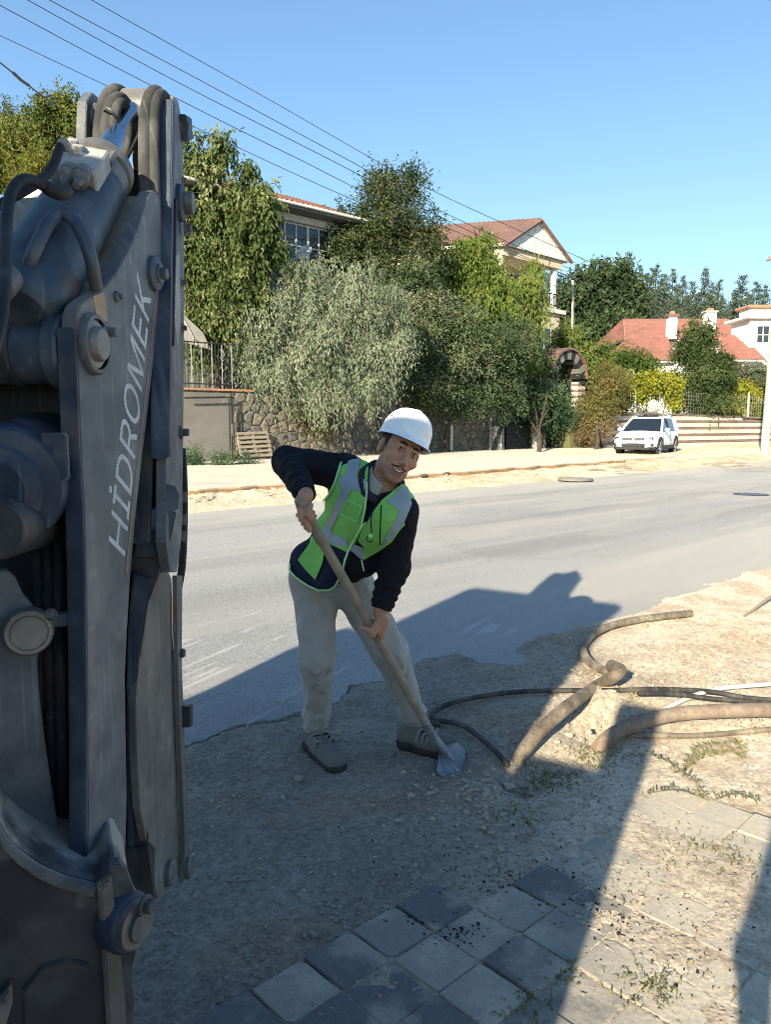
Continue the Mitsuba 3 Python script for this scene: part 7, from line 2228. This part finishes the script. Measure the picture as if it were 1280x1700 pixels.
obj('number_plate', cplace(bx(-.26, .26, 2.19, 2.235, .545, .655, .004)), 'plate_white', car, label='blank white number plate')
obj('lower_grille', cplace(bx(-.48, .48, 2.0, 2.215, .40, .535, .02)), 'car_trim', car)
obj('front_skirt', cplace(solid([(-.84, 2.0, .27), (.84, 2.0, .27), (.66, 2.21, .29), (-.66, 2.21, .29), (-.88, 1.85, .40), (.88, 1.85, .40), (.7, 2.21, .385), (-.7, 2.21, .385)])), 'car_trim', car)

# --- poles and wires
up = thing('utility_pole', 'tall pale concrete utility pole at the right edge', 'pole')
g0 = G(1269, 752, .1)
tp_ = g0 + np.array([0.2, 0, 9.2])
obj('shaft', tube([g0 - [0, 0, .3], (g0 + tp_) / 2, tp_], [0.19, 0.165, 0.12], 10, 4), 'concrete', up, smooth=True)
obj('cross_arm', tube([tp_ + [-.1, 1.0, -.3], tp_ + [.1, -1.0, -.3]], .05, 6, 0), 'sheet_metal', up)
for s in (-.8, -.3, .3, .8):
    obj('insulator', lathe([(0, 0), (.05, 0), (.04, .05), (.06, .08), (.03, .14), (0, .14)], tp_ + [-s * .1, s, -.26], (0, 0, 1), 10), 'brick_red', up)
lp = thing('thin_pole', 'thin pale pole before the forest, right of the gabled house', 'pole')
g1 = P(951, 575, 52)
obj('shaft', tube([g1 - [0, 0, 3], P(951, 470, 52)], [.1, .07], 8, 2), 'concrete', lp, smooth=True)
obj('cap', rod(P(951, 470, 52), P(951, 466, 52), .1, 8), 'sheet_metal', lp)
mat('wire', (0.07, 0.07, 0.075), 0.6, 0.2)
wires = [([(140, -8, 12.5), (150, 0, 12.7), (450, 168, 19), (690, 303, 27), (850, 378, 36), (985, 438, 60)], 'topmost of the overhead wires crossing the sky'),
         ([(70, -8, 12.5), (80, 0, 12.7), (330, 133, 17.5), (570, 262, 24), (780, 374, 36), (1000, 470, 60)], 'second overhead wire from the top'),
         ([(30, -8, 12.5), (44, 0, 12.7), (300, 140, 17.5), (560, 272, 24), (770, 380, 36), (1000, 486, 60)], 'third overhead wire from the top'),
         ([(-20, 0, 12.5), (0, 10, 12.7), (230, 132, 17.5), (480, 257, 24), (720, 370, 36), (1060, 504, 60)], 'fourth overhead wire from the top'),
         ([(-20, 52, 15), (0, 60, 15.3), (230, 168, 19), (480, 285, 26), (600, 338, 31), (700, 380, 38)], 'lowest long overhead wire, above the cherry tree'),
         ([(-30, 84, 13), (0, 105, 14), (35, 133, 16), (70, 160, 20), (100, 180, 26)], 'short thick cable dropping to the trees, far left')]
for k, (w_, lab) in enumerate(wires):
    t = thing('overhead_wire', lab, 'wire', 'overhead wires across the sky')
    scene[t] = mikit.ply(tube([P(*q_) for q_ in w_], [.006, .0065, .0075, .0105, .014, .02] if k < 5 else [.012, .013, .015, .018, .02], 6, 8), 'wire', smooth=True)
obj('twist', tube([P(22, 122, 15.2), P(35, 134, 16), P(48, 143, 17)], .03, 6, 3), 'wire', t, smooth=True)

# --- conduits and cables in the trench
mat('conduit', lambda p, n, uv: c_dusty((0.09, 0.07, 0.052), (0.25, 0.21, 0.16), 51.0)(p, n, uv) * (1 - 0.3 * sst(0.5, 0.8, fb(p.x * 95, p.y * 95, p.z * 95, 3))), 0.85, 0.15, bump=(h_grit, 0.002))
mat('conduit_red', lambda p, n, uv: c_dusty((0.19, 0.135, 0.1), (0.28, 0.22, 0.17), 53.0)(p, n, uv) * (1 - 0.25 * sst(0.5, 0.8, fb(p.x * 80, p.y * 80, p.z * 80, 3))), 0.8, 0.2, bump=(h_grit, 0.002))
mat('cable_black', c_dusty((0.02, 0.02, 0.022), (0.13, 0.115, 0.095), 55.0, 0.7), 0.65, 0.3)
mat('cable_white', c_dusty((0.6, 0.59, 0.56), (0.45, 0.41, 0.35), 56.0, .6), 0.6, 0.3)


def lay(name, pts, r, m_, label, cat_='pipe', ends=True, sides=14):
    """A pipe through pixels, each with its height of the axis above the soil."""
    w = []
    for px, py, h in pts:
        g = G(px, py)
        for _ in range(5):
            g = G(px, py, DZ(g[0], g[1]) + h)
        w.append(g)
    t = thing(name, label, cat_)
    scene[t] = mikit.ply(tube(w, r, sides, 8), m_, smooth=True)
    if ends:
        p = spline(w, 8)
        for a_, b_ in ((p[0], p[1]), (p[-1], p[-2])):
            d = unit(a_ - b_)
            obj('pipe_mouth', lathe([(np.atleast_1d(r)[0] * 1.04, -.012), (np.atleast_1d(r)[0] * 1.06, .004), (np.atleast_1d(r)[0] * .8, .005), (np.atleast_1d(r)[0] * .78, -.01), (0, -.011)], a_, d, 16), m_, t, smooth=30)
    return t


lay('conduit', [(1146, 1018, .03), (1100, 1023, .032), (1050, 1030, .034), (1010, 1040, .036), (982, 1055, .036), (968, 1075, .036), (975, 1094, .04), (992, 1107, .05), (1012, 1116, .045), (1024, 1118, .03)], .0275, 'conduit', 'dusty brown conduit curling away from the trench onto the road')
lay('conduit', [(1016, 1106, .10), (1030, 1112, .12), (1020, 1122, .135), (990, 1140, .14), (950, 1167, .12), (915, 1196, .1), (885, 1226, .07), (862, 1258, .01), (850, 1282, -.06)], .034, 'conduit', 'thick dusty conduit rising in an arc out of the soil')
lay('conduit', [(985, 1262, -.06), (1002, 1232, .03), (1030, 1212, .06), (1075, 1195, .075), (1130, 1184, .08), (1200, 1180, .08), (1290, 1178, .075), (1400, 1180, .05)], .036, 'conduit_red', 'thick reddish conduit running off to the right')
lay('cable', [(849, 1290, -.03), (846, 1276, .02), (828, 1252, .04), (800, 1226, .04), (768, 1204, .035), (738, 1197, .03), (722, 1196, .03), (717, 1186, .035), (732, 1174, .03), (775, 1160, .03), (850, 1149, .028), (930, 1146, .03), (1010, 1146, .035), (1100, 1144, .04), (1180, 1148, .045), (1240, 1158, .04), (1300, 1163, .03)], .0135, 'cable_black', 'long black cable looping by the shovel and on to the right', 'cable')
lay('cable', [(720, 1192, .03), (728, 1204, .025), (715, 1198, .03), (700, 1190, .02)], .012, 'cable_black', 'short coil of black cable behind the boot', 'cable', False)
lay('cable', [(1060, 1151, .03), (1120, 1152, .05), (1190, 1160, .05), (1300, 1168, .04)], .012, 'cable_black', 'second black cable alongside, lower right', 'cable', False)
lay('cable', [(1100, 1180, .015), (1130, 1164, .03), (1165, 1150, .04), (1210, 1141, .04), (1300, 1134, .03)], .012, 'cable_white', 'thin white pipe among the black cables', 'pipe', False)
lay('cable', [(1040, 1222, .0), (1080, 1220, .02), (1150, 1221, .022), (1230, 1215, .024), (1300, 1208, .02)], .0135, 'conduit', 'thin dusty pipe below the reddish conduit', 'pipe', False)
lay('stick', [(1236, 1022, .012), (1256, 1008, .03), (1276, 993, .05), (1300, 978, .06)], [.008, .012, .014, .014], 'wood_grey', 'bare stick lying on the sand at the right edge', 'stick', False)


# --- stones
def rock(seed, n=2):
    r = np.random.default_rng(seed)
    pts = rvec(r, 22) * r.uniform(.7, 1.0, (22, 1)) * [1, r.uniform(.65, .95), r.uniform(.45, .7)]
    h = trimesh.convex.convex_hull(pts)
    return h


ROCKS = [rock(100 + k) for k in range(8)]
for k, (a, b) in enumerate((((0.2, 0.18, 0.15), (0.3, 0.27, 0.23)), ((0.3, 0.26, 0.2), (0.4, 0.35, 0.28)), ((0.24, 0.17, 0.12), (0.33, 0.25, 0.18)))):
    mat(f'rock{k}', c_cloth(a, b, 60), 0.95, 0.1, bump=(h_grit, 0.002))
RP = {(k, m_): mikit.ply(ROCKS[k], f'rock{m_}') for k in range(8) for m_ in range(3)}
rr = np.random.default_rng(120)
spots = []
named = [(843, 1308, 30), (497, 1293, 24), (688, 1282, 13), (620, 1337, 12), (440, 1368, 12), (515, 1450, 16), (622, 1424, 13), (432, 1445, 14), (586, 1446, 14), (520, 1552, 18), (636, 1468, 12), (540, 1495, 12), (470, 1325, 14), (400, 1315, 12), (360, 1320, 12), (380, 1345, 12), (318, 1338, 12), (352, 1330, 11), (410, 1330, 13), (424, 1322, 12), (388, 1322, 13), (330, 1322, 12), (1072, 1040, 16), (1140, 1085, 34), (1100, 1110, 18), (1120, 1112, 16), (1090, 1122, 14), (1030, 1160, 26), (1000, 1190, 24), (985, 1175, 14), (960, 1195, 16), (940, 1205, 18), (1010, 1178, 20), (1028, 1195, 16), (978, 1215, 15), (965, 1230, 16), (945, 1222, 18), (925, 1232, 14)]
for px, py, sz in named:
    spots.append((px, py, sz * 0.5))
while len(spots) < 235:
    px, py = rr.uniform(310, 1280), rr.uniform(1100, 1660)
    if px < 640 and py < 1200 or (px > 640 and py > 1480):
        continue
    w = 1.0 if px < 720 else (0.9 if py < 1230 and px > 930 else 0.25)
    if rr.random() < w:
        spots.append((px, py, rr.uniform(2.6, 6.0)))
for px, py, sz in spots:
    g = onto(px, py)
    depth = g[1] * CP + CH * SP
    s_ = sz / FOC * depth
    t = key_for('stone')
    m_ = int(rr.integers(3)) if px < 800 else 1
    tw_ = T().translate([g[0], g[1], g[2] + s_ * .18]).rotate([0, 0, 1], float(rr.uniform(0, 360))).rotate([1, 0, 0], float(rr.uniform(-25, 25))).scale([s_, s_, s_])
    scene[t] = {**RP[(int(rr.integers(8)), m_)], 'to_world': tw_}
    if (px, py, int(sz * 2)) == (843, 1308, 30):
        labels[t] = {'label': 'flat half-buried stone slab right of the shovel blade', 'category': 'stone'}
    elif px > 900 and py < 1260:
        labels[t] = {'label': 'pale stone in the dug-out rubble round the conduits', 'category': 'stone', 'group': 'pale stones round the conduits'}
    else:
        labels[t] = {'label': 'small loose stone lying on the shaded dug soil', 'category': 'stone', 'group': 'loose stones on the dug soil'}
# gravel, too small to pick apart
def scatter(n, region, s0, s1, seed, zf, pw=1.0):
    r = np.random.default_rng(seed)
    V, F = [], []
    tets = [rock(300 + k) for k in range(4)]
    tets = [trimesh.convex.convex_hull(rvec(np.random.default_rng(400 + k), 8) * [1, .8, .6]) for k in range(5)]
    n0, out = 0, 0
    while out < n:
        x, y = region(r)
        z = zf(x, y)
        s_ = s0 + (s1 - s0) * r.random() ** 3
        h = tets[r.integers(5)]
        V.append((h.vertices @ rotz(r.uniform(0, 6.3)).T) * s_ + [x, y, z + s_ * .25]); F.append(h.faces + n0)
        n0 += len(h.vertices); out += 1
    return tm(np.vstack(V), np.vstack(F))


def reg_dark(r):
    while True:
        x, y = r.uniform(-1.3, 2.4), r.uniform(1.5, 5.3)
        q_ = np.array([x, y]) - PAVE_O
        u, v_ = q_ @ PAVE_U, q_ @ PAVE_V
        p_ = 0.25 if v_ > 0 and u < .5 else 1.0
        if x - .28 * (y - 2) > .9 and y < 3.6:
            p_ *= .35
        if r.random() < p_ and (-0.683 * x + 0.73 * y) < 3.5:
            return x, y


obj('gravel', scatter(9000, reg_dark, .0035, .013, 131, DZ), 'rock0', kind='stuff', label='loose grey gravel strewn over the dug soil', cat='gravel')


def reg_heap(r):
    c = HEAP[r.integers(0, 7)]
    return c[0][0] + r.normal(0, c[1] * .75), c[0][1] + r.normal(0, c[1] * .75)


obj('rubble', scatter(2600, reg_heap, .006, .022, 132, DZ), 'rock1', kind='stuff', label='pale broken rubble heaped round the conduits', cat='rubble')


def reg_far(r):
    s_ = 5 + 30 * r.random() ** 1.6
    w = SN(s_, 13.2 + r.normal(0, .33))
    return w[0], w[1]


obj('rubble', scatter(4200, reg_far, .015, .07, 133, lambda x, y: 0.09 + 0.03 * math.sin(x * 5)), 'rock1', kind='stuff', label='strip of sandy rubble along the far road edge', cat='rubble')
# dark bark crumbs and dry leaves on the paving
mat('crumb', (0.03, 0.026, 0.022), 0.95, 0.1)


def reg_pave(r):
    a = [(0.35, 2.5, .12), (0.5, 2.42, .1), (0.62, 2.36, .12), (0.12, 2.3, .07), (0.2, 2.2, .05), (0.75, 2.2, .2), (0.3, 2.7, .2)][r.integers(7)]
    return a[0] + r.normal(0, a[2]), a[1] + r.normal(0, a[2] * .6)


obj('litter', scatter(900, reg_pave, .002, .0085, 134, lambda x, y: max(DZ(x, y), -.002)), 'crumb', kind='stuff', label='dark crumbs of soil and bark littering the paving', cat='litter')


# --- grass tufts and weeds
def tuft(px, py, n, hgt, spread, cols, seed, label, group=None, name='grass_tuft', bend=.6, w=.006):
    r = np.random.default_rng(seed)
    g = onto(px, py)
    V, F, C, n0 = [], [], [], 0
    for _ in range(n):
        o = g + np.r_[r.normal(0, spread, 2), 0]
        o[2] = DZ(o[0], o[1]) - .003
        a = r.uniform(0, 6.3)
        d = np.array([math.cos(a), math.sin(a), 0])
        l = hgt * r.uniform(.35, 1.1) * .62
        b = bend * r.uniform(.7, 2.0)
        sd_ = np.array([-d[1], d[0], 0]) * w * .5 * r.uniform(.7, 1.3)
        m1, e = o + np.array([0, 0, l * .55]) + d * l * b * .4, o + np.array([0, 0, l * max(.12, .95 - .5 * b)]) + d * l * b
        V.append(np.array([o - sd_, o + sd_, m1 + sd_ * .8, m1 - sd_ * .8, e]))
        F.append(np.array([(0, 1, 2), (0, 2, 3), (3, 2, 4)]) + n0); n0 += 5
        C.append(np.repeat(palette(r, 1, cols, np.array([r.random()])), 5, 0))
    t = obj(name, tm(np.vstack(V), np.vstack(F)), 'leaf', color=np.vstack(C), label=label, cat='grass', group=group, kind='stuff')
    return t


GR = [(0.11, 0.14, 0.05), (0.17, 0.19, 0.075), (0.26, 0.24, 0.12), (0.34, 0.29, 0.17)]
DRY = [(0.2, 0.19, 0.09), (0.3, 0.26, 0.15), (0.38, 0.32, 0.2)]
tuft(985, 1256, 230, .05, .06, GR, 1, 'green grass tuft beside the pit where the conduits surface')
tuft(905, 1293, 260, .05, .08, GR, 2, 'shaded grass growing right of the buried pipe ends')
tuft(852, 1350, 90, .045, .06, GR, 3, 'thin grass tuft left of the shaded pit edge')
tuft(1045, 1498, 150, .035, .12, DRY, 4, 'dry trampled grass patch at the shadow line')
tuft(1210, 1415, 260, .04, .10, GR, 5, 'broad low grass tuft near the right edge')
tuft(1075, 1640, 150, .05, .045, GR, 6, 'single grass tuft between paving stones, bottom right')
tuft(935, 1615, 60, .045, .03, GR, 7, 'small green tuft on the shadow edge between stones')
tuft(880, 1668, 80, .05, .04, GR, 8, 'green tuft in the shaded paving joint, bottom')
tuft(1130, 1440, 30, .04, .05, DRY, 9, 'sparse dry tuft left of the broad grass tuft')
tuft(1250, 1190, 160, .05, .12, GR, 10, 'grass under the reddish conduit at the right edge')
tuft(1055, 1150, 40, .05, .02, GR, 11, 'tiny green plant beside the conduit arc')
tuft(1160, 1595, 25, .03, .08, DRY, 12, 'flattened dry blades on the sunlit sand, right')
tuft(1215, 1350, 50, .03, .08, DRY, 13, 'sparse low weed on the sunlit sand above the broad tuft')


def weed(px, py, n, label, seed, size=.05):
    r = np.random.default_rng(seed)
    t = thing('weed', label, 'weed')
    g = onto(px, py)
    B, D, U, C = [], [], [], []
    stems = []
    for k in range(n):
        a = r.uniform(-.4, 3.5)
        L_ = r.uniform(.12, .28)
        e = g + np.array([math.cos(a) * L_, math.sin(a) * L_ * .6, 0])
        e[2] = DZ(e[0], e[1]) + r.uniform(.02, .08)
        m1 = (g + e) / 2 + [0, 0, .03]
        stems.append(tube([g, m1, e], [.003, .0025, .001], 5, 4))
        p = spline([g, m1, e], 8)
        for q_ in p[2:]:
            for s in (-1, 1):
                B.append(q_); D.append(np.array([-math.sin(a) * s, math.cos(a) * s, .5]) + r.normal(0, .4, 3)); U.append(np.array([0, 0, 1.]) + r.normal(0, .3, 3)); C.append(palette(r, 1, GR[1:4], np.array([r.random()]))[0])
    v, f, c = leaves(np.array(B), np.array(D), np.array(U), r.uniform(.02, .04, len(B)), r.uniform(.008, .014, len(B)), np.array(C))
    obj('foliage', tm(v, f), 'leaf', t, color=c, kind='stuff')
    obj('stem', cat(stems), 'soil', t)


weed(1135, 1280, 4, 'creeping leafy weed on the sand below the reddish conduit', 5)
weed(1240, 1260, 3, 'small creeping weed near the right edge', 6)
weed(1180, 1330, 3, 'tiny flat weed on the sunlit sand', 7)
# weeds at the foot of the far wall, left
for px, py, n, h, lab, sd_ in ((318, 772, 500, .55, 'dark green weeds at the wall foot beside the digger arm', 21), (365, 772, 320, .35, 'lower green weeds in front of the pipe frame', 22), (405, 770, 160, .25, 'short weeds before the pallet', 23)):
    r = np.random.default_rng(sd_)
    g = G(px, py, .17)
    bl_ = [(g + [0, 0, h * .4], np.array([.5, .4, h * .6]))]
    t = thing('weed', lab, 'weed')
    crown(t, bl_, n // 3, 7, .1, .04, IVY, sd_, droop=-.2, twig=.25, gap=.3, name='foliage')
    obj('stem', tube([g, g + [0.05, 0, h * .6]], .01, 5, 0), 'bark', t)
# sawn branches and debris on the far verge, a manhole lid
mh = thing('manhole_cover', 'flat round iron cover in the sand of the far verge', 'manhole cover')
g = G(955, 797, .03)
obj('lid', lathe([(0, .06), (.36, .06), (.38, .05), (.38, 0), (0, 0)], g, (0, 0, 1), 32), 'plaster_old', mh, smooth=30)
obj('rim', lathe([(.39, .0), (.39, .055), (.45, .05), (.46, 0)], g, (0, 0, 1), 32), 'plaster_old', mh, smooth=30)
mh = thing('manhole_cover', 'dark round iron cover set in the road, right edge', 'manhole cover')
g = G(1247, 821, 0)
obj('lid', lathe([(0, .008), (.30, .008), (.31, .004), (.31, -.02), (0, -.02)], g, (0, 0, 1), 32), 'bolt_dark', mh, smooth=30)
obj('rim', lathe([(.315, .006), (.36, .006), (.365, -.02)], g, (0, 0, 1), 32), 'iron_black', mh, smooth=30)
rr = np.random.default_rng(140)
for k, (px, py) in enumerate(((985, 780), (1005, 778), (1180, 772), (1200, 776), (1165, 770), (1215, 779), (1020, 783), (960, 783))):
    g = G(px, py, .08)
    a = rr.uniform(-.4, .4)
    L_ = rr.uniform(.8, 1.6)
    d = np.array([math.cos(a), math.sin(a), 0]) * L_
    t = thing('branch', 'dry cut branch lying on the sandy far verge', 'branch', 'dry branches on the far verge')
    scene[t] = mikit.ply(tube([g, g + d * .5 + [0, 0, .07], g + d + [0, .1, .03]], [.02, .03, .015], 6, 4), 'wood_grey', smooth=True)
    obj('twig', tube([g + d * .5 + [0, 0, .06], g + d * .7 + [0.1, .25, .12]], [.012, .006], 5, 0), 'wood_grey', t)

# --- the person taking the picture, whose shadow lies at the right edge
ph = thing('person', 'person standing behind the viewer, whose shadow falls at the right edge', 'person')
mat('coat', (0.06, 0.065, 0.08), 0.9, 0.1)
b0 = np.array([0.27, -0.42, 0])


def photog(p):
    q_ = p - b0
    d = seg(q_, (-.17, 0, 1.38), (.17, 0, 1.38), .075)
    d = smin(d, seg(q_, (-.08, 0, 1.2), (.08, 0, 1.2), .13), .08)
    d = smin(d, seg(q_, (-.07, 0, .98), (.07, 0, .98), .13), .08)
    d = smin(d, seg(q_, (.2, 0, 1.38), (.34, .1, 1.14), .06, .05), .04)
    d = smin(d, seg(q_, (.34, .1, 1.14), (.06, .3, 1.46), .048, .036), .03)
    d = smin(d, seg(q_, (-.2, 0, 1.38), (-.36, -.02, 1.1), .066, .055), .04)
    d = smin(d, seg(q_, (-.36, -.02, 1.1), (-.3, .12, .86), .05, .036), .03)
    for k in range(4):
        d = smin(d, seg(q_, (.06, .3, 1.43 + k * .018), (-.01, .315, 1.44 + k * .018), .011, .009), .006)
        d = smin(d, seg(q_, (-.3, .1 + k * .018, .86), (-.28, .11 + k * .02, .78), .011, .008), .006)
    for s in (-1, 1):
        d = smin(d, seg(q_, (s * .1, 0, .9), (s * .11, .03, .5), .095, .07), .05)
        d = smin(d, seg(q_, (s * .11, .03, .5), (s * .12, 0, .09), .068, .05), .03)
        d = smin(d, seg(q_, (s * .12, -.05, .05), (s * .13, .14, .045), .045, .04), .03)
    d = smin(d, seg(q_, (0, 0, 1.4), (0, .01, 1.55), .055), .04)
    return smin(d, ell(q_, (0, .02, 1.64), (.078, .098, .12)), .03)


obj('body', tidy(march(photog, b0 + [-.5, -.3, -.02], b0 + [.5, .45, 1.85], .014), .001), 'coat', ph, smooth=True)
obj('hair', place(trimesh.creation.icosphere(3, 1.0).apply_transform(np.diag([.084, .1, .1, 1])), b0 + [0, .005, 1.68]), 'hair', ph, smooth=True)
